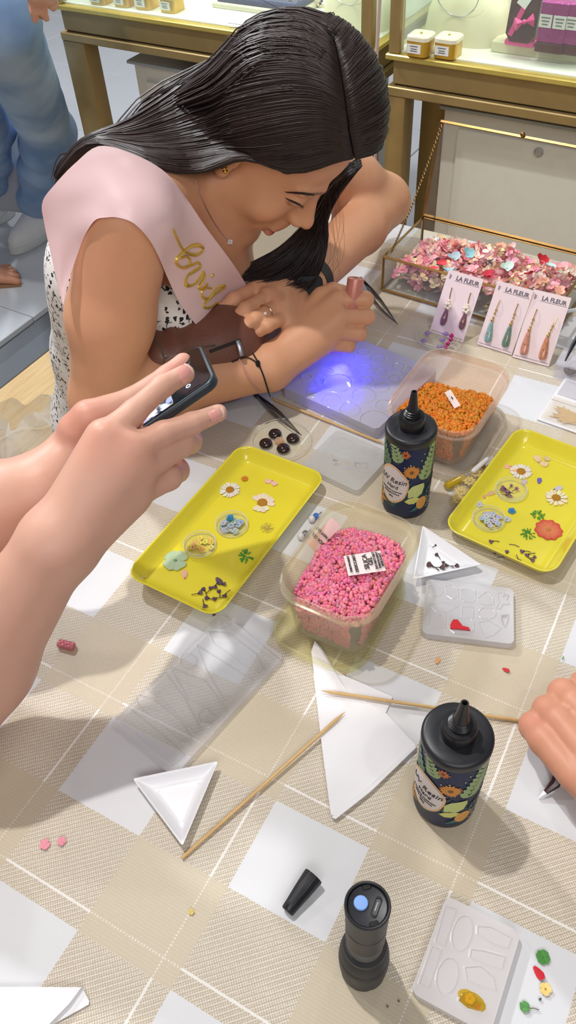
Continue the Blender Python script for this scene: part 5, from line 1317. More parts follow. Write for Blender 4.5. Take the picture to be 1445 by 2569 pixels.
def surf(r, f, u):
    e = (np.array([r, f, u])-EC); return wHC+HM @ (e/np.linalg.norm(e/(ER+.0005))+EC)
# hair over the back of the head and neck so that nothing is bald from the side
for k in range(420):
    a = hq.uniform(-1, 1); hg.col = col_hair(hq, .6, 1.2); pts = [surf(.05*a, -.02, .13), surf(.07*a, -.07, .09), surf(.075*a, -.085, .02)]
    e = NB+side*(.06*a)+np.array([-.05, .0, .03]); pts += [HM @ np.array([0, -.01, 0])+e*.5+hl(.06*a, -.085, -.02)*.5, e, e+np.array([-.05, .04, -.02]), e+np.array([-.075, .06, -.06])]; strand(pts, 20, hq.uniform(.0007, .0013), .003, hq, .3)
# fine loose hairs
for k in range(70):
    hg.col = rgb(52, 40, 36); v = hq.uniform(.5, 1); P = strand_at(GA, v).copy(); a = hq.randint(2, 7); P = P[a:a+6]+np.outer(np.linspace(0, 1, 6)**1.5, np.array([hq.uniform(-.015, .01), hq.uniform(0, .02), hq.uniform(.004, .026)])); strand(P, 12, .00028, .001, hq, .5)
for k in range(9):
    hg.col = rgb(60, 46, 40); x0 = hq.uniform(805, 850); P = [A3(rp(x0, 480, 1.07)), A3(rp(x0+hq.uniform(-5, 20), 560, 1.09)), A3(rp(x0+hq.uniform(-10, 25), 640, 1.10)), A3(rp(x0+hq.uniform(-25, 10), 690, 1.09))]; strand(P, 12, .00018, .001, hq, .5)
# skull cap under everything
capb = Body(); capb.ell(hl(0, .009, .049), (.0775, .0870, .0880), HM, 0); capb.ell(hl(0, .205, -.03), (.20, .175, .20), HM, .012, -1)
for s_ in (-1, 1): capb.ell(hl(s_*.09, .035, -.045), (.06, .075, .075), HM, .01, -1)
cme = body_mesh('hair_cap', capb, wHC-.16, wHC+.16, .004, M_hair, rgb(30, 23, 23))
hg.col = rgb(30, 23, 23); o_ = len(hg.v); hg.add([v.co for v in cme.vertices], [list(p.vertices) for p in cme.polygons])
wpart('hair', hg, M_hair, 'long straight dark brown hair', cols=True, sharp=0)
# ---------------------------------------------------------------- accessories
M_au = mat('polished_gold', rgb(216, 170, 92), .2, metal=.95)
def onw(x, y, lift=.001):
    h = hit(BVH_W, x, y); return rp(x, y, (h if h else 1.0)-lift)
g = G(); ec = onw(560, 422, .003)
for k in range(3): g.ball(ec+Vector((0, 0, .0035-.0035*k))+Vector((.001*k, -.001, 0)), (.0034, .0022, .0022), None, 8, 6)
wpart('earring', g, M_au, 'small gold twisted earring')
nk = [(492, 448), (500, 482), (512, 510), (530, 545), (552, 578), (575, 605), (598, 570), (622, 545)]
pts = [onw(x, y, .0012) for x, y in nk[:6]]
wpart('necklace', G().tube([Vector(p) for p in cr([tuple(p) for p in pts], 30)], .0006, 5), mat('fine_silver_chain', rgb(214, 196, 190), .25, metal=.8), 'fine necklace with a tiny flower pendant')
pc = onw(577, 607, .003); g = G()
for a in (0, PI/2, PI, 3*PI/2): g.ball(pc+Vector((.0022*math.cos(a+.6), 0, .0022*math.sin(a+.6))), (.0018, .0012, .0018), None, 8, 5)
wpart('pendant', g, mat('pearl', rgb(236, 230, 228), .2), 'white clover pendant')
def ring_on(a, b, c_, r, tr, m, name, lab, n=40, flat=1.0, ell=1.0):
    """band round a limb: c_ centre, axis a->b, radius r"""
    d = (Vector(b)-Vector(a)).normalized(); u = d.orthogonal().normalized(); w_ = d.cross(u)
    return wpart(name, G().tube([Vector(c_)+u*r*math.cos(2*PI*k/n)+w_*r*ell*math.sin(2*PI*k/n) for k in range(n)], tr, 8, True), m, lab)
d_ = (Vector(LWR)-Vector(LEL)).normalized(); wc = Vector(LWR)-d_*.012
g = G(); u_ = d_.orthogonal().normalized(); w2 = d_.cross(u_)
def band(c, d, r, hw, th, n=40):
    u = d.orthogonal().normalized(); w_ = d.cross(u); g_ = G()
    g_.loft([[c+d*x+(u*math.cos(2*PI*k/n)+w_*math.sin(2*PI*k/n))*(r+dr) for k in range(n)] for x, dr in [(-hw, 0), (-hw, th), (hw, th), (hw, 0), (-hw, 0)]], True, False, False); return g_
M_strap = mat('black_silicone_strap', rgb(34, 36, 42), .5)
wch = wpart('watch', band(wc, d_, .0285, .010, .0022), M_strap, 'dark smart watch on the left wrist')
fc = onw(776, 722, .004); tv = (CAMP-fc).normalized()
Rw = Matrix.Translation(fc) @ tv.to_track_quat('Z', 'Y').to_matrix().to_4x4()
wpart('watch_case', G().rprism(.036, .032, .009, [(-.006, .001), (-.004, 0), (.003, 0), (.0048, .0015)], 5, Rw), mat('dark_watch_glass', rgb(22, 25, 30), .5, spec=.2), 'dark watch case')
d2 = Vector(PIPl := lp[2])-Vector(lm[2]); rc = Vector(lm[2])+d2*.55
ring_on(lm[2], lp[2], rc, .0112, .0009, mat('rose_gold', rgb(222, 170, 140), .2, metal=.9), 'finger_ring', 'thin ring with a small clear stone')
q_ = CM.inverted() @ rc; sp_ = onw(W/2+FPX*q_.x/-q_.z, H/2-FPX*q_.y/-q_.z, .0012); wpart('ring_stone', G().ball(sp_, .0022, None, 8, 6), mat('clear_stone', rgb(240, 236, 240), .05, spec=.9))
fd = (Vector(RWR)-Vector(fm0 := REL)).normalized()
def onpath(pts, n, lift): return [onw(x, y, lift) for x, y, _ in cr([(x, y, 0) for x, y in pts], n)]
wpart('bracelet', G().tube(onpath([(597, 897), (606, 912), (622, 945), (640, 970), (652, 984)], 16, .001), .0013, 6), mat('rose_cord', rgb(206, 150, 134), .5), 'pinkish cord bracelet')
wpart('bracelet', G().tube(onpath([(630, 880), (645, 905), (660, 940), (668, 965), (674, 985)], 18, .0015), .0010, 6).tube(onpath([(582, 908), (605, 898), (625, 898), (643, 908)], 12, .002), .0009, 6).tube([onw(672, 975, .002), onw(674, 985, .004), rp(678, 995, hit(BVH_W, 672, 975)-.004)], .0008, 5).ball(onw(647, 912, .003), (.0032, .0028, .0055), None, 8, 6), mat('black_cord', rgb(30, 26, 28), .6), 'black knotted cord bracelet')
M_lash = mat('dark_brow_hair', rgb(44, 32, 30), .5)
g = G()
for x, y, ln, w_ in [(722+i*3.4, 482.5+.06*i+.014*i*i, 8+2*math.sin(i*1.7), .0006+.0005*math.sin(min(1, i/8)*PI/2)) for i in range(28)]:
    T3 = [onw(x-ln, y-1.5, .0002), onw(x, y+.5, .0008), onw(x+ln, y+1, .0003)]
    if max((a_-b_).length for a_, b_ in zip(T3, T3[1:])) < .009 and (T3[1]-CAMP).length < 1.105: g.tube(T3, [w_*.4, w_*1.3, w_*.4], 5)
wpart('eyebrow', g, M_lash, 'dark arched eyebrow')
g = G(); P = onpath([(716, 497), (728, 503), (742, 509), (754, 515), (761, 520)], 14, .0006); g.tube(P, [.0004+.0007*math.sin(PI*i/13) for i in range(14)], 6)
for i in range(2, 13):
    e = P[i]+(HMv := Vector(HM @ np.array([.25-.05*i*.3, .9, -.62])))*.0034; g.tube([P[i], (P[i]+e)/2+Vector((0, 0, -.0003)), e], [.0003, .0002, .0001], 4)
wpart('eyelashes', g, mat('black_lashes', rgb(24, 18, 18), .5), 'lowered dark eyelashes')
# ================================================================= the lamp in her hand
M_rose = mat('rose_anodised_metal', rgb(214, 140, 126), .35, metal=.25, var=.08)
t = thing('uv_pen_lamp', 'short pink cylinder lamp held upright in the right fist, shining blue', 'lamp', tuple(PB), rot=Vector(PA).to_track_quat('Z', 'Y').to_euler())
LP = float(np.linalg.norm(PT-PB))
part('lamp_body', G().lathe([(.0100, .002), (.0108, .0035), (.0108, LP-.0022), (.0102, LP-.0005), (.0092, LP), (.0001, LP)], 36), M_rose, t)
cb = G(); cb.rprism(.0058, .0026, .0013, [(LP-.0004, 0), (LP+.0003, 0)], 4); part('charging_port', cb, M_blk2 if False else mat('black_port', rgb(16, 16, 18), .5), t, 'dark oval port')
part('lens', G().lathe([(.0001, .0005), (.0075, .0005), (.0092, .0022)], 28, None, False, False), mat('violet_led_lens', rgb(80, 60, 255), .3, emit=14, ecol=(.10, .06, 1, 1)), t, 'glowing violet lens')
dl = bpy.data.lights.new('lamp_glow', 'SPOT'); dl.energy = 170; dl.color = (.003, .003, 1); dl.shadow_soft_size = .006; dl.spot_size = 1.6; dl.spot_blend = 1.0
ol = bpy.data.objects.new('lamp_glow', dl); C.objects.link(ol); ol.parent = t; ol.location = (0, 0, -.0015)
dl2 = bpy.data.lights.new('lamp_spill', 'POINT'); dl2.energy = .30; dl2.color = (.006, .003, 1); dl2.shadow_soft_size = .008  # extra point light added to throw the lamp's blue up onto sash and face
ol2 = bpy.data.objects.new('lamp_spill', dl2); C.objects.link(ol2); ol2.parent = t; ol2.location = (0, 0, -.006)
# ================================================================= the two people whose hands reach in
M_skin2 = skin_mat('fair_skin'); SK2 = rgb(212, 164, 143)
M_nail = mat('natural_nail', rgb(226, 160, 150), .22, var=.05, coat=.4)
HK = 1.11                                     # reach of the phone person's hands over the cloth
def rv(x, y, d): return A3(rp(x, y, d*HK))
tp = thing('person', 'person at the left edge holding up a phone with both hands', 'person', (-.62, .12, FZ))
def ppart(root, name, me, m, lab=None, **kw):
    o = part(name, me, m, root, lab, **kw); o.matrix_parent_inverse = Matrix.Translation(-Vector(root.location)); return o
# ---- phone (its own thing, gripped by the hands)
C1 = rp(548, 958, .645*HK); C2 = rp(511, 874, .703*HK)
bb = (C2-C1).normalized(); aa = rp(372, 1086, .652*HK)-C1; aa = (aa-bb*aa.dot(bb)).normalized(); nn = aa.cross(bb)
if nn.dot(CAMP-C1) < 0: nn = -nn
PW, PL, PTK = .0782, .1605, .0088
pc_ = C1+aa*(PL/2)+bb*(PW/2)
Mph = Matrix((aa, bb, aa.cross(bb))).transposed().to_4x4(); sgn = 1 if aa.cross(bb).dot(nn) > 0 else -1
Mph.translation = pc_
t = thing('smartphone', 'dark smartphone held up over the table, showing its camera screen', 'phone', pc_, rot=Mph.to_euler())
zf = sgn*PTK/2
part('phone_frame', G().rprism(PL, PW, .0115, [(-PTK/2, .0014), (-PTK/2+.0012, .0002), (-.001, 0), (.001, 0), (PTK/2-.0012, .0002), (PTK/2, .0014)], 8), mat('dark_graphite_case', rgb(56, 66, 74), .35, metal=.35, var=.1), t, sharp=50)
part('phone_screen', G().rprism(PL-.006, PW-.006, .0095, [(zf-.0002 if sgn > 0 else zf-.0006, 0), (zf+.0006 if sgn > 0 else zf+.0002, 0)], 8), mat('black_screen_glass', rgb(12, 14, 18), .08, spec=.6), t)
zi = zf+sgn*.0008
M_pic = bpy.data.materials.new('camera_preview'); M_pic.use_nodes = True
def pic_nodes():
    q = NT(M_pic); b = q.n['Principled BSDF']; co = q.obj(); n = q.noise(48, co, 3); n2 = q.noise(150, co, 2); v = q.add('ShaderNodeTexVoronoi'); v.inputs['Scale'].default_value = 70; q.l.new(co, v.inputs['Vector'])
    c = q.mix(q.ramp(n, .42, .58), rgb(150, 160, 198), rgb(206, 212, 236)); c = q.mix(q.ramp(n2, .56, .62), c, rgb(60, 64, 74)); c = q.mix(q.math('LESS_THAN', v.outputs['Distance'], .16), c, rgb(160, 168, 120))
    q.l.new(c, b.inputs['Base Color']); q.l.new(c, b.inputs['Emission Color']); b.inputs['Emission Strength'].default_value = .55; b.inputs['Roughness'].default_value = .1
pic_nodes()
part('camera_view', G().box((.012, 0, zi), (.098, PW-.010, .0003)), M_pic, t, 'bright camera preview')
bar = part('control_bar', G().box((-.053, 0, zi), (.026, PW-.012, .0003)), mat('dark_control_bar', rgb(16, 20, 28), .08, emit=.05), t)
M_ic = mat('white_icons', rgb(210, 220, 236), .3, emit=.8)
part('shutter_button', G().lathe([(.0062, 0), (.0062, .0002), (.0001, .0002)], 24, Matrix.Translation((-.055, 0, zi+sgn*.0003))), mat('blue_shutter', rgb(60, 120, 220), .2, emit=.7), bar)
for y_ in (-.024, -.012, .014, .026):
    part('icon', G().tube([(-.055+.0022*math.cos(2*PI*k/10), y_+.0022*math.sin(2*PI*k/10), zi+sgn*.0004) for k in range(10)], .0005, 4, True), M_ic, bar)
BVH_P = None
# ---- right arm and hand of the phone person
pb = Body(1.10)
W_ = rv(128, 1385, .600)
k1 = [rv(262, 1100, .590), rv(330, 1128, .590), rv(352, 1178, .597), rv(342, 1235, .607)]   # knuckles
i1 = [k1[0], rv(336, 1034, .600), rv(408, 969, .616), rv(465, 938, .628)]
i2 = [k1[1], rv(410, 1088, .600), rv(482, 1062, .612), rv(548, 1036, .624)]
i3 = [k1[2], rv(452, 1112, .618), rv(474, 1106, .642), rv(440, 1118, .664)]
i4 = [k1[3], rv(422, 1196, .624), rv(444, 1180, .645), rv(415, 1172, .662)]
el = A3(gp(-70, 1745, .088)); el = W_+(el-W_)/np.linalg.norm(el-W_)*.255; el[2] = max(el[2], .052); sh_ = np.array([-.50, .07, .23])
pb.chain([sh_, el], [.052, .043], .02); fm = el*.55+W_*.45+np.array([0, 0, 0]); pb.chain([el, fm, W_], [.044, .040, .0265], .02)
pal = Body(1.10)
for k_, off, r_ in zip(k1, [np.array([0, .006, 0]), 0, 0, 0], [.0145, .0135, .013, .012]): pal.cone(W_+(k_-W_)*.18, k_, .021, r_, .014)
pal.cone(W_*.5+k1[3]*.5, k1[3]*.9+W_*.1, .016, .013, .012)
pb.sub(pal, .02)
finger(pb, i1, [.0118, .0090, .0083, .0074], .003); finger(pb, i2, [.0112, .0092, .0082, .0070], .003)
finger(pb, i3, [.0118, .0108, .0100, .0085], .0025); finger(pb, i4, [.0112, .0104, .0095, .008], .0025)
thb = [rv(250, 1150, .630), rv(320, 1090, .655), rv(362, 1076, .672)]
finger(pb, [W_*.4+k1[0]*.6+(rv(300, 1150, .7)-rv(300, 1150, .6))*.25]+thb, [.016, .0135, .0115, .0095], .006)
# ---- left arm and hand behind it, thumb along the far edge of the screen
W2 = rv(105, 1232, .690); el2 = rv(-240, 1330, .74); sh2 = np.array([-.78, .29, .23])
pb.chain([sh2, el2], [.052, .045], .02); pb.chain([el2, el2*.5+W2*.5, W2], [.045, .040, .027], .02)
lk2 = [rv(222, 1062, .694), rv(232, 1080, .700), rv(250, 1110, .708), rv(262, 1135, .715)]
pal2 = Body(1.10)
for k_ in lk2: pal2.cone(W2, k_, .022, .0150, .014)
pb.sub(pal2, .02)
finger(pb, [rv(190, 1080, .682), rv(222, 1046, .676), rv(330, 1004, .684), rv(420, 944, .694), rv(460, 908, .698)], [.0150, .0135, .0100, .0092, .0078], .006)
for j, k_ in enumerate(lk2):
    q0 = rv(300+16*j, 1050+24*j, .722); q1 = rv(350+10*j, 1045+26*j, .735); finger(pb, [k_, q0, q1], [.0125, .011, .009], .004)
# ---- shoulders, chest and head of that person, outside the frame
chest = (sh_+sh2)/2+np.array([-.06, -.08, -.12]); up_ = np.array([0, 0, 1.])
pb.cone(sh_+np.array([-.03, 0, 0]), sh2+np.array([.03, 0, 0]), .055, .055, .05); pb.cone((sh_+sh2)/2+np.array([-.04, -.06, -.03]), chest+np.array([0, -.02, -.22]), .11, .10, .05); pb.cone(chest+np.array([0, -.02, -.22]), chest+np.array([0, -.02, -.40]), .10, .12, .05)
hd = (sh_+sh2)/2+np.array([.04, .04, .25]); pb.cone((sh_+sh2)/2, hd+np.array([0, 0, -.06]), .05, .048, .03); pb.ell(hd, (.073, .09, .115), None, .02)
hx = np.array([.62, .60, -.5]); hx /= np.linalg.norm(hx); pb.ell(hd+hx*.085+np.array([0, 0, -.02]), (.014, .014, .02), None, .015)
pme = body_mesh('arms_body', pb, (-1.10, -.26, FZ), (.08, .80, .72), .0027, M_skin2, SK2, [(blob(rv(255, 1122, .58), (.03, .03, .03), 1), rgb(226, 150, 128), .5), (blob(rv(350, 1135, .585), (.03, .03, .03), 1), rgb(224, 156, 132), .4), (blob(rv(200, 1045, .68), (.035, .035, .035), 1), rgb(214, 130, 112), .7), (blob(rv(440, 920, .68), (.03, .03, .03), 1), rgb(230, 140, 130), .6), (blob(rv(450, 1170, .64), (.03, .03, .03), 1), rgb(216, 144, 128), .5), (blob(rv(18, 1656, .59), (.0022, .0022, .0022), .4), rgb(90, 56, 44), .9)])
ppart(tp, 'body', pme, None)
def shell(b, grow, keep):
    def f(P): return np.maximum(b(P)-grow, keep(P))
    return f
M_shirt = mat('white_patterned_shirt', rgb(222, 224, 232), .8, var=.3, vs=60)
ppart(tp, 'shirt', body_mesh('shirt', shell(pb, .006, lambda P: np.maximum(P[:, 2]-.44, (P-np.array([-.46, .10, 0])) @ np.array([.75, .66, 0]))), (-1.12, -.28, FZ), (.0, .62, .60), .005, M_shirt, (1, 1, 1)), None, 'pale shirt')
hb = Body(); hb.ell(hd+np.array([-.012, -.012, .015]), (.086, .10, .122), None, 0); hb.ell(hd+hx*.12+np.array([0, 0, -.05]), (.075, .075, .09), None, .02, -1); hb.cone(hd+np.array([-.05, -.06, -.02]), hd+np.array([-.08, -.12, -.26]), .07, .05, .04)
ppart(tp, 'hair', body_mesh('hair', hb, hd-.4, hd+.2, .006, M_hair, rgb(40, 30, 28)), None, 'dark hair')
BVH_H = bvh_of(pme)
def pnail(root, b, x, y, x0, y0, w, l):
    h = b.ray_cast(CAMP, ray(x, y)); h0 = b.ray_cast(CAMP, ray(x0, y0))
    if h[0] is None or h0[0] is None: return
    ax = (h[0]-h0[0]).normalized(); n = h[1].normalized(); n = (n-ax*n.dot(ax)).normalized(); sd = ax.cross(n); r_ = w*.62
    g = G().grid(lambda u, v: h[0]+ax*((v-.5)*l*(1-.18*abs(2*u-1)**2))+sd*(r_*math.sin((u-.5)*1.7))+n*(r_*(math.cos((u-.5)*1.7)-1)+.0005-.001*abs(v-.5)), 9, 8)
    g2 = G().grid(lambda u, v: h[0]+ax*(l*(.40+.16*v)*(1-.18*abs(2*u-1)**2))+sd*(r_*math.sin((u-.5)*1.66))+n*(r_*(math.cos((u-.5)*1.66)-1)+.0007-.0008*abs(.45)), 9, 3)
    o = ppart(root, 'fingernail', g, M_nail); o2 = link('nail_tip', g2.mesh('nail_tip', mat('pale_nail_tip', rgb(234, 200, 182), .3)), o); o2.matrix_parent_inverse = Matrix()
pnail(tp, BVH_H, 466, 938, 435, 968, .0138, .0155); pnail(tp, BVH_H, 541, 1036, 505, 1052, .0118, .0155)
# ---- hand of the person on the right
tr = thing('person', 'person at the right edge, only a curled fist on the cloth', 'person', (.75, -.05, FZ))
rb = Body()
def fz(x, y, z): return A3(gp(x, y, z))
F_ = [([(1440, 1945, .052), (1366, 1856, .048), (1340, 1822, .038), (1352, 1836, .020)], .0138), ([(1476, 1898, .060), (1404, 1810, .056), (1374, 1782, .046), (1384, 1800, .024)], .0140), ([(1512, 1850, .064), (1442, 1768, .059), (1412, 1740, .048), (1420, 1758, .026)], .0140), ([(1520, 1775, .062), (1490, 1738, .058), (1466, 1716, .048), (1474, 1734, .028)], .0130)]
W3 = fz(1600, 2040, .055)
pal3 = Body()
for pts, r_ in F_: pal3.cone(W3, fz(*pts[0]), .026, .0135, .010)
rb.sub(pal3, .015)
for pts, r_ in F_: finger(rb, [fz(*p) for p in pts], [r_*.98, r_*.98, r_*.93, r_*.8], .0008)
finger(rb, [fz(1500, 1900, .035), fz(1440, 1850, .022), fz(1420, 1812, .018)], [.016, .013, .011], .006)
el3 = np.array([.42, .06, .06]); sh3 = np.array([.62, -.13, .33]); rb.chain([W3, W3*.5+el3*.5, el3], [.030, .040, .046], .02); rb.chain([el3, sh3], [.046, .056], .03)
c3 = sh3+np.array([.19, -.06, -.05]); rb.cone(sh3, c3+np.array([.18, -.03, .05]), .06, .06, .05); rb.cone(c3, c3+np.array([0, -.04, -.42]), .12, .13, .05); h3 = c3+np.array([-.02, .03, .30]); rb.cone(c3, h3, .055, .05, .03); rb.ell(h3, (.075, .092, .115), None, .02)
rme = body_mesh('fist_body', rb, (.12, -.40, FZ+.2), (1.22, .46, .78), .0026, M_skin2, rgb(206, 146, 118), [(blob(fz(1345, 1825, .045), (.028, .028, .03), 1), rgb(214, 140, 124), .5)])
ppart(tr, 'body', rme, None)
ppart(tr, 'shirt', body_mesh('shirt', shell(rb, .007, lambda P: np.maximum(P[:, 2]-.40, (P-el3) @ np.array([-.86, .45, -.2])-.02)), (.30, -.42, FZ+.19), (1.24, .40, .60), .006, mat('navy_shirt', rgb(60, 66, 84), .8), (1, 1, 1)), None, 'dark shirt')
hb = Body(); hb.ell(h3+np.array([.0, -.02, .02]), (.084, .096, .118), None, 0); hb.ell(h3+np.array([-.02, .11, -.05]), (.08, .07, .085), None, .02, -1)
ppart(tr, 'hair', body_mesh('hair', hb, h3-.2, h3+.2, .006, M_hair, rgb(40, 30, 28)), None, 'dark hair')
# ================================================================= bystander in jeans
FT = gp(72, 588, FZ+.03)
tj = thing('person', 'bystander in loose light blue jeans and white sneakers on the tiles', 'person', (FT.x, FT.y, FZ))
jb = Body(); zz = lambda x, y, z: A3(gp(x, y, z))
an1, kn1, hp1 = zz(100, 520, FZ+.09), zz(118, 330, FZ+.44), zz(0, 60, FZ+.88)
an2, kn2, hp2 = an1+np.array([-.20, .10, .0]), kn1+np.array([-.20, .06, .0]), hp1+np.array([-.17, .03, 0])
for a_, k_, h_ in ((an1, kn1, hp1), (an2, kn2, hp2)): jb.chain([h_, k_, a_], [.058, .044, .034], .02)
toe = lambda a_, t: [a_+np.array([.0, .0, -.055]), a_+np.array(t)*.6+np.array([0, 0, -.075]), a_+np.array(t)+np.array([0, 0, -.085])]
pelv = (hp1+hp2)/2; jb.cone(hp1, hp2, .085, .085, .04); jb.cone(pelv, pelv+np.array([0, 0, .42]), .105, .11, .03); jb.cone(pelv+np.array([-.16, 0, .47]), pelv+np.array([.16, 0, .47]), .06, .06, .05); hdj = pelv+np.array([.02, -.03, .72]); jb.cone(pelv+np.array([0, 0, .45]), hdj, .055, .05, .03); jb.ell(hdj, (.075, .092, .115), None, .02)
hw = zz(88, -40, FZ+1.02); shj = pelv+np.array([.18, -.02, .46]); jb.chain([shj, shj*.5+hw*.5+np.array([.05, 0, 0]), hw], [.048, .040, .027], .02)
kk = [zz(82, 0, FZ+.98), zz(96, -2, FZ+.98), zz(112, -6, FZ+.98), zz(126, -10, FZ+.98)]; pj = Body()
for k_ in kk: pj.cone(hw, k_, .02, .0115, .012)
jb.sub(pj, .015)
for k_, (x, y) in zip(kk, [(88, 50), (116, 46), (134, 20), (140, 10)]): finger(jb, [k_, k_*.5+zz(x, y, FZ+.95)*.5, zz(x, y, FZ+.94)], [.011, .010, .0075], .002)
for k_ in (hp1,): pass

jme = body_mesh('bystander_body', jb, (min(pelv[0], an2[0])-.35, min(an1[1], pelv[1])-.35, FZ), (max(kn1[0], an1[0], hw[0])+.28, max(pelv[1], an2[1])+.35, hdj[2]+.14), .006, M_skin2, SK2)
ppart(tj, 'body', jme, None)
M_jean = bpy.data.materials.new('washed_denim'); M_jean.use_nodes = True
def jean_nodes():
    t = NT(M_jean); b = t.n['Principled BSDF']; co = t.obj(); w = t.add('ShaderNodeTexWave'); w.inputs['Scale'].default_value = 120; w.inputs['Distortion'].default_value = 3; t.l.new(co, w.inputs['Vector'])
    c = t.mix(t.ramp(t.noise(5, co, 3), .35, .68), rgb(96, 130, 176), rgb(154, 182, 214)); c = t.mix(t.math('MULTIPLY', w.outputs['Fac'], .06), c, rgb(206, 220, 236)); t.l.new(c, b.inputs['Base Color']); b.inputs['Roughness'].default_value = .85
    bp = t.add('ShaderNodeBump'); bp.inputs['Strength'].default_value = .6; bp.inputs['Distance'].default_value = .012; n = t.add('ShaderNodeTexNoise'); n.inputs['Scale'].default_value = 9; n.inputs['Distortion'].default_value = 1.2; t.l.new(co, n.inputs['Vector']); t.l.new(n.outputs[0], bp.inputs['Height']); t.l.new(bp.outputs[0], b.inputs['Normal'])
jean_nodes()
def leg(h_, k_, a_):
    q = Body(); a_ = a_+np.array([0, 0, .012]); q.chain([h_, k_, a_], [.088, .082, .074], .03)
    return q
l1, l2 = leg(hp1, kn1, an1), leg(hp2, kn2, an2)
def f_j(P):
    fold = .006*np.sin(P[:, 2]*46+P[:, 0]*22+np.sin(P[:, 1]*30)*1.4)*np.clip((FZ+.62-P[:, 2])*3, 0.15, 1)
    d1, d2 = l1(P)+fold, l2(P)+fold; d = smin(d1, d2, .008); d = smin(d, d_cone(P, hp1+np.array([0, 0, .03]), hp2+np.array([0, 0, .03]), .094, .094), .03); d = smin(d, d_cone(P, pelv, pelv+np.array([0, 0, .2]), .118, .115), .03)
    return np.maximum(np.maximum(d, FZ+.085-P[:, 2]), P[:, 2]-(FZ+1.04))
ppart(tj, 'jeans', body_mesh('jeans', f_j, (min(kn2[0], an2[0], hp2[0])-.16, min(kn1[1], an1[1], hp1[1])-.2, FZ+.07), (max(kn1[0], an1[0], hp1[0])+.16, max(kn2[1], an2[1], hp2[1])+.2, FZ+1.04), .007, M_jean, (1, 1, 1)), None, 'loose washed blue jeans')
ppart(tj, 'shirt', body_mesh('shirt', shell(jb, .022, lambda P: np.maximum(np.maximum(FZ+.99-P[:, 2], P[:, 2]-(pelv[2]+.54)), .10-d_cone(P, shj*.35+hw*.65, hw+np.array([0, 0, -.12]), .0001, .0002))), pelv+np.array([-.4, -.35, -.1]), pelv+np.array([.45, .35, .6]), .009, mat('white_shirt', rgb(226, 226, 226), .8), (1, 1, 1)), None, 'pale shirt')
def shoe(a_, yaw, nm):
    g = G(); M_ = Matrix.Translation((a_[0], a_[1], FZ)) @ Matrix.Rotation(yaw, 4, 'Z')
    def ring(w, y0, y1, z, n=28): return [(w*math.cos(2*PI*k/n)*(1 if math.sin(2*PI*k/n) > 0 else .82), (y0+y1)/2+(y1-y0)/2*math.sin(2*PI*k/n), z) for k in range(n)]
    o = ppart(tj, nm, G().loft([ring(.046, -.075, .185, .022), ring(.048, -.078, .186, .045), ring(.044, -.076, .165, .065), ring(.036, -.072, .115, .085), ring(.034, -.068, .055, .105), ring(.030, -.062, .04, .108), ring(.026, -.05, .03, .095)], M=M_), mat('white_leather', rgb(226, 228, 230), .45), 'white lace-up sneaker', sharp=60)
    s = G().loft([ring(.049, -.08, .190, .001), ring(.052, -.082, .194, .006), ring(.051, -.081, .192, .026), ring(.047, -.077, .187, .028)], M=M_)
    for q, gg, m_ in (('sole', s, mat('white_rubber_sole', rgb(214, 218, 220), .6)),): o2 = link(q, gg.mesh(q, m_), o); o2.matrix_parent_inverse = Matrix()
    lc = G()
    for k in range(6): lc.tube([(-.022, .035+.016*k, .100-.0068*k), (0, .037+.016*k, .106-.0068*k), (.022, .035+.016*k, .100-.0068*k)], .0035, 5, M=M_)
    o3 = link('laces', lc.mesh('laces', mat('white_laces', rgb(236, 238, 240), .7)), o); o3.matrix_parent_inverse = Matrix()
yaw_ = math.atan2((FT-Vector(an1)).y, (FT-Vector(an1)).x)-PI/2
shoe(an1, yaw_, 'sneaker'); shoe(an2, yaw_-.25, 'sneaker')
# big tote with lettering hanging beside the jeans
tb = gp(-30, 420, FZ+.22); t = thing('tote_bag', 'grey shopping bag with black letters at the left edge', 'bag', (tb.x, tb.y, FZ+.09), -.35)
part('bag_body', G().rprism(.30, .11, .02, [(0, .004), (.004, 0), (.20, -.004), (.33, .002), (.331, .006)], 5), mat('grey_canvas', rgb(168, 172, 182), .8, bump=.2, bs=60), t)
for yy, s_ in ((.20, 'S'), (.125, 'LL')):
    text_part(s_, .075, mat('black_print', rgb(24, 24, 28), .7), t, (.070, -.060, yy), (PI/2, 0, 0), bold=.0006)
for sy in (-1, 1): part('handle', G().tube([(-.07, sy*.045, .32), (-.06, sy*.05, .42), (0, sy*.03, .52), (.06, sy*.05, .42), (.07, sy*.045, .32)], .006, 6), mat('grey_strap', rgb(120, 122, 130), .8), t)
# bare sandalled toes of one more passer-by
fp = gp(12, 700, FZ+.02); to = thing('person', 'sandalled foot of a passer-by at the left edge of the tiles', 'person', (fp.x-.1, fp.y, FZ))
fb = Body(); fz0 = A3(gp(-60, 690, FZ+.03)); tips = [A3(gp(44, 706, FZ+.013)), A3(gp(42, 692, FZ+.012)), A3(gp(36, 682, FZ+.012)), A3(gp(28, 674, FZ+.011)), A3(gp(18, 667, FZ+.011))]
for k, tq in enumerate(tips): fb.cone(fz0+np.array([0, 0, .004])+(tq-fz0)*.1, tq*.8+fz0*.2, .030, .014-.0012*k, .02); finger(fb, [tq*.7+fz0*.3, tq], [.0135-.001*k, .0125-.001*k], .002)
fb.chain([fz0, fz0+np.array([-.10, .02, .02]), fz0+np.array([-.11, .03, .36]), fz0+np.array([-.12, .05, .80])], [.034, .04, .055, .08], .02); fb.cone(fz0+np.array([-.12, .05, .85]), fz0+np.array([-.14, .05, 1.3]), .12, .13, .05); fb.ell(fz0+np.array([-.13, .05, 1.58]), (.075, .09, .115), None, .04); fb.cone(fz0+np.array([-.13, .05, 1.3]), fz0+np.array([-.13, .05, 1.5]), .06, .05, .03)
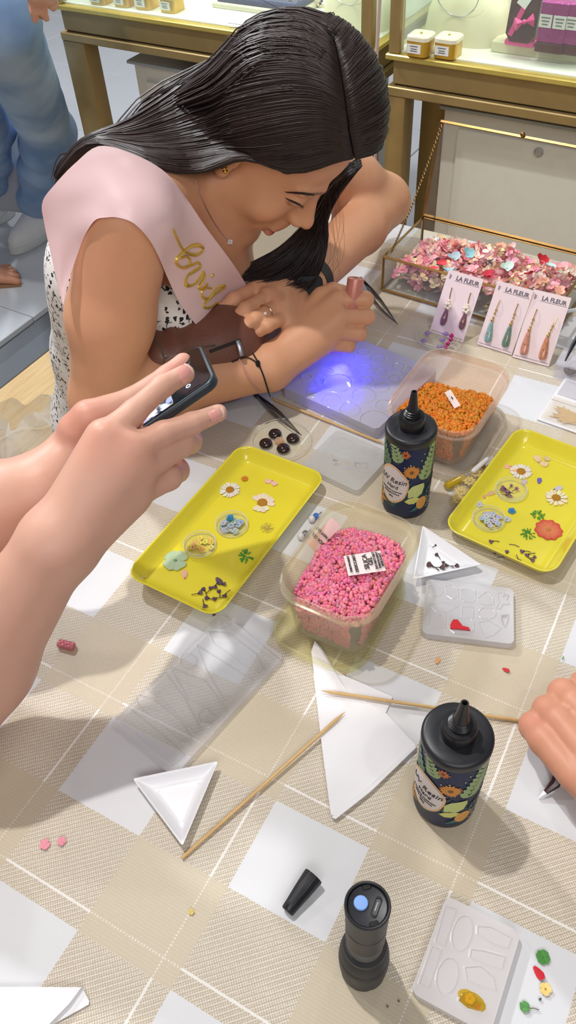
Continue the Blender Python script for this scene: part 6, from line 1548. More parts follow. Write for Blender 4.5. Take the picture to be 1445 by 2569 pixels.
ppart(to, 'body', body_mesh('passer_body', fb, fz0+np.array([-.34, -.2, -.05]), np.array([fz0[0]+.22, fz0[1]+.26, 1.0]), .005, M_skin2, rgb(196, 140, 112)), None)
ppart(to, 'dress', body_mesh('dress', shell(fb, .02, lambda P: np.maximum(FZ+.42-P[:, 2], P[:, 2]-(FZ+1.36))), fz0+np.array([-.36, -.22, -.05]), np.array([fz0[0]+.2, fz0[1]+.28, FZ+1.4]), .012, mat('brown_dress', rgb(120, 92, 80), .8), (1, 1, 1)), None, 'brown dress')
so = G(); so.prism([(fz0[0]-.15, fz0[1]-.05), (tips[0][0]+.012, tips[0][1]-.015), (tips[2][0]+.015, tips[2][1]), (tips[4][0]+.005, tips[4][1]+.018), (fz0[0]-.15, fz0[1]+.05)], FZ+.0005, FZ+.006)
ppart(to, 'sandal', so, mat('tan_sandal', rgb(150, 110, 84), .6), 'flat tan sandal')
# ================================================================= handbag at the table edge
M_lea = mat('brown_leather', rgb(118, 74, 60), .46, var=.25, vs=14, bump=.25, bs=380, coat=.15)
M_lead = mat('olive_leather', rgb(94, 84, 66), .4, var=.2, vs=14, bump=.2, bs=380)
hbb = Body(); A_, B_, C_ = A3(gp(428, 892, .086)), A3(gp(560, 872, .074)), A3(gp(700, 846, .034))
hbb.chain([A_, B_, C_], [.052, .048, .026], .03); hbb.chain([A_+np.array([0, .0, -.045]), B_+np.array([0, .0, -.035])], [.042, .038], .04)
for k in range(5):
    a = A3(gp(400+55*k, 812+3*k, .135)); b = A3(gp(440+55*k, 905-10*k, .128)); hbb.cone(a, b, .003, .003, .016, -1)
def f_bag(P): return np.maximum(hbb(P), .002-P[:, 2])
bt = gp(520, 900, 0); t = thing('handbag', 'brown leather pouch bag lying between her arms at the table edge', 'bag', (bt.x, bt.y, .0005))
o = part('bag_body', body_mesh('bag_body', f_bag, (-.30, .70, -.01), (.12, 1.15, .16), .004, M_lea, (1, 1, 1)), None, t); o.matrix_parent_inverse = Matrix.Translation(-Vector(t.location))
BVH_B = bvh_of(o.data)
def onb(x, y, l=.001):
    h = hit(BVH_B, x, y); return rp(x, y, (h if h else 1.06)-l)
def bpart(name, g, m, lab=None):
    q = part(name, g, m, t, lab); q.matrix_parent_inverse = Matrix.Translation(-Vector(t.location)); return q
zp = [onb(526+7*k, 882-2.6*k, .0015) for k in range(12)]
bpart('zip', G().tube(zp, .0022, 6), mat('dark_zip', rgb(40, 36, 36), .5), 'dark zip')
bpart('zip_puller', G().tube([onb(596, 856, .003), onb(602, 872, .006), onb(606, 892, .006)], .0035, 8), M_steel, 'grey metal zip puller')
bpart('seam', G().tube([onb(x, y, .0004) for x, y in [(386, 850), (402, 872), (412, 900), (404, 935), (390, 955)]], .0014, 6).tube([onb(x, y, .0004) for x, y in [(412, 900), (470, 876), (540, 866)]], .0012, 6), M_lead)
bpart('strap', G().tube([A3(gp(620, 842, .045)), A3(gp(660, 832, .032)), A3(gp(715, 818, .016)), A3(gp(752, 790, .007)), A3(gp(770, 770, .006))], .009, 8, flat=.3, up=(0, 0, 1)), M_lead, 'olive leather strap')
# ================================================================= glass jewellery box with petals
bA, bB_, bD = gp(962, 735, 0), gp(1405, 765, .058), gp(1060, 545, .058)
bA2 = gp(962, 645, .058); u_ = (bB_-bA2); LB = u_.length; u_.normalize(); v_ = Vector((-u_.y, u_.x, 0)); DB = (bD-bA2).dot(v_); HB = .058
angB = math.atan2(u_.y, u_.x)
t = thing('jewellery_box', 'gold framed glass box with open lid, full of dried petals', 'glass box', (bA2.x, bA2.y, .0006), angB)
M_brass = mat('antique_brass', rgb(150, 116, 68), .32, metal=.85, var=.35, vs=60)
M_pane = clear('box_glass', '#fbfcfb', .01, .02, edge=.12)
def bar(name, a, b, par, r=.0023): 
    g = G(); g.tube([a, b], r, 4); return part(name, g, M_brass, par, sharp=20)
fr = G(); q = [(0, 0), (LB, 0), (LB, DB), (0, DB)]
for k in range(4):
    (x0, y0), (x1, y1) = q[k], q[(k+1) % 4]
    bar('frame_bar', (x0, y0, .003), (x1, y1, .003), t); bar('frame_bar', (x0, y0, HB), (x1, y1, HB), t); bar('frame_post', (x0, y0, .003), (x0, y0, HB), t)
part('base_pane', G().box((LB/2, DB/2, .002), (LB-.004, DB-.004, .002)), M_pane, t)
for c_, d_ in (((LB/2, .0005, HB/2), (LB-.005, .0018, HB-.008)), ((LB/2, DB-.0005, HB/2), (LB-.005, .0018, HB-.008)), ((.0005, DB/2, HB/2), (.0018, DB-.005, HB-.008)), ((LB-.0005, DB/2, HB/2), (.0018, DB-.005, HB-.008))): part('glass_pane', G().box(c_, d_), M_pane, t)
hinge = Vector((0, DB, HB+.004)); best = None
Mw = Matrix.Translation(t.location) @ Matrix.Rotation(angB, 4, 'Z')
for a_ in np.linspace(.9, 2.2, 80):
    p = Mw @ (hinge+Vector((0, math.cos(a_), math.sin(a_)))*DB); d = CM.inverted() @ p; e = math.hypot(W/2+FPX*d.x/-d.z-1103, H/2-FPX*d.y/-d.z-292)
    if best is None or e < best[0]: best = (e, a_)
la = best[1]; ld_ = Vector((0, math.cos(la), math.sin(la)))
LT = hinge+ld_*DB
lid = bar('lid', hinge, hinge+Vector((LB, 0, 0)), t); lid['label'] = 'open glass lid in a brass frame'
bar('lid_bar', LT, LT+Vector((LB, 0, 0)), lid); bar('lid_bar', hinge, LT, lid); bar('lid_bar', hinge+Vector((LB, 0, 0)), LT+Vector((LB, 0, 0)), lid)
part('lid_pane', G().add([hinge+Vector((.002, 0, 0)), hinge+Vector((LB-.002, 0, 0)), LT+Vector((LB-.002, 0, 0)), LT+Vector((.002, 0, 0))]+[p_+Vector((0, .0018, 0)) for p_ in (hinge+Vector((.002, 0, 0)), hinge+Vector((LB-.002, 0, 0)), LT+Vector((LB-.002, 0, 0)), LT+Vector((.002, 0, 0)))], [(0, 1, 2, 3), (7, 6, 5, 4), (0, 4, 5, 1), (1, 5, 6, 2), (2, 6, 7, 3), (3, 7, 4, 0)]), M_pane, lid)
part('lid_knob', G().ball(LT+Vector((LB*.47, -.001, .004)), .0038), M_brass, lid)
ch = G(); c0, c1 = LT+Vector((.004, -.003, -.002)), Vector((.006, .012, HB+.002)); N = 74
for k in range(N):
    f = (k+.5)/N; p = c0.lerp(c1, f)+Vector((0, 0, -.010*math.sin(PI*f))); d = (c1-c0).normalized(); s_ = d.orthogonal().normalized(); s2 = d.cross(s_); s_ = s_ if k % 2 else s2
    ch.tube([p+d*.0023*math.cos(a)+s_*.0015*math.sin(a) for a in [2*PI*i/8 for i in range(8)]], .00045, 4, True)
part('chain', ch, M_brass, t, 'fine brass chain', kind='stuff')
# petals
pq = random.Random(31)
def petal_mesh(g, M_, L, w, cup, col):
    P = []
    for i in range(4):
        f = i/3; ww = w*(.35, .9, 1.0, .55)[i]
        for j in (-1, -.4, .4, 1): P.append((L*f, ww*j/2, cup*L*(f*f*.8+abs(j)**2*.35)+.0004*((i*3+int(j*5)) % 2)))
    g.col = col; g.add(P, [(i*4+j, i*4+j+1, i*4+j+5, i*4+j+4) for i in range(3) for j in range(3)], M_)
def heap_h(x, y):
    u, v = x/LB, y/DB
    h = .040+.024*math.exp(-((u-.50)/.12)**2-((v-.62)/.25)**2)+.010*math.exp(-((u-.82)/.16)**2-((v-.5)/.35)**2)+.006*math.sin(u*19)*math.sin(v*7)
    return h*min(1, .35+u*5)*(1 if u < .96 else .7)*(1-.35*max(0, v-.75)/.25)
cols_p = [((252, 184, 192), 9), ((248, 156, 172), 6), ((252, 206, 204), 6), ((252, 220, 180), 5), ((250, 194, 166), 5), ((254, 234, 222), 3), ((214, 234, 236), .5), ((226, 80, 96), .5)]
def pick():
    r_ = pq.uniform(0, sum(w_ for _, w_ in cols_p))
    for c_, w_ in cols_p:
        r_ -= w_
        if r_ <= 0: return rgb(*[max(0, min(255, x_+pq.uniform(-10, 8))) for x_ in c_])
g = G()
for k in range(900):
    x, y = pq.uniform(.012, LB-.012), pq.uniform(.012, DB-.012); z = .004+heap_h(x, y)*(pq.uniform(.75, 1.05) if k % 3 else pq.uniform(.1, .8)); c_ = pick(); nP = pq.choice([2, 3, 4]); a0 = pq.uniform(0, 6.28)
    tilt = Matrix.Translation((x, y, z)) @ Euler((pq.uniform(-.9, .9), pq.uniform(-.9, .9), a0)).to_matrix().to_4x4()
    for i in range(nP): petal_mesh(g, tilt @ Matrix.Rotation(i*PI*2/4, 4, 'Z'), pq.uniform(.007, .011), pq.uniform(.007, .010), pq.uniform(-.1, .6), tuple(min(1, v*pq.uniform(.9, 1.08)) for v in c_[:3])+(1,))
M_dp = mat('dried_petals', (1, 1, 1, 1), .6, attr='Col', var=.06, vs=240, sss=.5, sssr=(1, .5, .4), sscale=.003)
single('dried_petals', g, M_dp, 'heap of pink and cream dried petals inside the glass box', 'petals', t.location, angB, kind='stuff', sharp=0, cols=True)
for (x, y), c_, lab in [((1178, 641), (150, 205, 214), 'pale blue petal at the top of the petal heap'), ((1143, 648), (176, 196, 204), 'grey-blue petal left of the heap top'), ((1078, 738), (150, 208, 214), 'pale blue petal low behind the front pane'), ((1276, 672), (204, 226, 214), 'mint petal near the middle of the heap'), ((1384, 671), (190, 222, 216), 'mint petal at the right end of the heap'), ((1104, 664), (216, 58, 70), 'red petal in the left half of the heap'), ((1066, 700), (222, 60, 76), 'large red petal behind the left front pane'), ((1231, 681), (192, 30, 58), 'crimson petal right of the heap top'), ((1364, 652), (206, 40, 56), 'crimson petal at the right end of the heap'), ((1327, 690), (206, 70, 90), 'rose petal in front of the right heap')]:
    z = .05; p = gp(x, y, z)
    for _ in range(6):
        l = Mw.inverted() @ p; z = .010+heap_h(min(max(l.x, .01), LB-.01), min(max(l.y, .01), DB-.01)); p = gp(x, y, z)
    g = G(); petal_mesh(g, Matrix.Translation((-.007, 0, 0)), .016, .014, .3, rgb(*c_)); petal_mesh(g, Matrix.Rotation(1.5, 4, 'Z'), .012, .011, .3, rgb(*[v*.95 for v in c_]))
    l.x = min(max(l.x, .014), LB-.014); l.y = min(max(l.y, .016), DB-.014); p = Mw @ Vector((l.x, l.y, z))
    single('petal', g, M_dp, lab, 'petal', p, rot=(pq.uniform(-.5, .5), pq.uniform(-.5, .5), pq.uniform(0, 6)), cols=True)
# ================================================================= earring cards
M_card = mat('pale_pink_card', rgb(234, 214, 214), .6, var=.02)
M_txt = mat('grey_print', rgb(104, 98, 110), .7)
M_gw = mat('gold_wire', rgb(214, 178, 104), .2, metal=.9); M_pearl = mat('cream_pearl', rgb(238, 226, 206), .18, coat=.4)
cards = {}
def card(key, label, bl, br, tl, tr_, zt):
    BL, BRt, TL, TR = gp(*bl, .001), gp(*br, .001), gp(*tl, zt), gp(*tr_, zt)
    c = (BL+BRt)/2; ux = ((BRt-BL)+(TR-TL)).normalized(); w_ = ((BRt-BL).length+(TR-TL).length)/2; vy = ((TL+TR)/2-c); h_ = vy.length; vy = (vy-ux*vy.dot(ux)).normalized(); nz = ux.cross(vy)
    M_ = Matrix((ux, vy, nz)).transposed().to_4x4(); M_.translation = c
    t = thing('earring_card', label, 'card', c, rot=M_.to_euler())
    part('card', G().box((0, h_/2, 0), (w_, h_, .0009)), M_card, t)
    text_part('LA FLEUR', w_*.155, M_txt, t, (w_*.10, h_*.905, .0006), bold=.0002)
    part('print_line', G().box((w_*.10, h_*.862, .0006), (w_*.72, .0004, .0002)), M_txt, t); part('print_line', G().box((0, h_*.035, .0006), (w_*.92, .0005, .0002)), M_txt, t)
    s_ = G(); 
    for k in range(5): s_.tube([(-w_*.40, h_*.87+.0012*k, .0006), (-w_*.40+(.0018 if k % 2 else -.0018), h_*.87+.0012*k+.002, .0006)], .0003, 4)
    s_.tube([(-w_*.40, h_*.862, .0006), (-w_*.405, h_*.935, .0006)], .0003, 4)
    part('printed_flower', s_, M_txt, t)
    cards[key] = (c, nz, M_); return t
card(1, 'pale pink earring card with two purple drops, standing apart at left', (1079, 830), (1160, 861), (1128, 678), (1217, 700), .078)
card(2, 'pale pink earring card with teal drops, middle of the three', (1198, 862), (1282, 892), (1245, 704), (1338, 727), .078)
card(3, 'pale pink earring card with orange drops, rightmost of the three', (1286, 894), (1376, 921), (1341, 727), (1436, 747), .078)
def oncard(key, x, y, l=.002):
    c, n, _ = cards[key]; d = ray(x, y); t_ = (c-CAMP).dot(n)/d.dot(n); p = CAMP+d*t_; return p+n*l
def earring(key, pts, col, label, r0, pearls, square=False):
    a, b, c_ = [oncard(key, *p) for p in pts]; ax = (c_-b); L = ax.length; n = cards[key][1]
    t = thing('drop_earring', label, 'earring', a, rot=(0, 0, 0))
    def rel(v): return Vector(v)-a
    part('hook', G().tube([rel(a-n*.003), rel(a), rel(a.lerp(b, .3)+n*.001), rel(a.lerp(b, .62))], .0006, 5), M_gw, t, 'gold hook')
    q = G()
    if pearls == 2:
        for k in range(5): q.ball(rel(b+cards[key][2].to_3x3() @ Vector((.0034*math.cos(k*1.3), .0034*math.sin(k*1.3), .001))), .0026, None, 8, 6)
        q.ball(rel(a.lerp(b, .72)), .0022, None, 8, 6)
    else:
        for f in (.45, .62, .78, .92): q.ball(rel(a.lerp(b, f)), (.0017 if f < .9 else .0024), None, 8, 6)
    part('beads', q, M_pearl if pearls == 2 else M_gw, t)
    M_ = ax.to_track_quat('Z', 'Y').to_matrix().to_4x4(); M_.translation = rel(b)
    if square: prof = [(r0*.35, 0), (r0*.55, L*.12), (r0*.9, L*.55), (r0, L*.75), (r0*.95, L*.93), (r0*.6, L)]
    else: prof = [(r0*.2, .0005), (r0*.45, L*.15), (r0*.85, L*.5), (r0, L*.72), (r0*.75, L*.92), (r0*.1, L)]
    d = part('resin_drop', G().lathe(prof, 14, M_), mat('resin_'+'_'.join(map(str, col)), rgb(*col), .12, coat=.5, var=.6, vs=220), t, 'glossy resin drop'); 
    part('flake', G().ball(rel(b.lerp(c_, .55)+n*(r0*.8)), (r0*.35, r0*.3, .0008), None, 6, 4), M_gw, d)
earring(1, [(1135, 722), (1125, 768), (1110, 818)], (150, 100, 126), 'purple drop earring with pearls, left one on the left card', .0050, 2)
earring(1, [(1182, 735), (1171, 778), (1157, 828)], (142, 96, 106), 'purple drop earring with pearls, right one on the left card', .0050, 2)
earring(2, [(1256, 752), (1234, 808), (1224, 858)], (150, 186, 184), 'teal and gold drop earring, left one on the middle card', .0054, 1, True)
earring(2, [(1301, 762), (1281, 818), (1267, 870)], (120, 150, 130), 'teal and gold drop earring, right one on the middle card', .0054, 1, True)
earring(3, [(1348, 776), (1327, 832), (1313, 890)], (226, 156, 130), 'orange drop earring, left one on the right card', .0056, 1, True)
earring(3, [(1398, 796), (1374, 846), (1360, 902)], (222, 148, 110), 'orange drop earring, right one on the right card', .0056, 1, True)
# ================================================================= small dishes and gems
def round_dish(x, y, dpx, label, h=.006):
    p = gp(x, y, 0); k = (gp(x+10, y, 0)-p).length/10*dpx/2; t = thing('clear_dish', label, 'dish', (p.x, p.y, .0006))
    part('dish_body', G().lathe([(k*.96, 0), (k*.985, .0006), (k, h), (k*.975, h), (k*.96, .0014), (.0005, .0012)], 40, None, True, False), M_clr, t); part('rim', G().tube([(k*.99*math.cos(2*PI*i/40), k*.99*math.sin(2*PI*i/40), h) for i in range(40)], .0005, 5, True), M_rim, t); return p, k
round_dish(1096, 852, 108, 'small clear dish of purple gems, below the left earring card')
M_gemp = mat('lilac_gem', rgb(172, 146, 196), .06, coat=.6, var=.4, vs=200); M_mag = mat('magenta_bead', rgb(196, 22, 120), .12, coat=.5)
for i, (x, y) in enumerate([(1073, 836), (1064, 855), (1118, 838), (1110, 853), (1103, 871)]):
    p = gp(x, y, .005); g = G(); g.lathe([(.0012, -.003), (.0046, 0), (.0040, .0018), (.0022, .0026), (.0001, .0026)], 8)
    single('gem', g, M_gemp, ['lilac gem at the upper left of the small clear dish', 'lilac gem at the left rim of the small clear dish', 'lilac gem topmost beside the magenta beads', 'lilac gem between the others beside the magenta beads', 'lilac gem lowest beside the magenta beads'][i], 'gem', p, i*.6, 'lilac gems in the small dish', sharp=10)
for i, (x, y) in enumerate([(1133, 842), (1131, 852), (1124, 862), (1118, 872)]):
    single('bead', G().ball((0, 0, 0), .0032, None, 12, 8), M_mag, ['magenta bead, uppermost of four', 'magenta bead, second of four from the top', 'magenta bead, third of four from the top', 'magenta bead, lowest of four'][i], 'bead', gp(x, y, .0048), 0, 'magenta beads in the small dish')
round_dish(706, 1108, 150, 'clear shallow dish of dark cabochons beside the tweezers', .005)
M_cab = mat('dark_cabochon', rgb(48, 34, 30), .05, coat=.8, var=.5, vs=160)
for i, (x, y) in enumerate([(690, 1090), (735, 1102), (667, 1114), (711, 1127)]):
    p = gp(x, y, .0024); t = thing('cabochon', ['dark glossy cabochon, far one in the clear dish', 'dark glossy cabochon, right one in the clear dish', 'dark glossy cabochon, left one in the clear dish', 'dark glossy cabochon, near one in the clear dish'][i], 'gem', p, i, 'dark cabochons in the clear dish')
    part('dome', G().lathe([(.0082, 0), (.0086, .0012), (.0080, .0030), (.0062, .0050), (.0034, .0062), (.0001, .0066)], 24), M_cab, t)
    f = G()
    for k in range(4): f.ball((.004*math.cos(k*2.1), .003*math.sin(k*2.1), .0054), (.0012, .0006, .0006), None, 5, 3)
    part('gold_flakes', f, M_gw, t)
single('cabochon', G().lathe([(.006, 0), (.0064, .001), (.005, .003), (.0001, .0042)], 20), clear('amber_clear', '#f4dcc4', .15, .04), 'clear amber cabochon in the middle of the dark ones', 'gem', gp(700, 1107, .0024))
# ================================================================= tweezers
M_tw = mat('dark_steel', rgb(128, 128, 130), .26, metal=.9)
def tweezers(label, a, b, za, zb, spread, curve=0):
    A, B = gp(*a, za), gp(*b, zb); t = thing('tweezers', label, 'tweezers', A); d = B-A; s_ = d.cross(Vector((0, 0, 1))).normalized()
    for sg in (-1, 1):
        P = []
        for k in range(9):
            f = k/8; off = spread*math.sin(PI*min(1, f*1.02))*sg*.5+(0 if f < .99 else 0); P.append(d*f+s_*(off+curve*f*f*f)+Vector((0, 0, .0004*sg)))
        part('arm', G().tube(P, [.0044-.0037*max(0, k/8-.45)/.55 for k in range(9)], 6, flat=.28, up=tuple(s_)), M_tw, t)
    part('joint', G().tube([d*-.01, d*.06], .0032, 8), M_tw, t)
tweezers('dark steel tweezers lying behind the lamp hand', (905, 700), (992, 816), .010, .004, .010, -.004)
tweezers('dark steel tweezers under her forearm, pointing at the clear dish', (640, 990), (756, 1092), .006, .007, .008)
# pick with a blue gem and black tweezer tip at the right edge
A, B = gp(1414, 783, .05), gp(1475, 770, .062); t = thing('gem_pick', 'clear pick holding a pale blue gem at the right edge', 'tool', A)
part('rod', G().tube([Vector((0, 0, 0)), B-A], .0024, 8), clear('clear_rod', '#eef2f6', .25, .05), t)
part('gem', G().lathe([(.001, -.004), (.0058, 0), (.0046, .0024), (.0001, .003)], 8), mat('blue_gem', rgb(150, 168, 214), .06, coat=.6), t, 'pale blue faceted gem')
pc0 = gp(1428, 938, 0); t = thing('acrylic_cube', 'small clear acrylic box at the right edge', 'box', (pc0.x, pc0.y, .0006), TH)
part('cube_body', G().rprism(.036, .036, .003, [(0, .001), (.001, 0), (.020, 0), (.021, .001)], 3), clear('cube_acrylic', '#f8f8fc', .08, .04, edge=.35), t)
part('cube_lid', G().rprism(.037, .037, .003, [(.0212, .0005), (.024, .0005), (.025, .0015)], 3), clear('cube_acrylic', '#f4f4f8', .2), t)
part('content', G().ball((0, 0, .005), (.009, .007, .004)), M_lead, t, 'grey bits inside')
tp_ = gp(1424, 890, .03); single('black_tweezers', G().tube([gp(1418, 905, .026)-tp_, gp(1436, 868, .034)-tp_, gp(1475, 800, .05)-tp_], [.001, .003, .004], 6), M_blk, 'black tweezer tip standing in the clear acrylic box', 'tweezers', tp_)
# ================================================================= pouch of gold leaf
q0 = gp(1425, 1015, 0); t = thing('paper_pouch', 'white window pouch with gold leaf at the right edge', 'pouch', (q0.x, q0.y, .0006), TH-.05)
part('pouch_back', G().box((.018, 0, .0006), (.082, .098, .0012)), M_card if False else mat('white_pouch_card', rgb(234, 232, 236), .55), t)
part('pouch_flap', G().box((.018, .022, .0020), (.080, .050, .0012)), mat('white_pouch_card', rgb(234, 232, 236), .55), t)
part('window', G().box((.018, -.022, .0044), (.076, .048, .0006)), clear('pouch_film', '#faf8f4', .04, .05, edge=.2), t)
gl = G(); q = random.Random(3)
for k in range(26): gl.add([Vector((.02+q.uniform(-.03, .03)+dx, -.026+q.uniform(-.012, .012)+dy, .0018+q.uniform(0, .002))) for dx, dy in ((-.008, -.005), (.007, -.006), (.009, .004), (-.006, .006))], [(0, 1, 2, 3)])
part('gold_leaf', gl, mat('gold_leaf_flakes', rgb(226, 186, 108), .4, metal=.15, var=.3, vs=200), t, 'crumpled gold leaf', smooth=False)
for k in range(2): part('clear_square', G().box((-.006+.034*k, .026, .0029), (.026, .034, .0006)), clear('pale_film', '#f2f0f4', .45), t)
# ================================================================= silica packets
def packet(label, quad, z, lines, tilt=0, zs=None, size=.006, pinkish=False):
    P = [gp(x, y, z if zs is None else zs[i]) for i, (x, y) in enumerate(quad)]; c = sum(P, Vector())/4; ux = (P[1]-P[0]).normalized(); w_ = (P[1]-P[0]).length; vy = (P[0]-P[3]); h_ = vy.length; vy = (vy-ux*vy.dot(ux)).normalized(); M_ = Matrix((ux, vy, ux.cross(vy))).transposed().to_4x4()
    t = thing('silica_gel_packet', label, 'packet', c, rot=M_.to_euler())
    part('paper', G().grid(lambda u, v: ((u-.5)*w_, (v-.5)*h_, .0014*math.sin(PI*u)*math.sin(PI*v)), 8, 6).grid(lambda u, v: ((u-.5)*w_, (v-.5)*h_, -.0008*math.sin(PI*u)*math.sin(PI*v)-.0001), 8, 6, flip=True), mat('translucent_pink_paper', rgb(246, 206, 200), .6) if pinkish else mat('white_packet_paper', rgb(244, 226, 222), .6), t)
    for s_, sz, x0 in lines: text_part(s_, sz, mat('black_packet_ink', rgb(52, 44, 48), .7), t, (x0*w_, 0, .0021), (0, 0, PI/2), bold=.0001)
    return t
packet('white silica gel packet lying on the pink beads', [(869, 1394), (961, 1381), (964, 1432), (864, 1445)], .0755, [('THROW AWAY', .0030, -.40), ('DESICCANT', .0042, -.25), ('SILICA', .0066, .03), ('GEL', .0060, .16), ('DO NOT EAT', .0036, .28), ('THROW AWAY', .0030, .37), ('DESICCANT', .0032, .45)])
packet('pink-tinged silica packet standing against the left wall of the pink tub', [(783, 1352), (846, 1286), (830, 1345), (790, 1386)], .05, [('DO NOT EAT', .0038, .0), ('SILICA GEL', .0045, -.2)], zs=[.066, .078, .064, .056], pinkish=True)
packet('narrow crumpled silica packet standing in the orange beads', [(1131, 980), (1146, 972), (1138, 1022), (1125, 1029)], .05, [('SILICA', .0016, 0)], zs=[.057, .060, .052, .049])
# ================================================================= resin pieces by the right tray
M_amb = clear('clear_resin', '#fdfaf0', .06, .04, body='#f4e8c8', edge=.35)
def stick(label, a, b, r, m, z=.005, name='resin_stick'):
    A, B = gp(*a, z), gp(*b, z); single(name, G().tube([Vector((0, 0, 0)), (B-A)*.08, (B-A)*.92, B-A], [r*.6, r, r, r*.6], 12), m, label, 'resin piece', A)
stick('yellow resin stick lying between the back bottle and right tray', (1118, 1222), (1166, 1196), .0052, mat('yellow_resin', rgb(196, 164, 20), .08, coat=.6, var=.35, vs=120))
stick('white slim stick leaning by the right tray', (1184, 1184), (1224, 1150), .0032, M_whp, .010, 'white_stick')
for (x, y), sz, lab, rz_ in [((1184, 1206), (.034, .020, .009), 'clear resin block with yellow daisies, upper one by the right tray', .9), ((1152, 1252), (.030, .018, .009), 'clear resin block with yellow daisies, lower one by the right tray', 1.2)]:
    p = gp(x, y, 0); t = thing('resin_block', lab, 'resin piece', (p.x, p.y, .0006), rz_); part('resin_body', G().rprism(sz[0], sz[1], .006, [(0, .001), (.001, 0), (sz[2]-.001, 0), (sz[2], .001)], 4), M_amb, t)
    for sx in (-1, 1):
        g = G()
        for k in range(9): a = 2*PI*k/9; g.ball((sx*sz[0]*.24+.0052*math.cos(a), .0052*math.sin(a), .0065), (.0028, .0019, .0006), None, 6, 4, Matrix.Rotation(a, 3, 'Z'))
        g.ball((sx*sz[0]*.24, 0, .0072), (.0022, .0022, .0008), None, 6, 4); part('set_flower', g, mat('yellow_set_petals', rgb(226, 200, 110), .6, var=.3, vs=300), t, 'yellow daisy set in the resin')
stick('amber resin stick peeping out behind the right tray', (1190, 1180), (1212, 1166), .0045, mat('amber_resin_solid', rgb(170, 112, 30), .08, coat=.6, var=.4, vs=150))
# ================================================================= pearl studs, clip, crumbs
for (x, y), lab, blue in [((782, 1302), 'pearl stud with a blue stone, upper one left of the pink tub', True), ((755, 1346), 'pearl stud with silver back, lower one left of the pink tub', False)]:
    p = gp(x, y, .004); t = thing('pearl_stud', lab, 'earring', p, .4); part('pearl', G().ball((0, 0, 0), .0042, None, 12, 8), mat('white_pearl', rgb(232, 228, 224), .15, coat=.5), t)
    part('setting', G().lathe([(.003, -.003), (.0036, 0), (.003, .002), (.0005, .0024)], 10, Matrix.Translation((.0065, .002, 0))), mat('blue_stone', rgb(70, 120, 200), .08, coat=.5) if blue else M_steel, t)
    part('post', G().tube([(.008, .002, -.001), (.016, .006, -.002)], .0006, 5), M_steel, t)
p = gp(166, 1618, .0028); t = thing('resin_clip', 'pink glittery resin piece beside the raised forearm', 'resin piece', p, -.35)
part('resin_body', G().rprism(.019, .0085, .002, [(-.0022, .0006), (-.0016, 0), (.0016, 0), (.0022, .0006)], 3), clear('pink_resin', '#f2c4c8', .55, .08, body='#d98a94'), t)
f = G(); 
for k in range(7): f.ball((-.007+.0024*k, .002*math.sin(k*2.2), .0022), (.0016, .0010, .0005), None, 5, 3)
part('flakes', f, mat('rose_flakes', rgb(190, 84, 96), .3, metal=.4), t)
for i, (x, y) in enumerate([(113, 2119), (155, 2111)]): fl('five', x, y, 26 if i == 0 else 22, (246, 160, 176), (250, 196, 204), ['pink crumpled floret on the cloth, the left of two', 'pink crumpled floret on the cloth, the right of two'][i], z=.0008, rz=i, n=5)
fl('petal', 1269, 1681, 18, (206, 40, 50), None, 'small red petal on a beige check right of the pink tub', z=.0006, name='petal', cat='petal', rz=-.6)
fl('petal', 1098, 1658, 18, (230, 170, 110), None, 'small tan petal below the gem mould', z=.0006, name='petal', cat='petal', rz=1.1)
fl('leaf', 1412, 1651, 10, (110, 170, 80), None, 'tiny green leaf bit near the right fist', z=.0006, name='leaf', cat='leaf')
fl('five', 1362, 2402, 34, (76, 146, 64), None, 'green three-leaf sprig, topmost on the lower right check', z=.0008, n=4, name='pressed_fern', cat='pressed leaf')
fl('petal', 1351, 2441, 34, (206, 26, 44), None, 'red oval petal on the lower right white check', z=.0008, name='petal', cat='petal', rz=-1.1)
fl('five', 1368, 2482, 30, (244, 214, 130), (176, 100, 50), 'yellow pressed floret below the red petal', z=.0008, n=5)
fl('five', 1316, 2526, 24, (90, 156, 80), None, 'small green sprig with stalk, lowest on the white check', z=.0008, n=3, name='pressed_fern', cat='pressed leaf')
fl('stalk', 1338, 2532, 28, (120, 120, 96), None, 'thin dry stalk beside the lowest green sprig', z=.0008, rz=-.1)
fl('petal', 1355, 2507, 9, (90, 96, 90), None, 'tiny grey seed below the yellow floret', z=.0008, name='seed', cat='seed')
fl('five', 480, 2288, 14, (236, 214, 120), (250, 240, 200), 'tiny gold flake flower on the beige check', z=.0006, n=3)
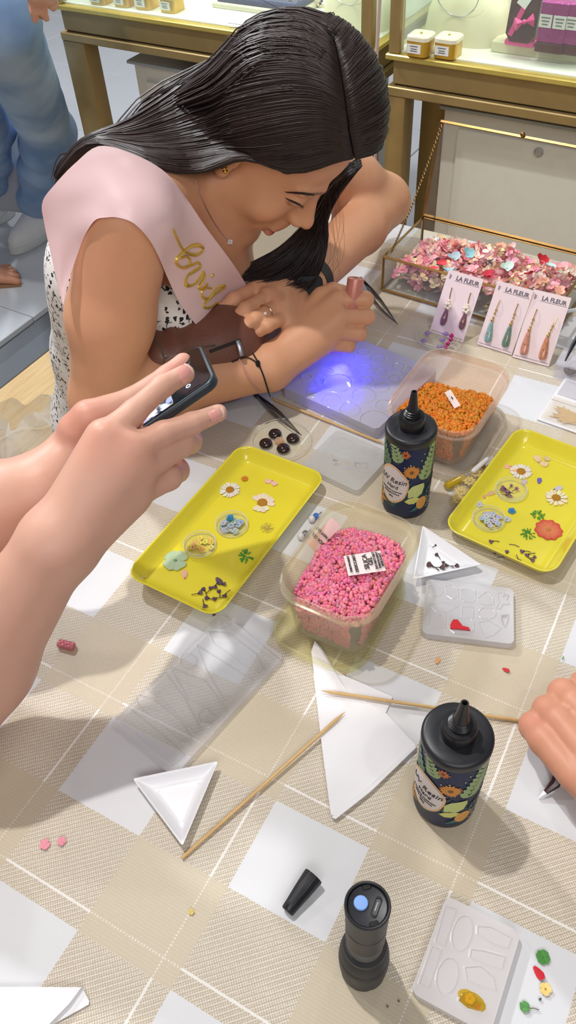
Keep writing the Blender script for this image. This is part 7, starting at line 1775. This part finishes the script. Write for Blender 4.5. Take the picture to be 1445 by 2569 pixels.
for i, (x, y) in enumerate([(972, 2526), (1000, 2512)]): fl('petal', x, y, 6, (120, 92, 60), None, ['tiny brown crumb left of the lower mould', 'tiny brown crumb nearest the lower mould'][i], z=.0006, name='crumb', cat='crumb')
# dark stick with a white tip under the right fist
A = gp(1352, 2000, .004); t = thing('maroon_pick', 'dark maroon curved stick with white tip below the right fist', 'tool', A)
part('shaft', G().tube([gp(1368, 1988, .004)-A, gp(1392, 1966, .008)-A, gp(1404, 1935, .013)-A], [.0022, .0048, .0052], 8), mat('maroon_gloss', rgb(64, 36, 44), .2), t)
part('tip', G().tube([Vector((0, 0, -.002)), gp(1368, 1988, .004)-A], [.0006, .0022], 8), M_whp, t, 'white tip')
# plastic carrier bag on the planks
p = gp(85, 1125, FZ); g = G(); q = random.Random(8)
def bagf(u, v):
    a = 2*PI*u; h = v; r = (.125+.02*math.sin(3*a)+.014*math.sin(7*a+2))*(1-.55*h**2)*(1+.12*math.sin(9*a+6*h)*h); return (r*math.cos(a)*1.25, r*math.sin(a)*.8, .003+.13*h*(1+.12*math.sin(4*a)))
g.grid(bagf, 49, 14)
t = thing('plastic_bag', 'crumpled translucent white carrier bag on the wooden floor', 'bag', (p.x, p.y, FZ+.002), .3)
part('bag_film', g, clear('white_film', '#f4f6f8', .30, .2, body='#eceef2', edge=.6), t, sharp=25)
for sy in (-1, 1): part('handle', G().tube([(-.05, sy*.03, .11), (-.09, sy*.05, .16), (-.16, sy*.06, .20), (-.20, sy*.05, .15), (-.13, sy*.03, .11)], .005, 6, flat=.3), clear('white_film', '#f4f6f8', .3), t)

# stool that carries the woman
sp0 = Vector((PEL[0], PEL[1], FZ)); sz_ = PEL[2]-.085-FZ
t = thing('stool', 'round wooden stool under the woman in the floral dress', 'stool', sp0)
part('seat', G().lathe([(.10, sz_-.03), (.155, sz_-.028), (.16, sz_-.012), (.15, sz_)], 32), M_wood, t)
for k in range(4): a = PI/4+k*PI/2; part('leg', G().tube([(.12*math.cos(a), .12*math.sin(a), sz_-.03), (.16*math.cos(a), .16*math.sin(a), 0)], .016, 10), M_wood, t)
